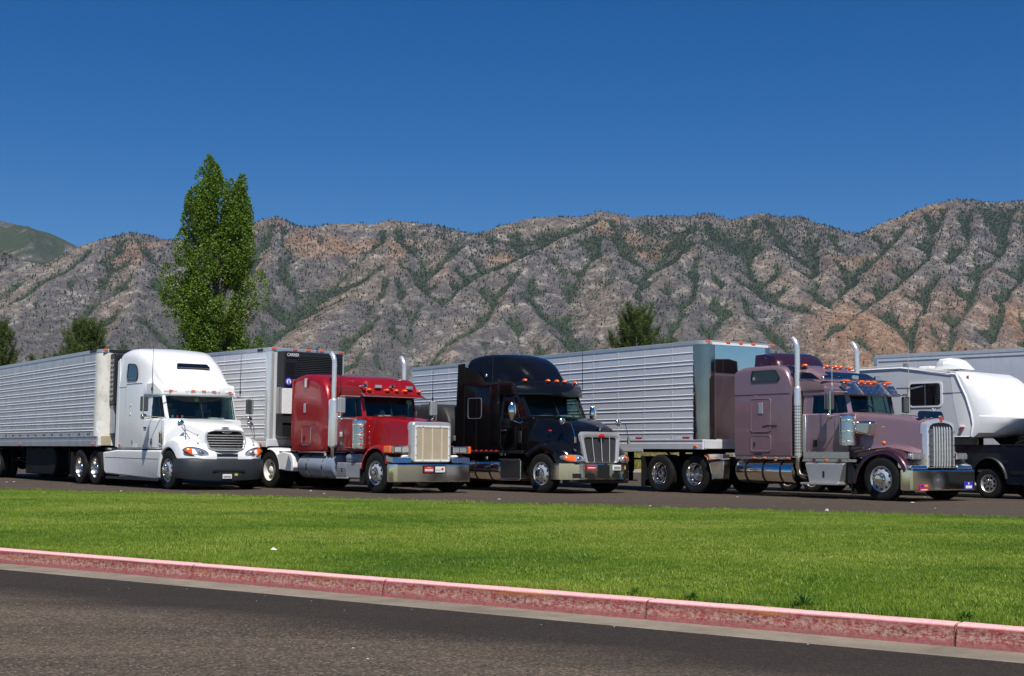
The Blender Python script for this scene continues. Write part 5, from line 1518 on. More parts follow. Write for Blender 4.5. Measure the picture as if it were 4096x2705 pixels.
for s in (-1, 1):
    y = 1.222 * s
    q = rounded([(-2.95, y, 2.97), (-2.24, y, 2.97), (-2.24, y, 3.25), (-2.42, y, 3.40), (-2.95, y, 3.45)], .10)
    pane(WH, [(p[0], y * (1.0 - max(0, p[2] - 3.0) * .035), p[2]) for p in q], (0, s, 0), 'sleeper_window', 'darkglass', .02, 'plastic', .018)
    panel_line(WH, [(-3.5, y, 2.80), (-2.98, y, 2.81), (-2.95, y * 1.002, 2.88), (-1.85, y * 1.001, 2.88)], .008, 'white', 'roof_seam')
    # side extender behind the sleeper
    MB().prism([(-3.72, 1.12), (-3.50, 1.09), (-3.50, 3.62), (-3.66, 3.55)], y - s * .03, y + s * .004, 'y').build('side_extender', M['white'], WH, bevel=.01)
    MB().prism([(-3.80, 1.14), (-3.72, 1.12), (-3.66, 3.55), (-3.72, 3.52)], y - s * .03, y, 'y').build('extender_edge', M['plastic'], WH, bevel=.01)
    box_part(WH, 'marker_lamp', 'amber', -3.42, -3.30, min(y, y + s * .03), max(y, y + s * .03), 1.15, 1.21, .015)
    for z in (2.02, 2.28): MB().ball((-2.66, y, z), (.03, .02, .03)).build('latch', M['alu'], WH)
    box_part(WH, 'marker_plate', 'alu_dull', -2.52, -2.40, min(y, y + s * .006), max(y, y + s * .006), 1.20, 1.30, .01)
    box_part(WH, 'notice_sticker', 'signwhite', -2.42, -2.12, min(y, y + s * .004), max(y, y + s * .004), 1.10, 1.20, .002)
    box_part(WH, 'door_latch_plate', 'plastic', -1.17, -1.08, min(y, y + s * .01), max(y, y + s * .01), 1.18, 1.34, .02)
    # oval cowl vent
    q = [(-.56 + .07 * math.cos(a), y * .992, 1.35 + .17 * math.copysign(abs(math.sin(a)) ** .6, math.sin(a))) for a in np.linspace(0, 2 * PI, 17)[:-1]]
    o = MB().slab(q, (0, s, 0), .03).build('cowl_vent', M['plastic'], WH); panel_line(o, q, .014, 'chrome', 'vent_rim', True)
    # skirts and tank fairings
    sk = [(-4.62, .96), (-4.50, .42), (-4.40, .34), (-.70, .25), (-.58, .30), (-.45, .80), (-.40, 1.01), (-.52, 1.03), (-3.55, 1.03), (-4.0, 1.0)]
    MB().loft([[(x, s * yy, z) for x, z in sk] for yy in (.95, 1.20)] + [[(-2.5 + (x + 2.5) * .985, s * 1.235, .66 + (z - .66) * .90) for x, z in sk]]).build('side_skirt', M['white'], WH, bevel=.012, ang=40)
    for x in (-3.3, -2.05, -1.35): panel_line(WH, [(x, s * 1.237, .34), (x + .03, s * 1.237, .96)], .005, 'alu_dull')
    panel_line(WH, [(-4.4, s * 1.237, .82), (-.6, s * 1.237, .80)], .006, 'alu_dull')
    box_part(WH, 'skirt_edge', 'plastic', -4.35, -.62, s * 1.2 - .03, s * 1.2 + .03, .20, .28, .015)
    box_part(WH, 'rear_fairing', 'plastic', -4.75, -3.75, s * 1.0 - .12, s * 1.0 + .20, 1.0, 1.085, .02)
    mirror_west(WH, -.88, s * 1.55, 2.06, 2.47, s, -.62)
    hood_mirror(WH, (.28, s * 1.0, 1.74), (.60, s * .99, 1.34), (.70, s * .92, 1.32))
    MB().ball((.92, s * .80, 1.42), (.03, .03, .03)).build('hood_latch', M['chrome'], WH)
    MB().tube([(.42, s * .95, 1.58), (.92, s * .80, 1.42)], .010, 6).build('mirror_strut', M['chrome'], WH)
    antenna(WH, -.98, s * 1.30, 2.55, 3.75)
o = MB().ball((-4.15, -1.215, 1.042), (.17, .012, .033)).build('name_badge', M['signwhite'], WH)
text('lettering', 'FREIGHTLINER', .045, M['letterdark'], o, (-4.15, -1.229, 1.042), FACE_RIGHT, .001, .85)
# dashboard bits seen through the screen
for y, c_ in ((-.80, 'tank_blue'), (-.66, 'redlens'), (-.52, 'tank_blue')):
    MB().ball((-.74, y, 1.93), (.03, .035, .05)).build('toy', M[c_], WH)
box_part(WH, 'papers', 'paper', -.86, -.70, -.10, .22, 1.885, 1.90, .003)
box_part(WH, 'papers', 'paper', -.88, -.70, .30, .70, 1.885, 1.93, .01)
b = MB()
for k in range(9):
    a = k * .7; b.tube([(-.84, -.08, 2.42), (-.83 + .02 * math.cos(a), -.08 + .07 * math.cos(a), 2.40 + .06 * math.sin(a))], [.012, .003], 5)
b.build('leaf_ornament', M['green_toy'], WH)

# ---------------- black
BK = root('tractor_truck', 'glossy black high roof lorry tractor with chrome bumper and five roof lamps', 'truck', (1.712, 37.457, 0), 49.64, 'tractor trucks parked side by side')
aero_common(BK, dict(paint='black', seam='plastic', rim='steel', handle='chrome', rear=-3.22, door_rear=-1.72, sill=1.10, belt=1.96, belt_rise=[(-1.8, 0), (-.6, .05)],
    shoulder=2.95, top=[(-3.3, 3.66), (-2.95, 3.74), (-2.4, 3.76), (-1.9, 3.70), (-1.5, 3.52), (-1.2, 3.24), (-1.04, 3.02), (-.96, 2.88)],
    rt=[(-3.3, .30), (-2.4, .42), (-1.7, .46), (-1.2, .34), (-1.0, .16)], hw_top=[(-3.3, 1.13), (-2.6, 1.06), (-1.72, .90)],
    roof_z=2.58, roof_hw=[(-1.72, 1.22), (-1.2, 1.20), (-.96, 1.12)], roof_hwt=[(-1.72, .90), (-1.4, .78), (-1.2, .68), (-.96, .66)], lip=(-.96, 2.60),
    cab_hw=[(-1.72, 1.22), (-1.1, 1.20), (-.62, 1.13)], cowl=-.64, x_win=-1.58, wsb=(-.66, 2.04, 1.02), wst=(-.98, 2.58, 1.02), hwt=1.14,
    hood=[(-.68, 2.03), (-.3, 1.99), (.1, 1.92), (.5, 1.81), (.76, 1.70), (.86, 1.63), (.92, 1.55)], hood_hw=[(-.68, 1.12), (-.1, 1.02), (.4, .90), (.8, .78), (.97, .72)], hood_hwt=[(-.68, .98), (0, .86), (.5, .74), (.97, .64)],
    hood_z0=[(-.68, 1.0), (.3, .86), (.97, .80)], hood_rt=[(-.68, .16), (.6, .14), (.97, .10)], hood_crown=[(-.68, .02), (.5, .05), (.97, .05)],
    fend=[(-.66, 1.08), (-.42, 1.26), (-.1, 1.37), (.2, 1.38), (.5, 1.30), (.72, 1.18), (.88, 1.04), (.98, .90), (1.02, .80)], fend_y=[(-.66, 1.225), (.3, 1.22), (.6, 1.20), (.8, 1.12), (.95, 1.0), (1.02, .92)], fend_yi=[(-.66, .62), (.8, .62), (1.02, .6)], fend_in=[(-.66, .04), (.2, .10), (.7, .14), (1.02, .08)],
    fend_z0=[(-.66, .98), (-.5, .9), (.5, .76), (1.02, .775)], arch_r=.62, drive=(-5.2, -6.5)))
gr = empty_part('grille', BK)
def gq(y, z): return 1.03 - (z - .8) * .08 - .05 * (y / .7) ** 2
outl = rounded([(0, -.61, .80), (0, .61, .80), (0, .72, 1.52), (0, .64, 1.60), (0, -.64, 1.60), (0, -.72, 1.52)], .07, 4)
MB().loft([[(gq(p[1], p[2]) - .04, p[1], p[2]) for p in outl], [(gq(p[1], p[2]) + .0, p[1] * .98, 1.19 + (p[2] - 1.19) * .98) for p in outl]]).build('grille_mesh', M['darkscreen'], gr)
rg = []
for p in outl:
    y, z = p[1], p[2]; x = gq(y, z); zc = 1.16
    k = .92 if z > 1.3 else .93; kz = .68 if z > 1.3 else .985
    rg.append([(x - .05, y, z), (x + .04, y * .99, z), (x + .055, y * .92, zc + (z - zc) * (1 + kz) / 2), (x + .03, y * .82, zc + (z - zc) * kz), (x - .03, y * .82, zc + (z - zc) * kz)])
rg.append(rg[0]); MB().loft(rg, False, False).build('grille_surround', M['bright'], gr, ang=50)
for y in (-.30, 0, .30): MB().tube([(gq(y, .83) + .012, y * .9, .83), (gq(y, 1.2) + .012, y, 1.2), (gq(y, 1.46) + .012, y * 1.04, 1.46)], .011, 6).build('grille_bar', M['bright'], gr)
b = MB()
for y in (-.56, -.30, 0, .30, .56): b.ball((gq(y, .82) + .02, y * .95, .82), (.018, .02, .02), 8, 5)
b.build('grille_bolts', M['chrome'], gr, kind='stuff')
MB().ball((1.01, 0, 1.50), (.025, .12, .055)).build('oval_badge', M['redlens'], gr)
b = MB().ball((.93, 0, 1.68), (.05, .03, .05)); b.loft([[(.95, -.11, 1.74), (.97, 0, 1.715), (.95, .11, 1.74), (.93, 0, 1.75)], [(.90, -.10, 1.755), (.92, 0, 1.73), (.90, .10, 1.755), (.88, 0, 1.765)]])
b.build('hood_ornament', M['chrome'], BK)
for s in (-1, 1):
    q = []
    for i in range(20):
        a = 2 * PI * i / 20; ca_, sa_ = math.cos(a), math.sin(a)
        yy = s * (.90 + .28 * math.copysign(abs(ca_) ** .7, ca_)); zz = .905 + .095 * math.copysign(abs(sa_) ** .8, sa_) + .02 * ca_
        xx = 1.055 - .48 * max(0, abs(yy) - .55) ** 1.5
        q.append((xx - .035 * sa_, yy, zz))
    hl = MB().loft([[(p[0] - .14, p[1], p[2]) for p in q], q, [(p[0] + .025, s * .90 + (p[1] - s * .90) * .6, .905 + (p[2] - .905) * .6) for p in q]]).build('headlight', M['clear'], BK, ang=60)
    panel_line(hl, q, .010, 'chrome', 'lamp_surround', True)
    lens_patch(hl, q, s, .90, .90, .905)
    MB().ball((1.03, s * .80, .90), (.04, .09, .06)).build('lamp_bulb', M['chrome'], hl)
    mirror = MB().ball((-.86, s * 1.48, 2.14), (.09, .13, .26), 16, 10).build('mirror', M['chrome'], BK)
    MB().tube([(-.86, s * 1.46, 1.9), (-.80, s * 1.3, 1.83), (-.78, s * 1.18, 1.86)], .022, 8).build('mirror_arm', M['chrome'], mirror)
    hood_mirror(BK, (.60, s * 1.02, 1.87), (1.04, s * .96, 1.42))
    box_part(BK, 'mirror_foot', 'chrome', 1.0, 1.06, s * .97 - .03, s * .97 + .03, 1.30, 1.46, .012)
    y = s * 1.223
    q = rounded([(-3.06, y, 1.98), (-2.48, y, 1.98), (-2.48, y, 2.53), (-3.06, y, 2.53)], .09)
    pane(BK, q, (0, s, 0), 'sleeper_window', 'darkglass', .012, 'trim', .02)
    MB().prism([(-3.66, 1.24), (-3.24, 1.12), (-3.24, 3.52), (-3.54, 3.50)], y - s * .03, y + s * .002, 'y').build('side_extender', M['black'], BK, bevel=.01)
    MB().loft([[(x, s * yy, z) for x, z in ((-3.3, 2.92), (-3.2, 3.42), (-2.7, 3.30), (-2.3, 2.98), (-1.75, 2.88), (-2.4, 2.84))] for yy in (1.18, 1.245)]).build('roof_wing', M['black'], BK, bevel=.02)
    # sill rail with red lamps
    box_part(BK, 'sill_rail', 'plastic', -3.18, -.70, y - .02, y + .02, 1.02, 1.10, .01)
    for k in range(7): lamp(BK, (-3.09 + k * .215, y + s * .02, 1.085), .055, .02, .026, 'redlens', base=True)
    box_part(BK, 'sill_post', 'chrome', -1.66, -1.55, y - .02, y + .025, .96, 1.10, .01)
    box_part(BK, 'sill_post', 'chrome', -1.48, -1.42, y - .02, y + .025, .96, 1.10, .01)
    tank(BK, -3.75, -1.70, s * .90, .58, .33, 'chrome', 3, s)
    st = box_part(BK, 'step_box', 'steel', -1.66, -.84, s * 1.0 - .2, s * 1.0 + .235, .33, .86, .03)
    box_part(st, 'step_tread', 'chrome', -1.68, -.82, s * 1.05 - .2, s * 1.05 + .25, .30, .345, .01)
    box_part(st, 'step_tread', 'chrome', -1.68, -.82, s * 1.05 - .2, s * 1.05 + .2, .845, .885, .01)
    box_part(BK, 'fuel_filler', 'plastic', -.92, -.78, y - .02, y + .006, 1.30, 1.62, .03)
    MB().ball((.12, s * 1.02, 1.62), (.07, .02, .03)).build('fender_badge', M['redlens'], BK)
    antenna(BK, -2.05 if s < 0 else -1.0, s * 1.19, 2.78, 4.0, cb=s < 0)
    MB().ball((-2.3, s * 1.2, 3.14), (.05, .04, .06)).build('spot_lamp', M['chrome'], BK)
brow(BK, 'black', -.55, 1.20, [(0, 2.59), (.012, 2.62), (-.01, 2.70), (-.08, 2.84), (-.22, 2.95), (-.42, 3.02), (-.60, 3.0), (-.6, 2.62), (-.1, 2.56)], .46)
for k, y in enumerate((-.92, -.30, 0, .30, .92)): lamp(BK, (-.55 - .46 * (abs(y) / 1.2) ** 2.2 - .20, y, 2.985), .085, .06, .05, 'amber')
# bumper: chrome face with five square openings, wrapped ends
plan = [(.42, -1.235), (.70, -1.22), (.90, -1.10), (1.02, -.80), (1.07, -.4), (1.08, 0), (1.07, .4), (1.02, .80), (.90, 1.10), (.70, 1.22), (.42, 1.235)]
def bumper_x(y): return pl(abs(y), [(0, 1.08), (.4, 1.07), (.8, 1.02), (1.1, .90), (1.22, .70)])
MB().loft([[(x, y, z) for z in (.36, .775)] + [(x - .05, y * .97, .79), (x - .10, y * .96, .775), (x - .10, y * .96, .36)] for x, y in plan]).build('bumper', M['chrome'], BK, ang=14)
bp = [o for o in BK.children if o.name.startswith('bumper')][0]
for y0, y1 in ((-.98, -.75), (-.62, -.32), (-.20, .22), (.34, .62), (.76, .96)):
    xa = min(bumper_x(y0), bumper_x(y1))
    MB().hexa([(bumper_x(y0) + .012, y0, .40), (bumper_x(y1) + .012, y1, .40), (bumper_x(y1) + .012, y1, .52 if y0 != -.20 else .74), (bumper_x(y0) + .012, y0, .52 if y0 != -.20 else .74)], [(bumper_x(y0) - .03, y0, .40), (bumper_x(y1) - .03, y1, .40), (bumper_x(y1) - .03, y1, .52 if y0 != -.20 else .74), (bumper_x(y0) - .03, y0, .52 if y0 != -.20 else .74)]).build('bumper_opening', M['hole'], bp)
o = box_part(bp, 'number_plate', 'signred', 1.08, 1.10, -.60, -.28, .60, .74, .006)
box_part(o, 'plate_stripe', 'letter', 1.1005, 1.102, -.57, -.31, .655, .68, 0)
o = box_part(bp, 'number_plate', 'signwhite', 1.055, 1.09, .36, .64, .60, .74, .006)
b = MB()
for i in range(6): b.box(1.0905, 1.0925, .385 + i * .04, .41 + i * .04, .625, .70)
b.build('plate_characters', M['letterdark'], o, kind='stuff')
box_part(bp, 'permit_sticker', 'signyellow', .985, 1.0, .82, .90, .62, .74, .004)
box_part(BK, 'lower_valance', 'plastic', .62, .98, -1.05, 1.05, .26, .37, .04)
box_part(BK, 'papers', 'paper', -1.0, -.76, .1, .85, 2.035, 2.06, .01)
box_part(BK, 'papers', 'light_trim', -.95, -.74, -.5, -.1, 2.035, 2.055, .01)
box_part(BK, 'rear_lamp_box', 'alu', -3.72, -3.62, -1.24, -1.14, 1.36, 1.50, .01)
# ------------------------------------------------------------------ the two long nosed tractors
def air_cleaner(par, x, y, z0, z1, r, s):
    o = MB().lathe([(z0, .0005), (z0, r * .8), (z0 + .03, r), (z1 - .10, r), (z1 - .03, r * .97), (z1, r * .80), (z1, .0005)], c=(x, y, 0), axis='z', n=32).build('air_cleaner', M['steel'], par, ang=40)
    for z in (z0 + .12, z0 + .36, z1 - .14): MB().lathe([(z - .015, r + .001), (z - .012, r + .008), (z + .012, r + .008), (z + .015, r + .001)], c=(x, y, 0), axis='z', n=32).build('cleaner_band', M['chrome'], o, ang=40)
    b = MB()
    for z in (z0 + .12, z0 + .36, z1 - .14):
        b.ball((x + r * .6, y + s * r * .83, z), (.025, .02, .02), 8, 5)
    b.build('band_clamps', M['chrome'], o, kind='stuff')
    return o

def hood_long(r, paint, top, hw, hwt, z0, rt, name='hood', crown=.03):
    xs = np.linspace(top[0][0], top[-1][0], 14)
    return MB().loft([rr(x, pl(x, hw), pl(x, z0), sm(x, top), rt=rt, rb=.02, hwt=pl(x, hwt), crown=crown) for x in xs]).build(name, M[paint], r, ang=34)

# ---------------- dark red
RD = root('tractor_truck', 'dark red long nosed lorry tractor with square tan grille screen', 'truck', (-2.385 - .1 * .767, 36.145 - .1 * .641, 0), 50.13, 'tractor trucks parked side by side')
r = RD
# sleeper box with rounded shoulders
def ring(x):
    zt = sm(x, [(-4.05, 3.03), (-3.9, 3.10), (-3.4, 3.12), (-2.95, 3.06), (-2.65, 2.94), (-2.45, 2.74), (-2.33, 2.45)])
    return rr(x, 1.22 if x < -2.6 else pl(x, [(-2.6, 1.22), (-2.33, 1.16)]), 1.03, zt, rt=.20, rb=.05, hwt=1.19, crown=.02)
xs = list(np.linspace(-4.05, -2.33, 18))
MB().loft([[(p[0] - .05, p[1] * .96, 1.08 + (p[2] - 1.03) * .97) for p in ring(xs[0])]] + [ring(x) for x in xs]).build('sleeper', M['red'], r, ang=34)
MB().prism([(-4.13, 1.22), (-3.80, 1.02), (-3.80, 1.05), (-4.05, 1.24), (-4.05, 3.0), (-4.10, 3.0)], -1.215, 1.215, 'y').build('sleeper_skirt', M['red'], r)
# roof cap flowing over the cab
MB().loft([rr(x, h, 2.46, z, rt=.24, rb=.02, hwt=h * .93, crown=.03) for x, h, z in ((-2.6, 1.10, 3.06), (-2.3, 1.08, 3.05), (-2.0, 1.05, 3.02), (-1.6, 1.0, 2.99), (-1.3, .95, 2.95), (-1.18, .92, 2.90), (-1.12, .90, 2.78), (-1.06, .93, 2.66), (-.98, .95, 2.58), (-.93, .95, 2.53))]).build('roof_cap', M['red'], r, ang=34)
# cab
MB().loft([rr(x, h, 1.03, z, rt=.05, rb=.05) for x, h, z in ((-2.02, 1.10, 1.93), (-1.6, 1.10, 1.93), (-1.2, 1.08, 1.93), (-1.04, 1.0, 1.95))]).build('cab', M['red'], r, ang=34)
greenhouse(r, 'red', -2.02, -1.82, (-1.07, 1.95, .80), (-1.22, 2.48, .80), 1.93, 2.48, 1.07, 1.0)
# hood, cowl sides
hood_long(r, 'red', [(-1.10, 1.95), (-.8, 1.93), (0, 1.87), (.56, 1.81)], [(-1.1, .86), (.56, .66)], [(-1.1, .78), (.56, .60)], [(-1.1, 1.0), (.56, .95)], .13)
panel_line(r, [(-.62, y * .80, 1.94 + z) for y, z in ((-1.0, -.3), (-.99, -.1), (-.9, -.03), (0, .025), (.9, -.03), (1.0, -.3))], .006, 'plum')
# grille shell: polished box with a bug screen
sh = []
for x, k in ((.52, 1.0), (.66, 1.0), (.70, .985), (.72, .955)):
    sh.append([(x, p[1] * (.62 / .62) * k, 1.29 + (p[2] - 1.29) * k) for p in rounded([(0, -.62, .76), (0, .62, .76), (0, .62, 1.80), (0, -.62, 1.80)], .12, 5)])
gr = MB().loft(sh).build('grille', M['wheel_alu'], r, ang=40)
fr_ = MB()
for y0, y1, z0, z1 in ((-.54, .54, .80, .845), (-.54, .54, 1.655, 1.70), (-.54, -.495, .845, 1.655), (.495, .54, .845, 1.655)): fr_.box(.722, .745, y0, y1, z0, z1)
fr_.build('screen_frame', M['signwhite'], gr, bevel=.006)
box_part(gr, 'bug_screen', 'bugscreen', .722, .733, -.495, .495, .845, 1.655, 0)
for y in (-.30, 0, .30): MB().tube([(.733, y, .85), (.740, y, 1.25), (.733, y, 1.65)], .016, 6).build('grille_bar', M['screenrib'], gr)
b = MB()
for y in (-.3, .25):
    for z in (.822, 1.678): b.ball((.746, y, z), (.01, .013, .013), 8, 4)
for z in (.95, 1.2, 1.42, 1.62):
    for y in (-.517, .517): b.ball((.746, y, z), (.01, .013, .013), 8, 4)
b.build('screen_studs', M['plastic'], gr, kind='stuff')
b = MB()
for z in np.arange(.85, 1.75, .05):
    for s in (-1, 1): b.ball((.56, s * .622, z), (.008, .006, .008), 6, 3)
b.build('shell_rivets', M['chrome'], gr, kind='stuff')
o = MB().loft([[(.58, -.10, 1.862), (.62, 0, 1.835), (.58, .10, 1.862), (.54, 0, 1.868)], [(.57, -.11, 1.872), (.61, 0, 1.845), (.57, .11, 1.872), (.53, 0, 1.878)]])
o.box(.56, .59, -.012, .012, 1.79, 1.85); o.build('hood_ornament', M['plastic'], r)
# bumper
MB().loft([[(x, y, .29), (x + .012, y, .31), (x + .012, y, .71), (x, y, .735), (x - .04, y, .74), (x - .07, y, .70), (x - .07, y, .31)] for x, y in ((.60, -1.235), (.74, -1.20), (.80, -1.12), (.82, -.6), (.82, .6), (.80, 1.12), (.74, 1.20), (.60, 1.235))]).build('bumper', M['chrome'], r, ang=14)
bp = [o for o in r.children if o.name.startswith('bumper')][0]
box_part(bp, 'plate_holder', 'plastic', .834, .842, -.36, .36, .50, .70, .004)
o = box_part(bp, 'number_plate', 'signred', .842, .850, -.33, -.03, .53, .675, .005)
b = MB()
for i in range(7): b.box(.8502, .8515, -.305 + i * .037, -.28 + i * .037, .56, .615)
b.build('plate_characters', M['letter'], o, kind='stuff'); box_part(o, 'plate_stripe', 'signyellow', .8502, .8512, -.24, -.11, .64, .662, 0)
o = box_part(bp, 'number_plate', 'signwhite', .842, .850, .02, .33, .53, .675, .005)
MB().lathe([(0, .035), (.003, .035), (.0031, .0005)], c=(.850, .24, .61), axis='x', n=14).build('plate_rose', M['redlens'], o)
b = MB()
for i in range(6): b.box(.8502, .8512, .04 + i * .026, .052 + i * .026, .565 + .006 * (i % 3), .60 + .008 * (i % 2))
b.build('plate_characters', M['letterdark'], o, kind='stuff')
for s in (-1, 1):
    # fenders
    path = [(-.70, .60), (-.66, .80), (-.55, .98), (-.38, 1.12), (-.15, 1.205), (.08, 1.21), (.28, 1.14), (.42, 1.0), (.50, .86), (.53, .76)]
    fender_sweep(r, path, s * .60, s * 1.23, 'red', .09)
    MB().prism([(x, z - .03) for x, z in path[2:9]] + [(.45, .9), (-.5, .9)], s * .60, s * .66, 'y').build('fender_apron', M['red'], r)
    # square twin lamps with indicator
    hd = box_part(r, 'headlight', 'steel', .40, .68, min(s * .70, s * 1.20), max(s * .70, s * 1.20), 1.005, 1.185, .012)
    for k in range(2):
        y = s * (.80 + .225 * k)
        box_part(hd, 'headlight_lens', 'clear', .678, .694, y - .10, y + .10, 1.03, 1.16, .015)
        box_part(hd, 'lens_rim', 'plastic', .676, .682, y - .112, y + .112, 1.018, 1.172, .01)
    MB().box(.42, .70, min(s * 1.205, s * 1.29), max(s * 1.205, s * 1.29), 1.0, 1.19).build('indicator', M['amber'], hd, bevel=.03)
    MB().prism([(.42, .79), (.74, .76), (.72, .90), (.44, .96)], s * .64, s * 1.22, 'y').build('bumper_apron', M['steel'], r, bevel=.015)
    MB().ball((.62, s * .78, .93), (.10, .11, .035)).build('fender_light', M['signwhite'], r)
    # stacks, cleaner, mirror
    stack(r, -2.12, s * 1.13, 0, 3.68, 1.17, 2.38, .064, .142)
    air_cleaner(r, -.84, s * 1.15, 1.10, 1.86, .19, s)
    for k in range(4):
        o = MB().ball((-.60, s * 1.17 + s * .10, 1.22 + .145 * k), (.035, .03, .035)).build('marker_lamp', M['amber'], r)
        MB().ball((-.60, s * 1.16 + s * .08, 1.25 + .145 * k), (.04, .025, .03)).build('lamp_base', M['chrome'], o)
        MB().ball((-.48, s * 1.1, 1.25 + .145 * k), (.02, .02, .02)).build('screw', M['chrome'], r)
    mirror_west(r, -1.24, s * 1.48, 2.02, 2.42, s, -1.05, True, 'alu_dull', .24)
    # bonnet latch, door
    panel_line(r, [(-1.93, s * 1.103, 1.92), (-1.93, s * 1.103, 1.22), (-1.86, s * 1.103, 1.14), (-1.2, s * 1.103, 1.14), (-1.13, s * 1.10, 1.22), (-1.13, s * 1.09, 1.92)], .008, 'steel', 'door_seam')
    box_part(r, 'door_handle', 'chrome', -1.84, -1.70, min(s * 1.10, s * 1.125), max(s * 1.10, s * 1.125), 1.42, 1.55, .01)
    # lockers and vents on the sleeper
    hatch(r, -3.53, -3.08, 1.20, 1.71, s * 1.22, 'red', s, True, .08, None, .014, 'steel')
    box_part(r, 'vent_cover', 'alu', -3.43, -3.32, min(s * 1.22, s * 1.245), max(s * 1.22, s * 1.245), 2.75, 3.0, .02)
    box_part(r, 'vent_cover', 'alu', -3.46, -3.36, min(s * 1.22, s * 1.245), max(s * 1.22, s * 1.245), 2.07, 2.32, .02)
    box_part(r, 'sill_trim', 'steel', -3.72, -2.34, min(s * 1.18, s * 1.222), max(s * 1.18, s * 1.222), .99, 1.03, .006)
    MB().ball((-2.48, s * 1.215, 1.10), (.035, .02, .035)).build('marker_lamp', M['plastic'], r)
    tank(r, -3.75, -1.98, s * .92, .64, .325, 'tank_blue', 2, s)
    MB().lathe([(0, .0005), (0, .10), (.03, .12), (.62, .12), (.65, .10), (.65, .0005)], c=(-1.55, s * 1.0, .86), axis='x', n=20).build('air_tank', M['tank_blue'], r)
    sb = box_part(r, 'step_box', 'alu_dull', -1.85, -.72, s * .98 - .2, s * .98 + .22, .36, .75, .02)
    box_part(sb, 'tread_plate', 'alu', -1.86, -1.30, s * 1.0 - .2, s * 1.0 + .32, .33, .375, .012)
    b = MB()
    for i in range(6): b.box(-1.82, -1.36, s * 1.203 - .004, s * 1.203 + .004, .43 + i * .045, .45 + i * .045)
    b.build('step_slots', M['alu'], sb, kind='stuff'); box_part(sb, 'latch', 'plastic', -1.60, -1.55, s * 1.2 - .012, s * 1.2 + .014, .50, .60, .01)
    wheel(r, 0, s * 1.22, s, 'steer', 'wheel_alu')
    for x in (-5.25, -6.6): wheel(r, x, s * 1.22, s, 'drive', 'cream')
    # white half fender before the drive wheels
    q = arch(-5.25, .5, .63, .62, 98, 4, 12)
    fender_sweep(r, q, s * .62, s * 1.235, 'white', .05, .015, 'rear_fender', .03)
    MB().prism([(-4.83, .94), (-4.62, .52), (-4.0, .48), (-3.93, .60), (-3.98, .86), (-4.1, .97), (-4.55, 1.02)], s * 1.0, s * 1.235, 'y').build('quarter_fender', M['white'], r, bevel=.03)
    MB().prism([(-4.36, .5), (-4.05, .5), (-4.05, .72), (-4.13, .86), (-4.2, .92)], s * 1.2, s * 1.238, 'y').build('fender_panel', M['tank_blue'], r)
    MB().tube([(-4.9, s * 1.1, 1.0), (-3.9, s * 1.1, 1.0)], .03, 8).build('fender_bar', M['frame'], r)
    mud_flap(r, -7.25, s * .92 - .3, s * .92 + .3, .2, .95)
    mud_flap(r, -.72, s * .95 - .26, s * .95 + .26, .22, .62)
# visor, roof lamps, horns
MB().hexa([(-1.20, -.90, 2.56), (-1.20, .90, 2.56), (-.92, .98, 2.455), (-.92, -.98, 2.455)], [(-1.20, -.90, 2.58), (-1.20, .90, 2.58), (-.91, .98, 2.47), (-.91, -.98, 2.47)]).build('sun_visor', M['tank_blue'], r)
for k, y in enumerate((-.80, -.24, .06, .34, .80)): lamp(r, (-.98, y, 2.64), .10, .075, .045, 'amber')
for y in (-.50, .50):
    b = MB(); b.box(-1.02, -.96, y - .10, y + .10, 2.69, 2.78); b.tube([(-1.02, y, 2.73), (-1.25, y - .12, 2.70)], .02, 6); b.build('roof_lamp_block', M['chrome'], r, bevel=.012)
for y in (-.92, -.05): MB().lathe([(-.25, .02), (-.1, .03), (0, .065), (.01, .04)], c=(-.98, y, 2.74), axis='x', n=14).build('air_horn', M['chrome'], r)
antenna(r, -1.95, -1.06, 2.45, 3.2); antenna(r, -1.3, 1.50, 2.35, 3.25)
frame_rails(r, -7.2, .6, .74)
axle(r, 0, .95, .48, .06)
for x in (-5.25, -6.6): axle(r, x, 1.0, .51)
fifth_wheel(r, -5.95, 1.03)
box_part(r, 'engine_bay', 'frame', -.9, .5, -.5, .5, .45, 1.0, .05)
box_part(r, 'papers', 'paper', -1.32, -1.12, -.36, .02, 1.945, 2.0, .01)
MB().ball((-1.34, -.12, 2.04), (.05, .09, .10)).build('cap', M['light_trim'], r)

# ---------------- mauve
PU = root('tractor_truck', 'metallic mauve long nosed lorry tractor with tall vertical bar grille and bright visor', 'truck', (9.631 - .08 * .799, 33.438 - .08 * .602, 0), 52.99, 'tractor trucks parked side by side')
r = PU
def ring(x):
    zt = sm(x, [(-4.65, 3.20), (-4.45, 3.27), (-3.9, 3.30), (-3.3, 3.30), (-3.0, 3.24), (-2.85, 3.10), (-2.74, 2.86)])
    return rr(x, 1.22, 1.0, zt, rt=.14, rb=.04, hwt=1.21, crown=.03)
xs = list(np.linspace(-4.65, -2.74, 18))
MB().loft([[(p[0] - .03, p[1] * .97, 1.04 + (p[2] - 1.0) * .975) for p in ring(xs[0])]] + [ring(x) for x in xs]).build('sleeper', M['mauve'], r, ang=34)
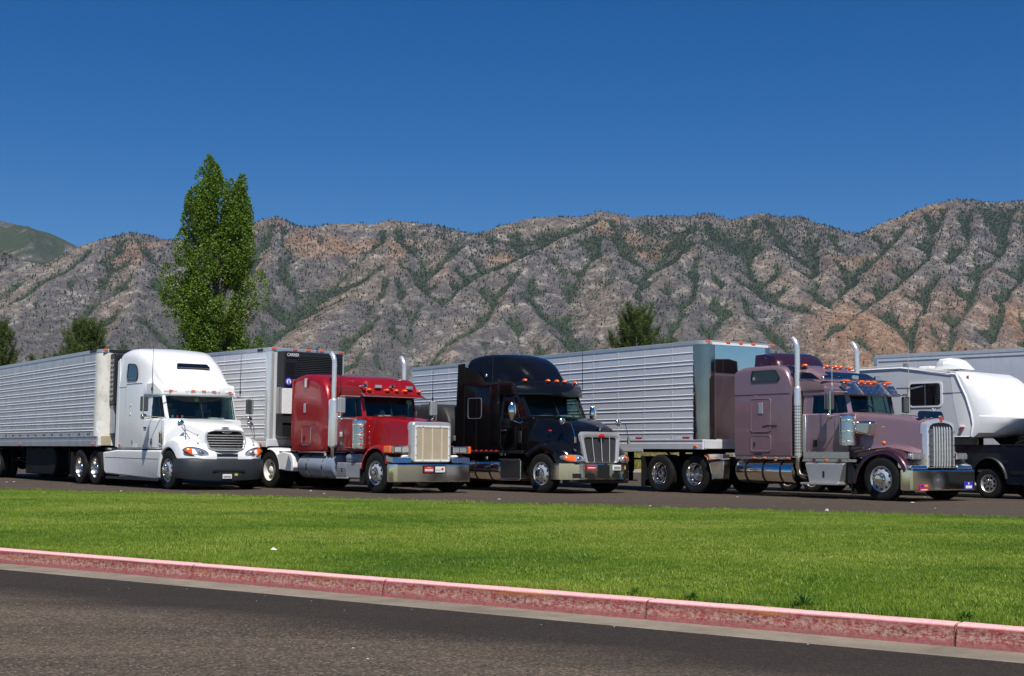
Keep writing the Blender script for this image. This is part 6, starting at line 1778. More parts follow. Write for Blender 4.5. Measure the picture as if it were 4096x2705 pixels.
# raised skylight roof between sleeper and cab
MB().loft([rr(x, h, 2.62, z, rt=.20, rb=.02, hwt=ht, crown=.03) for x, h, ht, z in ((-3.2, 1.17, 1.05, 3.30), (-2.9, 1.16, 1.03, 3.29), (-2.6, 1.14, .98, 3.25), (-2.35, 1.12, .94, 3.18), (-2.15, 1.10, .90, 3.08), (-1.95, 1.08, .88, 2.96), (-1.8, 1.06, .90, 2.88))]).build('skylight_roof', M['mauve'], r, ang=34)
MB().loft([rr(x, h, 2.50, z, rt=.12, rb=.02, hwt=h * .96, crown=.035) for x, h, z in ((-2.45, 1.09, 2.90), (-2.0, 1.06, 2.88), (-1.6, 1.02, 2.84), (-1.36, .99, 2.78), (-1.24, .98, 2.68), (-1.20, .98, 2.58))]).build('cab_roof', M['mauve'], r, ang=34)
MB().loft([rr(x, h, 1.0, z, rt=.05, rb=.04) for x, h, z in ((-2.45, 1.12, 2.06), (-1.8, 1.12, 2.06), (-1.3, 1.10, 2.06), (-1.12, 1.0, 2.08))]).build('cab', M['mauve'], r, ang=34)
greenhouse(r, 'mauve', -2.45, -2.16, (-1.15, 2.10, .80), (-1.27, 2.56, .80), 2.06, 2.56, 1.10, 1.04)
for s in (-1, 1): box_part(r, 'sleeper_boot', 'plastic', -2.76, -2.44, s * 1.02 - .05, s * 1.02 + .05, 1.05, 2.85, .03)
hood_long(r, 'mauve', [(-1.18, 2.09), (-.8, 2.06), (0, 1.99), (.66, 1.90)], [(-1.18, .92), (.66, .56)], [(-1.18, .80), (.66, .47)], [(-1.18, 1.0), (.66, 1.0)], .16, crown=.02)
# grille shell
outl = [(-.53, .76), (.53, .76), (.53, 1.72), (.50, 1.80), (.40, 1.86), (.20, 1.885), (0, 1.93), (-.20, 1.885), (-.40, 1.86), (-.50, 1.80), (-.53, 1.72)]
sh = [[(x, y * k, 1.32 + (z - 1.32) * k) for y, z in outl] for x, k in ((.60, 1.0), (.74, 1.0), (.775, .985), (.785, .96))]
gr = MB().loft(sh).build('grille', M['bright'], r, ang=35)
inn = [(-.45, .79), (.45, .79), (.45, 1.66), (.42, 1.74), (.30, 1.80), (.10, 1.825), (-.10, 1.825), (-.30, 1.80), (-.42, 1.74), (-.45, 1.66)]
MB().prism(inn, .7855, .792, 'x').build('grille_mesh', M['hole'], gr)
b = MB()
for i in range(30):
    z = .82 + i * .0285; b.box(.7925, .802, -.44, .44, z, z + .010)
b.build('mesh_bars', M['alu_dull'], gr, kind='stuff')
for i in range(7):
    y = -.30 + i * .10
    MB().tube([(.803, y, .80), (.812, y, 1.0), (.812, y, 1.60), (.806, y, 1.70), (.80, y, 1.735)], [.016, .019, .019, .022, .004], 8).build('grille_bar', M['bright'], gr)
b = MB()
for y in (-.48, .48):
    for z in (.80, 1.05, 1.32, 1.62): b.ball((.79, y, z), (.02, .025, .02), 8, 5)
for i in range(7): b.ball((.80, -.30 + i * .10, .785), (.02, .025, .02), 8, 5)
b.build('grille_bolts', M['chrome'], gr, kind='stuff')
MB().prism([(-.045, 1.86), (.045, 1.86), (.06, 1.94), (0, 1.97), (-.06, 1.94)], .785, .80, 'x').build('crest_badge', M['redlens'], gr)
MB().ball((.77, 0, 1.975), (.04, .06, .025)).build('badge_cap', M['chrome'], gr)
# bug deflector
q = rounded([(.62, -.50, 1.90), (.62, .50, 1.90), (.56, .46, 2.10), (.56, -.46, 2.10)], .10, 4)
b = MB().loft([[(p[0] - .10 * (p[1] / .5) ** 2, p[1], p[2]) for p in q], [(p[0] + .012 - .10 * (p[1] / .5) ** 2, p[1], p[2]) for p in q]]); b.build('bug_deflector', M['darkglass'], r)
b = MB()
for y in (-.34, -.15, .15, .34): b.ball((.64 - .10 * (y / .5) ** 2, y, 1.945), (.02, .02, .02), 8, 5)
b.tube([(.60, -.02, 2.10), (.64, -.06, 2.155), (.62, -.10, 2.17)], .016, 6); b.ball((.62, .02, 2.14), (.035, .04, .025)); b.build('hood_ornament', M['chrome'], r)
# bumper and valances
MB().loft([[(x, y, .255), (x + .014, y, .28), (x + .014, y, .70), (x, y, .725), (x - .05, y, .725), (x - .05, y, .27)] for x, y in ((.62, -1.235), (.80, -1.215), (.845, -1.17), (.865, -.6), (.875, 0), (.865, .6), (.845, 1.17), (.80, 1.215), (.62, 1.235))]).build('bumper', M['chrome'], r, ang=14)
bp = [o for o in r.children if o.name.startswith('bumper')][0]
o = box_part(bp, 'number_plate', 'signred', .875, .887, -.96, -.64, .245, .40, .006)
box_part(o, 'plate_band', 'signblue', .8872, .8885, -.94, -.80, .33, .385, 0); box_part(o, 'plate_band', 'signyellow', .8872, .8885, -.79, -.66, .345, .385, 0); box_part(o, 'plate_band', 'letter', .8872, .8885, -.92, -.68, .265, .285, 0)
o = box_part(bp, 'number_plate', 'signblue', .872, .884, .74, 1.06, .28, .45, .006)
box_part(o, 'plate_band', 'letter', .8842, .8852, .78, 1.02, .295, .36, 0); MB().ball((.885, .90, .405), (.004, .025, .03)).build('plate_mark', M['letter'], o)
for s in (-1, 1):
    path = [(-.86, .42), (-.80, .62), (-.70, .82), (-.55, 1.0), (-.35, 1.13), (-.10, 1.205), (.15, 1.215), (.36, 1.16), (.55, 1.03), (.68, .88), (.76, .72)]
    fender_sweep(r, path, s * .56, s * 1.235, 'plum', .13, .02, 'fender', .07)
    MB().prism([(x, z - .03) for x, z in path[3:10]] + [(.6, .95), (-.45, .95)], s * .56, s * .62, 'y').build('fender_apron', M['plum'], r)
    # mauve sweep of the hood down onto the fender
    MB().loft([[(x, s * pl(x, [(-1.18, .90), (.66, .54)]), z + .16), (x, s * (pl(x, [(-1.18, .93), (.66, .58)])), z + .05), (x, s * pl(x, [(-1.18, 1.05), (-.4, 1.02), (.3, .92), (.66, .66)]), z), (x, s * .5, z - .02)] for x, z in ((-1.1, 1.10), (-.7, 1.16), (-.35, 1.21), (0, 1.245), (.3, 1.20), (.5, 1.13), (.66, 1.08))]).build('fender_fairing', M['mauve'], r, ang=50)
    hd = box_part(r, 'headlight', 'chrome', .62, .76, min(s * .62, s * 1.04), max(s * .62, s * 1.04), .96, 1.12, .02)
    for k in range(2):
        y = s * (.735 + .20 * k)
        box_part(hd, 'headlight_lens', 'clear', .758, .772, y - .085, y + .085, .98, 1.095, .015)
    MB().ball((.70, s * 1.05, 1.04), (.05, .05, .06)).build('indicator', M['clear'], hd)
    MB().prism([(.40, .74), (.84, .735), (.80, .83), (.60, .90), (.42, .90)], s * .56, s * 1.16, 'y').build('bumper_apron', M['chrome'], r, bevel=.03)
    MB().ball((.02, s * 1.12, 1.34), (.055, .05, .055)).build('indicator', M['amber'], r)
    MB().ball((-.36, s * 1.18, 1.19), (.02, .02, .025)).build('fender_screw', M['chrome'], r)
    stack(r, -2.58, s * 1.14, 0, 4.0, 1.02, 2.70, .066, .094, shield=True)
    air_cleaner(r, -1.03, s * 1.13, 1.26, 2.02, .20, s)
    MB().prism([(-.86, 1.58), (-.42, 1.50), (-.36, 1.82), (-.44, 1.86), (-.84, 1.86)], s * .84, s * 1.12, 'y').build('air_intake', M['steel'], r, bevel=.06)
    MB().tube([(-.94, s * 1.1, 1.74), (-.80, s * 1.05, 1.74)], .08, 14).build('intake_pipe', M['chrome'], r)
    # flat mirrors on tubular brackets
    mirror_west(r, -1.30, s * 1.46, 2.12, 2.53, s, -1.12, True, 'mirrorglass', .26)
    antenna(r, -1.22, s * 1.46, 2.60, 3.90, 'light_trim')
    # door
    panel_line(r, [(-2.28, s * 1.123, 2.05), (-2.28, s * 1.123, 1.16), (-2.22, s * 1.123, 1.10), (-1.5, s * 1.123, 1.10), (-1.42, s * 1.123, 1.2), (-1.42, s * 1.115, 2.05)], .007, 'steel', 'door_seam')
    box_part(r, 'grab_rail', 'steel', -2.44, -2.34, s * 1.125 - .02, s * 1.125 + .02, 1.12, 2.02, .02)
    box_part(r, 'door_handle', 'plastic', -2.10, -1.99, min(s * 1.12, s * 1.14), max(s * 1.12, s * 1.14), 1.24, 1.42, .012)
    box_part(r, 'cab_skirt', 'steel', -2.42, -1.0, min(s * 1.10, s * 1.128), max(s * 1.10, s * 1.128), .96, 1.13, .006)
    box_part(r, 'sill_rail', 'steel', -4.62, -2.74, min(s * 1.16, s * 1.225), max(s * 1.16, s * 1.225), .93, 1.0, .006)
    box_part(r, 'sill_rail', 'steel', -2.44, -.78, min(s * 1.06, s * 1.135), max(s * 1.06, s * 1.135), .885, .955, .006)
    for x in (-3.98, -3.63, -3.24, -2.86): lamp(r, (x, s * 1.225, .96), .07, .025, .03, 'amber', base=False)
    for x in (-2.08, -1.70, -1.28): lamp(r, (x, s * 1.135, .92), .07, .025, .03, 'amber', base=False)
    # lockers, window, seam
    hatch(r, -4.07, -3.40, 1.63, 2.46, s * 1.22, 'mauve', s, False, .09, (-3.80, -3.65, 2.08, 2.36), .016)
    hatch(r, -4.07, -3.40, 1.13, 1.53, s * 1.22, 'mauve', s, True, .08, None, .016)
    y = s * 1.222
    q = rounded([(-4.04, y, 2.90), (-3.16, y, 2.90), (-3.10, y, 2.97), (-3.24, y, 3.17), (-4.02, y, 3.17)], .06)
    pane(r, q, (0, s, 0), 'sleeper_window', 'darkglass', .012, 'plastic', .02)
    panel_line(r, [(-4.63, s * 1.222, 2.57), (-2.76, s * 1.222, 2.58)], .005, 'plum')
    b = MB()
    for z in np.arange(1.1, 2.5, .09):
        for x in (-4.2, -3.28, -2.92): b.ball((x, s * 1.2215, z), (.006, .004, .006), 6, 3)
    for x in np.arange(-4.5, -2.8, .09): b.ball((x, s * 1.2215, 1.05), (.006, .004, .006), 6, 3)
    b.build('rivets', M['steel'], r, kind='stuff')
    box_part(r, 'name_strip', 'plastic', -3.97, -3.70, min(y, y + s * .006), max(y, y + s * .006), 1.045, 1.075, .002)
    panel_line(r, [(-3.66, y + s * .016, 1.76), (-3.5, y + s * .016, 1.78), (-3.2, y, 1.775)], .012, 'plastic', 'swoosh_trim')
    # skylight side glass
    q = [(-2.74, s * 1.145, 3.15), (-2.10, s * 1.02, 3.06), (-1.82, s * 1.045, 2.90), (-2.45, s * 1.128, 2.915)]
    q = rounded([(-2.80, s * 1.12, 3.14), (-2.20, s * 1.04, 3.06), (-1.92, s * 1.06, 2.90), (-2.52, s * 1.135, 2.92)], .05)
    pane(r, q, (0.1, s, .25), 'skylight_window', 'darkglass', .03, 'mauve', .02)
    tank(r, -4.66, -2.72, s * .90, .63, .32, 'chrome', 3, s)
    sb = MB().prism([(-2.30, .84), (-2.16, .38), (-1.25, .38), (-1.10, .84)], s * .85, s * 1.22, 'y').build('tool_box', M['alu'], r, bevel=.02)
    box_part(sb, 'tread_plate', 'alu', -2.30, -1.10, s * .98 - .2, s * .98 + .25, .835, .865, .008)
    box_part(sb, 'step', 'alu', -2.36, -1.20, s * 1.12 - .2, s * 1.12 + .2, .33, .38, .012)
    box_part(sb, 'latch', 'plastic', -1.74, -1.68, s * 1.22 - .01, s * 1.22 + .012, .50, .66, .01)
    b = MB()
    for i in range(14):
        for k in range(3): b.ball((-1.95 + i * .05, s * 1.222, .74 + k * .025), (.008, .005, .006), 6, 3)
    b.build('tread_dimples', M['chrome'], sb, kind='stuff')
    box_part(r, 'battery_box', 'plastic', -1.08, -.88, s * .9 - .2, s * .9 + .28, .36, .84, .03)
    wheel(r, 0, s * 1.22, s, 'steer', 'wheel_alu')
    for x in (-6.13, -7.50): wheel(r, x, s * 1.22, s, 'drive', 'chrome')
    MB().loft([[(x, s * .62, z), (x + .0, s * 1.24, z), (x - .03, s * 1.24, z - .03), (x - .02, s * .62, z - .03)] for x, z in ((-5.72, 1.03), (-5.62, .98), (-5.52, .80), (-5.45, .58), (-5.42, .40))]).build('quarter_fender', M['chrome'], r, ang=40)
    MB().prism([(-5.74, 1.05), (-5.60, 1.0), (-5.46, .62), (-5.42, .40), (-5.06, .41), (-5.02, .85), (-5.08, 1.05)], s * 1.0, s * 1.238, 'y').build('quarter_fender_side', M['steel'], r, bevel=.015)
    MB().tube([(-5.6, s * 1.26, .86), (-5.1, s * 1.26, .90), (-4.95, s * 1.1, .92)], .035, 8).build('fender_bar', M['plastic'], r)
    mud_flap(r, -8.22, s * .92 - .31, s * .92 + .31, .14, .98)
    mud_flap(r, -.88, s * .98 - .22, s * .98 + .22, .12, .5)
    MB().ball((-1.86, s * 1.02, 2.94), (.05, .05, .05)).build('horn_end', M['chrome'], r)
    MB().tube([(-1.86, s * 1.0, 2.92), (-1.35, s * .86, 2.88)], [.045, .02], 10).build('air_horn', M['chrome'], r)
# skylight front glass
q = rounded([(-2.03, -.80, 3.06), (-2.03, .80, 3.06), (-1.80, .86, 2.93), (-1.80, -.86, 2.93)], .05)
b = MB().slab([(p[0] + .03, p[1], p[2] + .045) for p in q], (.5, 0, .86), .02); b.build('skylight_window', M['darkglass'], r)
for k, y in enumerate((-.90, -.26, 0, .26, .80)): lamp(r, (-2.35 - (.45 if abs(y) > .7 and y < 0 else 0) * 0 - .22 * abs(y), y, 3.27), .10, .075, .045, 'amber')
for k, y in enumerate((-.78, -.22, .02, .24, .78)): lamp(r, (-1.34, y, 2.845), .11, .075, .045, 'amber')
for y in (-.42, .42):
    b = MB(); b.box(-1.40, -1.33, y - .09, y + .09, 2.90, 3.0); b.tube([(-1.42, y, 2.92), (-1.75, y - .02, 2.93)], .02, 6); b.build('roof_lamp_block', M['chrome'], r, bevel=.012)
# dark air deflector on the sleeper roof
b = MB().loft([[(x, y * k, z) for y, z in ((-.92, 3.30), (-.88, 3.61 - d), (-.6, 3.67 - d), (.6, 3.72 - d), (.88, 3.66 - d), (.92, 3.30))] for x, k, d in ((-4.22, 1.0, 0), (-3.9, 1.0, .0), (-3.62, .97, .06), (-3.48, .94, .20), (-3.40, .92, .34))])
b.build('roof_deflector', M['plum'], r, ang=40)
b = MB()
for y in np.linspace(-.8, .8, 8): b.ball((-3.385, y, 3.335), (.012, .012, .012), 6, 3)
for x in (-4.0, -3.6): b.ball((x, -.925, 3.36), (.012, .012, .012), 6, 3)
b.ball((-3.85, -.905, 3.52), (.016, .01, .016), 6, 4); b.build('deflector_screws', M['chrome'], r, kind='stuff')
# bright drop visor in three panels
MB().loft([[(-1.30, y, 2.80) if abs(y) < .9 else (-1.36, y, 2.78), (-1.02 - .10 * (abs(y) / .95) ** 3, y, 2.52), (-1.04 - .10 * (abs(y) / .95) ** 3, y, 2.51), (-1.33, y, 2.78)] for y in (-1.0, -.9, -.5, 0, .5, .9, 1.0)]).build('sun_visor', M['steel'], r, ang=30)
vz = [o for o in r.children if o.name.startswith('sun_visor')][0]
for y in (-.50, .50): MB().tube([(-1.30, y, 2.815), (-1.02, y * 1.02, 2.53)], .016, 6).build('visor_strip', M['chrome'], vz)
b = MB()
for y in (-.42, -.22, -.02, .2, .4, .66, .8):
    for t_ in (.18, .5, .82): b.ball((-1.29 + .27 * t_, y + .05 * t_, 2.81 - .28 * t_), (.012, .012, .010), 6, 4)
b.build('visor_studs', M['chrome'], vz, kind='stuff')
MB().tube([(-1.25, 1.02, 2.72), (-1.1, 1.45, 2.74), (-.9, 1.62, 2.80)], .02, 8).build('mirror_bar', M['chrome'], r)
frame_rails(r, -8.1, .6, .72)
axle(r, 0, .95, .48, .06)
for x in (-6.13, -7.50): axle(r, x, 1.0, .51)
fifth_wheel(r, -6.8, 1.04)
box_part(r, 'engine_bay', 'frame', -.95, .6, -.48, .48, .45, 1.05, .05)
# ------------------------------------------------------------------ caravan on a pick-up, tarpaulined load, small things
VP = (12.751, 35.889, 0); VA = 53
PK = root('pickup_truck', 'dark navy pick-up towing the white fifth wheel caravan', 'pickup', VP, VA)
r = PK
hw = .97
side = [(-1.25, .55), (-1.30, .80), (-1.30, 1.30), (-1.2, 1.335), (1.15, 1.32), (1.2, 1.36), (3.6, 1.30), (4.35, 1.16), (4.5, .95), (4.45, .55), (4.0, .42)]
ar = lambda cx: [(cx + .50 * math.cos(R_(a)), .40 + .60 * math.sin(R_(a))) for a in range(0, 181, 15)]
body = [(-1.25, .50), (-1.30, .80), (-1.30, 1.32), (1.15, 1.32), (1.2, 1.34), (3.5, 1.30), (4.3, 1.18), (4.5, .95), (4.45, .50)] + [(4.05, .42)] + ar(3.55) + [(2.9, .36), (.62, .36)] + ar(0) + [(-.55, .42)]
for s in (-1, 1):
    MB().prism(body, s * (hw - .22), s * hw, 'y').build('body_side', M['navy'], r, bevel=.03)
    fender_sweep(r, [(.04 + .53 * math.cos(R_(a)), .40 + .645 * math.sin(R_(a))) for a in range(178, 1, -13)], s * .90, s * 1.02, 'plastic', .05, .02, 'wheel_arch_flare', .03)
    for x in (0, 3.55): wheel(r, x, s * .95, s, 'car', 'alu', .385)
    box_part(r, 'bed_rail', 'plastic', -1.28, 1.12, s * .93 - .06, s * .93 + .045, 1.322, 1.345, .01)
    MB().tube([(.75, s * .9, 1.36), (1.02, s * .9, 1.45), (1.10, s * .9, 1.36)], .02, 6).build('bed_loop', M['plastic'], r)
    box_part(r, 'mirror', 'plastic', 2.35, 2.5, s * 1.15 - .12, s * 1.15 + .12, 1.40, 1.66, .03)
    box_part(r, 'side_moulding', 'plastic', .66, 2.9, s * .972 - .012, s * .972 + .012, .60, .68, .008)
box_part(r, 'bed_floor', 'frame', -1.25, 1.1, -.74, .74, .75, .80, 0)
box_part(r, 'tailgate', 'navy', -1.33, -1.27, -.74, .74, .70, 1.30, .015)
box_part(r, 'bumper', 'chrome', -1.50, -1.32, -.95, .95, .48, .66, .03)
MB().loft([rr(x, h, 1.28, z, .12, .02, ht) for x, h, ht, z in ((1.18, .95, .80, 1.32), (1.30, .95, .76, 1.86), (2.3, .95, .74, 1.92), (2.62, .95, .76, 1.84), (3.25, .95, .86, 1.34))]).build('cab', M['navy'], r, ang=34)
MB().loft([rr(x, .95, .9, z, .10, .05, .88, .03) for x, z in ((3.1, 1.31), (3.8, 1.25), (4.3, 1.16), (4.45, 1.02))]).build('bonnet', M['navy'], r)
for s in (-1, 1): pane(r, [(1.45, s * .93, 1.36), (2.95, s * .94, 1.36), (2.55, s * .79, 1.80), (1.5, s * .79, 1.80)], (0, s, .3), 'side_window', 'darkglass', .02)
box_part(r, 'floor', 'frame', -1.1, 4.2, -.72, .72, .40, .60, .02)
for x in (0, 3.55): axle(r, x, .8, .38, .05)

RV = root('caravan', 'white fifth wheel caravan with dark side window and rounded nose', 'caravan', VP, VA)
r = RV
SX = -8.6
prof = [(SX, .62), (-1.78, .62), (-1.66, 1.30), (-1.62, 1.54), (-.30, 1.54), (-.24, 2.0), (-.42, 2.6), (-.70, 3.10), (-2.40, 3.36), (SX, 3.34)]
MB().prism(prof, -1.20, 1.20, 'y').build('body', M['rv_side'], r, bevel=.03)
# moulded nose
rings = []
for t_ in np.linspace(0, 1, 15):
    y = -1.205 + 2.41 * t_; q = (abs(y) / 1.205)
    bulge = (1 - q ** 4.5) * .50 + .06
    rings.append([(-.62 , y, 1.545), (-.26 + bulge * .55, y, 1.53), (-.14 + bulge * 1.0, y, 1.64), (-.10 + bulge * 1.36, y, 1.86), (-.12 + bulge * 1.56, y, 2.00), (-.13 + bulge * 1.56, y, 2.05), (-.15 + bulge * 1.38, y, 2.07), (-.18 + bulge * 1.40, y, 2.14), (-.27 + bulge * 1.40, y, 2.45), (-.45 + bulge * 1.16, y, 2.80), (-.62 + bulge * .80, y, 3.06), (-.74 + bulge * .3, y, 3.20), (-.90, y, 3.22), (-.80, y, 2.4)])
MB().loft(rings).build('nose_cap', M['rv'], r, ang=33)
for s in (-1, 1):
    panel_line(r, [(-.72, s * 1.215, 3.15), (-.60, s * 1.215, 2.90), (-.42, s * 1.215, 2.55), (-.28, s * 1.215, 2.12), (-.24, s * 1.215, 1.86), (-.30, s * 1.215, 1.56)], .022, 'rv', 'nose_moulding')
    panel_line(r, [(SX, s * 1.21, 3.345), (-2.42, s * 1.21, 3.365), (-.72, s * 1.21, 3.13)], .018, 'rv', 'roof_moulding')
    panel_line(r, [(-1.62, s * 1.205, 1.545), (-.30, s * 1.205, 1.545)], .014, 'rv', 'floor_moulding')
    box_part(r, 'side_stripe', 'trim', SX + .1, -2.22, s * 1.203 - .003, s * 1.203 + .003, 2.645, 2.675, 0)
    box_part(r, 'side_stripe', 'trim', -1.15, -.55, s * 1.203 - .003, s * 1.203 + .003, 2.648, 2.672, 0)
    y = s * 1.205
    q = rounded([(-2.16, y, 2.34), (-1.18, y, 2.34), (-1.18, y, 2.94), (-2.16, y, 2.94)], .10)
    o = pane(r, q, (0, s, 0), 'side_window', 'darkglass', .01, 'rv', .05)
    MB().tube([(-1.67, y + s * .004, 2.36), (-1.67, y + s * .004, 2.92)], .008, 5).build('window_bar', M['trim'], o)
    b = MB()
    for i in range(13): b.box(-2.13, -1.21, min(y + s * .002, y + s * .004), max(y + s * .002, y + s * .004), 2.39 + i * .042, 2.396 + i * .042)
    b.build('blind_slats', M['plastic'], o, kind='stuff')
    pane(r, rounded([(-5.6, y, 1.9), (-4.4, y, 1.9), (-4.4, y, 2.7), (-5.6, y, 2.7)], .1), (0, s, 0), 'side_window', 'darkglass', .01, 'rv', .05)
    for x in (-5.6, -6.5): wheel(r, x, s * 1.12, s, 'car', 'alu', .385)
    o = box_part(r, 'marker_lamp', 'redlens', -.60, -.50, min(y, y + s * .06), max(y, y + s * .06), 1.74, 1.79, .012); box_part(o, 'lamp_base', 'signwhite', -.62, -.47, min(y, y + s * .03), max(y, y + s * .03), 1.785, 1.815, .008)
    MB().ball((-.42, s * 1.12, 3.08), (.05, .03, .02)).build('marker_lamp', M['amber'], r)
MB().prism([(-1.0, 3.20), (-2.41, 3.375), (SX, 3.355), (SX, 3.375), (-2.41, 3.40), (-.98, 3.24)], -1.19, 1.19, 'y').build('roof', M['rvroof'], r)
MB().loft([rr(x, h, 3.33, z, .08, .02, h * .8) for x, h, z in ((-1.98, .33, 3.55), (-1.90, .35, 3.63), (-1.6, .35, 3.645), (-1.40, .33, 3.58), (-1.22, .28, 3.42), (-1.16, .24, 3.34))]).build('air_conditioner', M['rv'], r, ang=35)
b = MB()
for i in range(5): b.box(-1.99, -1.72, -.352, -.345, 3.43 + i * .03, 3.44 + i * .03)
b.build('cooling_slots', M['light_trim'], r, kind='stuff')
box_part(r, 'roof_vent', 'rvroof', -2.6, -2.25, -.2, .2, 3.39, 3.46, .02)
MB().tube([(-4.5, -.95, 3.42), (-2.6, -.95, 3.47), (-2.5, -.95, 3.44)], .02, 6).build('roof_aerial', M['light_trim'], r)
box_part(r, 'roof_bracket', 'trim', -2.52, -2.40, -1.0, -.88, 3.40, 3.50, .01)
# hitch pin box
MB().prism([(-.35, 1.56), (.62, 1.56), (1.25, 1.30), (1.25, 1.22), (.10, 1.16), (-.1, 1.36)], -.30, .30, 'y').build('pin_box', M['frame'], r, bevel=.02)
box_part(r, 'hitch', 'frame', .2, 1.0, -.5, .5, .80, 1.2, .02)
for s in (-1, 1): box_part(r, 'front_leg', 'frame', -1.58, -1.48, s * 1.0 - .05, s * 1.0 + .05, .75, 1.56, .01)
box_part(r, 'chassis', 'frame', SX + .2, -1.9, -1.0, 1.0, .48, .63, .01)
for x in (-5.6, -6.5): axle(r, x, 1.0, .38, .05)

# flat trailer with a dark tarpaulin behind the black tractor
FB = root('flatbed_trailer', 'flat trailer with dark sheeted load behind the black lorry', 'trailer', (1.712, 37.457, 0), 49.64)
r = FB
box_part(r, 'deck', 'frame', -16.5, -3.85, -1.25, 1.25, 1.16, 1.32, .02)
for x in (-14.2, -15.5):
    axle(r, x, 1.0, .51)
    for s in (-1, 1): wheel(r, x, s * 1.22, s, 'drive', 'steel')
for s in (-1, 1):
    MB().box(-8.2, -8.06, s * .95 - .07, s * .95 + .07, .28, 1.16).build('landing_leg', M['frame'], r, bevel=.01)
    box_part(r, 'frame_rail', 'frame', -16, -4.6, s * .5 - .06, s * .5 + .06, .95, 1.16, .01)
g = np.random.default_rng(9)
rings = []
for x, zt in ((-13.0, 1.5), (-12.9, 2.25), (-11, 2.42), (-9, 2.40), (-7.2, 2.42), (-5.0, 2.42), (-4.35, 2.41), (-4.15, 2.33), (-3.98, 2.16), (-3.86, 1.95), (-3.80, 1.6), (-3.78, 1.36)):
    ring = []
    for k in range(24):
        a = 2 * PI * k / 24; cy, cz = math.cos(a), math.sin(a)
        y = 1.27 * math.copysign(abs(cy) ** .25, cy); z = 1.32 + (zt - 1.32) * (.5 + .5 * math.copysign(abs(cz) ** .3, cz))
        ring.append((x + g.normal(0, .02), y + g.normal(0, .015), z + g.normal(0, .012)))
    rings.append(ring)
TP = root('tarpaulin_load', 'dark tarpaulin stretched over the load on the flat trailer', 'load', (1.712, 37.457, 0), 49.64)
cov = MB().loft(rings).build('tarpaulin', M['tarp'], TP, ang=50)
for x in (-5.4, -7.6, -9.3, -11): MB().tube([(x, -1.285, 1.33), (x, -1.285, 2.2), (x, -1.1, 2.44), (x, 1.1, 2.44), (x, 1.285, 1.33)], .014, 5).build('strap', M['trim'], TP)

# litter and plants
g = np.random.default_rng(12)
def on_lawn(u, v):
    q = np.array([(u - 2048) / FPX, -(v - 1352.5) / FPX, 1.0]) @ _rt
    k = (0.05 - EYE) / q[2]; return q[0] * k, q[1] * k
x, y = on_lawn(1095, 2202)
b = MB(); b.loft([[(x - .035, y, .055), (x - .01, y + .015, .078), (x + .03, y + .01, .06), (x + .04, y - .01, .055)], [(x - .03, y - .01, .058), (x - .005, y - .005, .082), (x + .025, y - .01, .066), (x + .035, y - .02, .058)]])
tag(b.build('paper_scrap', M['paper'], None), 'small crumpled white paper scrap lying on the lawn', 'litter')
x, y = on_lawn(3308, 2062)
dn = root('dandelion', 'lone dandelion seed head standing at the far lawn edge', 'plant', (x, y, 0))
MB().tube([(0, 0, 0), (.01, 0, .06), (.0, 0, .13)], .004, 5).build('stem', M['weed'], dn)
b = MB()
for k in range(60):
    d = Vector(g.normal(size=3)).normalized() * .03; b.tube([(0, 0, .135), (d.x, d.y, .135 + d.z)], [.0012, .003], 3)
b.build('seed_head', M['paper'], dn)
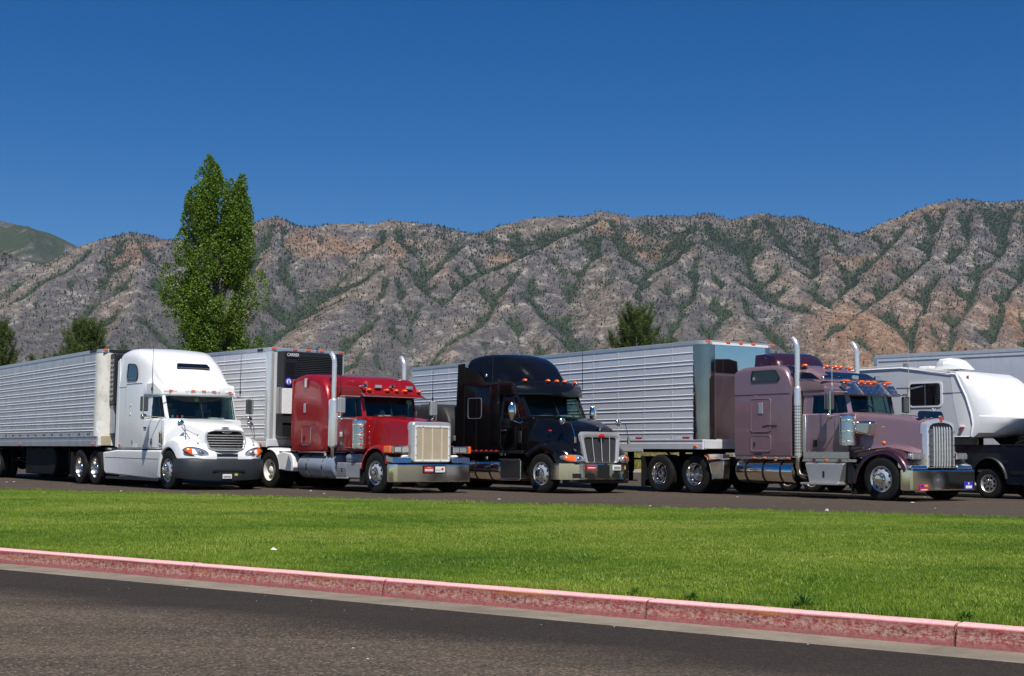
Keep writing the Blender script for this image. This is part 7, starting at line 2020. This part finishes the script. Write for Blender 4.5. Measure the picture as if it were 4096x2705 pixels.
def weed(u, v, sc, label):
    x, y = on_lawn(u, v); q0 = np.array([x, y]) - K0; ee = float(q0 @ KE); x, y = kp(ee, .27); w = root('weed', label, 'weed', (x, y, -.02), 0, 'weeds along the kerb')
    b = MB()
    for k in range(16):
        a = g.uniform(0, 2 * PI); L = sc * g.uniform(.6, 1.1); h = sc * g.uniform(.3, 1.0); wd = sc * .10
        ca_, sa_ = math.cos(a), math.sin(a)
        rows = []
        for t_, ww in ((0, .3), (.35, 1), (.7, .9), (1, .05)):
            cx, cz = L * t_, h * math.sin(t_ * 2.2) * .8 + .02
            rows.append([(ca_ * cx - sa_ * wd * ww, sa_ * cx + ca_ * wd * ww, cz), (ca_ * cx, sa_ * cx, cz - wd * .25), (ca_ * cx + sa_ * wd * ww, sa_ * cx - ca_ * wd * ww, cz)])
        b.loft(rows, False, False, closed=False)
    b.build('leaves', M['weed'], w)
for u, v, sc, lb in ((2455, 2360, .07, 'small leafy weed on the lawn edge, leftmost of the weeds by the red kerb'), (2680, 2378, .07, 'leafy weed hanging over the kerb, second weed from the left'), (3170, 2405, .12, 'largest spiky weed clump at the lawn edge above the red kerb'), (3780, 2465, .08, 'low weed patch at the kerb joint, rightmost of the weeds')): weed(u, v, sc, lb)
# stones and scraps on the car park
b = MB()
for k in range(60):
    p = FA + FE * g.uniform(-24, 14) + FN * (.4 + 15 * g.random() ** 1.3); s_ = .010 + .03 * g.random() ** 4
    b.ball((p[0], p[1], s_ * .3), (s_ * g.uniform(.8, 1.8), s_ * g.uniform(.8, 1.5), s_ * .6), 6, 4)
b.build('loose_stones', M['concrete'], None, kind='stuff')
b = MB()
for k in range(40):
    e = g.uniform(-9, 12); p = kp(e, -.42 - abs(g.normal(0, 1.6))); s_ = .003 + .006 * g.random() ** 3
    b.ball((p[0], p[1], -.156 + s_ * .3), (s_ * 1.4, s_ * 1.2, s_ * .7), 6, 4)
b.build('road_grit', M['concrete'], None, kind='stuff')
# ------------------------------------------------------------------ the air: far slopes fade a little to blue
hz = MB().box(-6200, 6200, -120, 8300, -8, 1180).build('haze', None, kind='stuff', smooth=False)
t = NT('summer_haze'); t.t.nodes.remove(t.b)
pv = t.n('VolumePrincipled'); pv.inputs['Color'].default_value = (.52, .66, 1.0, 1); pv.inputs['Density'].default_value = 2.1e-5; pv.inputs['Anisotropy'].default_value = .1
t.l(pv.outputs[0], t.o.inputs['Volume'])
hz.data.materials.append(t.m)
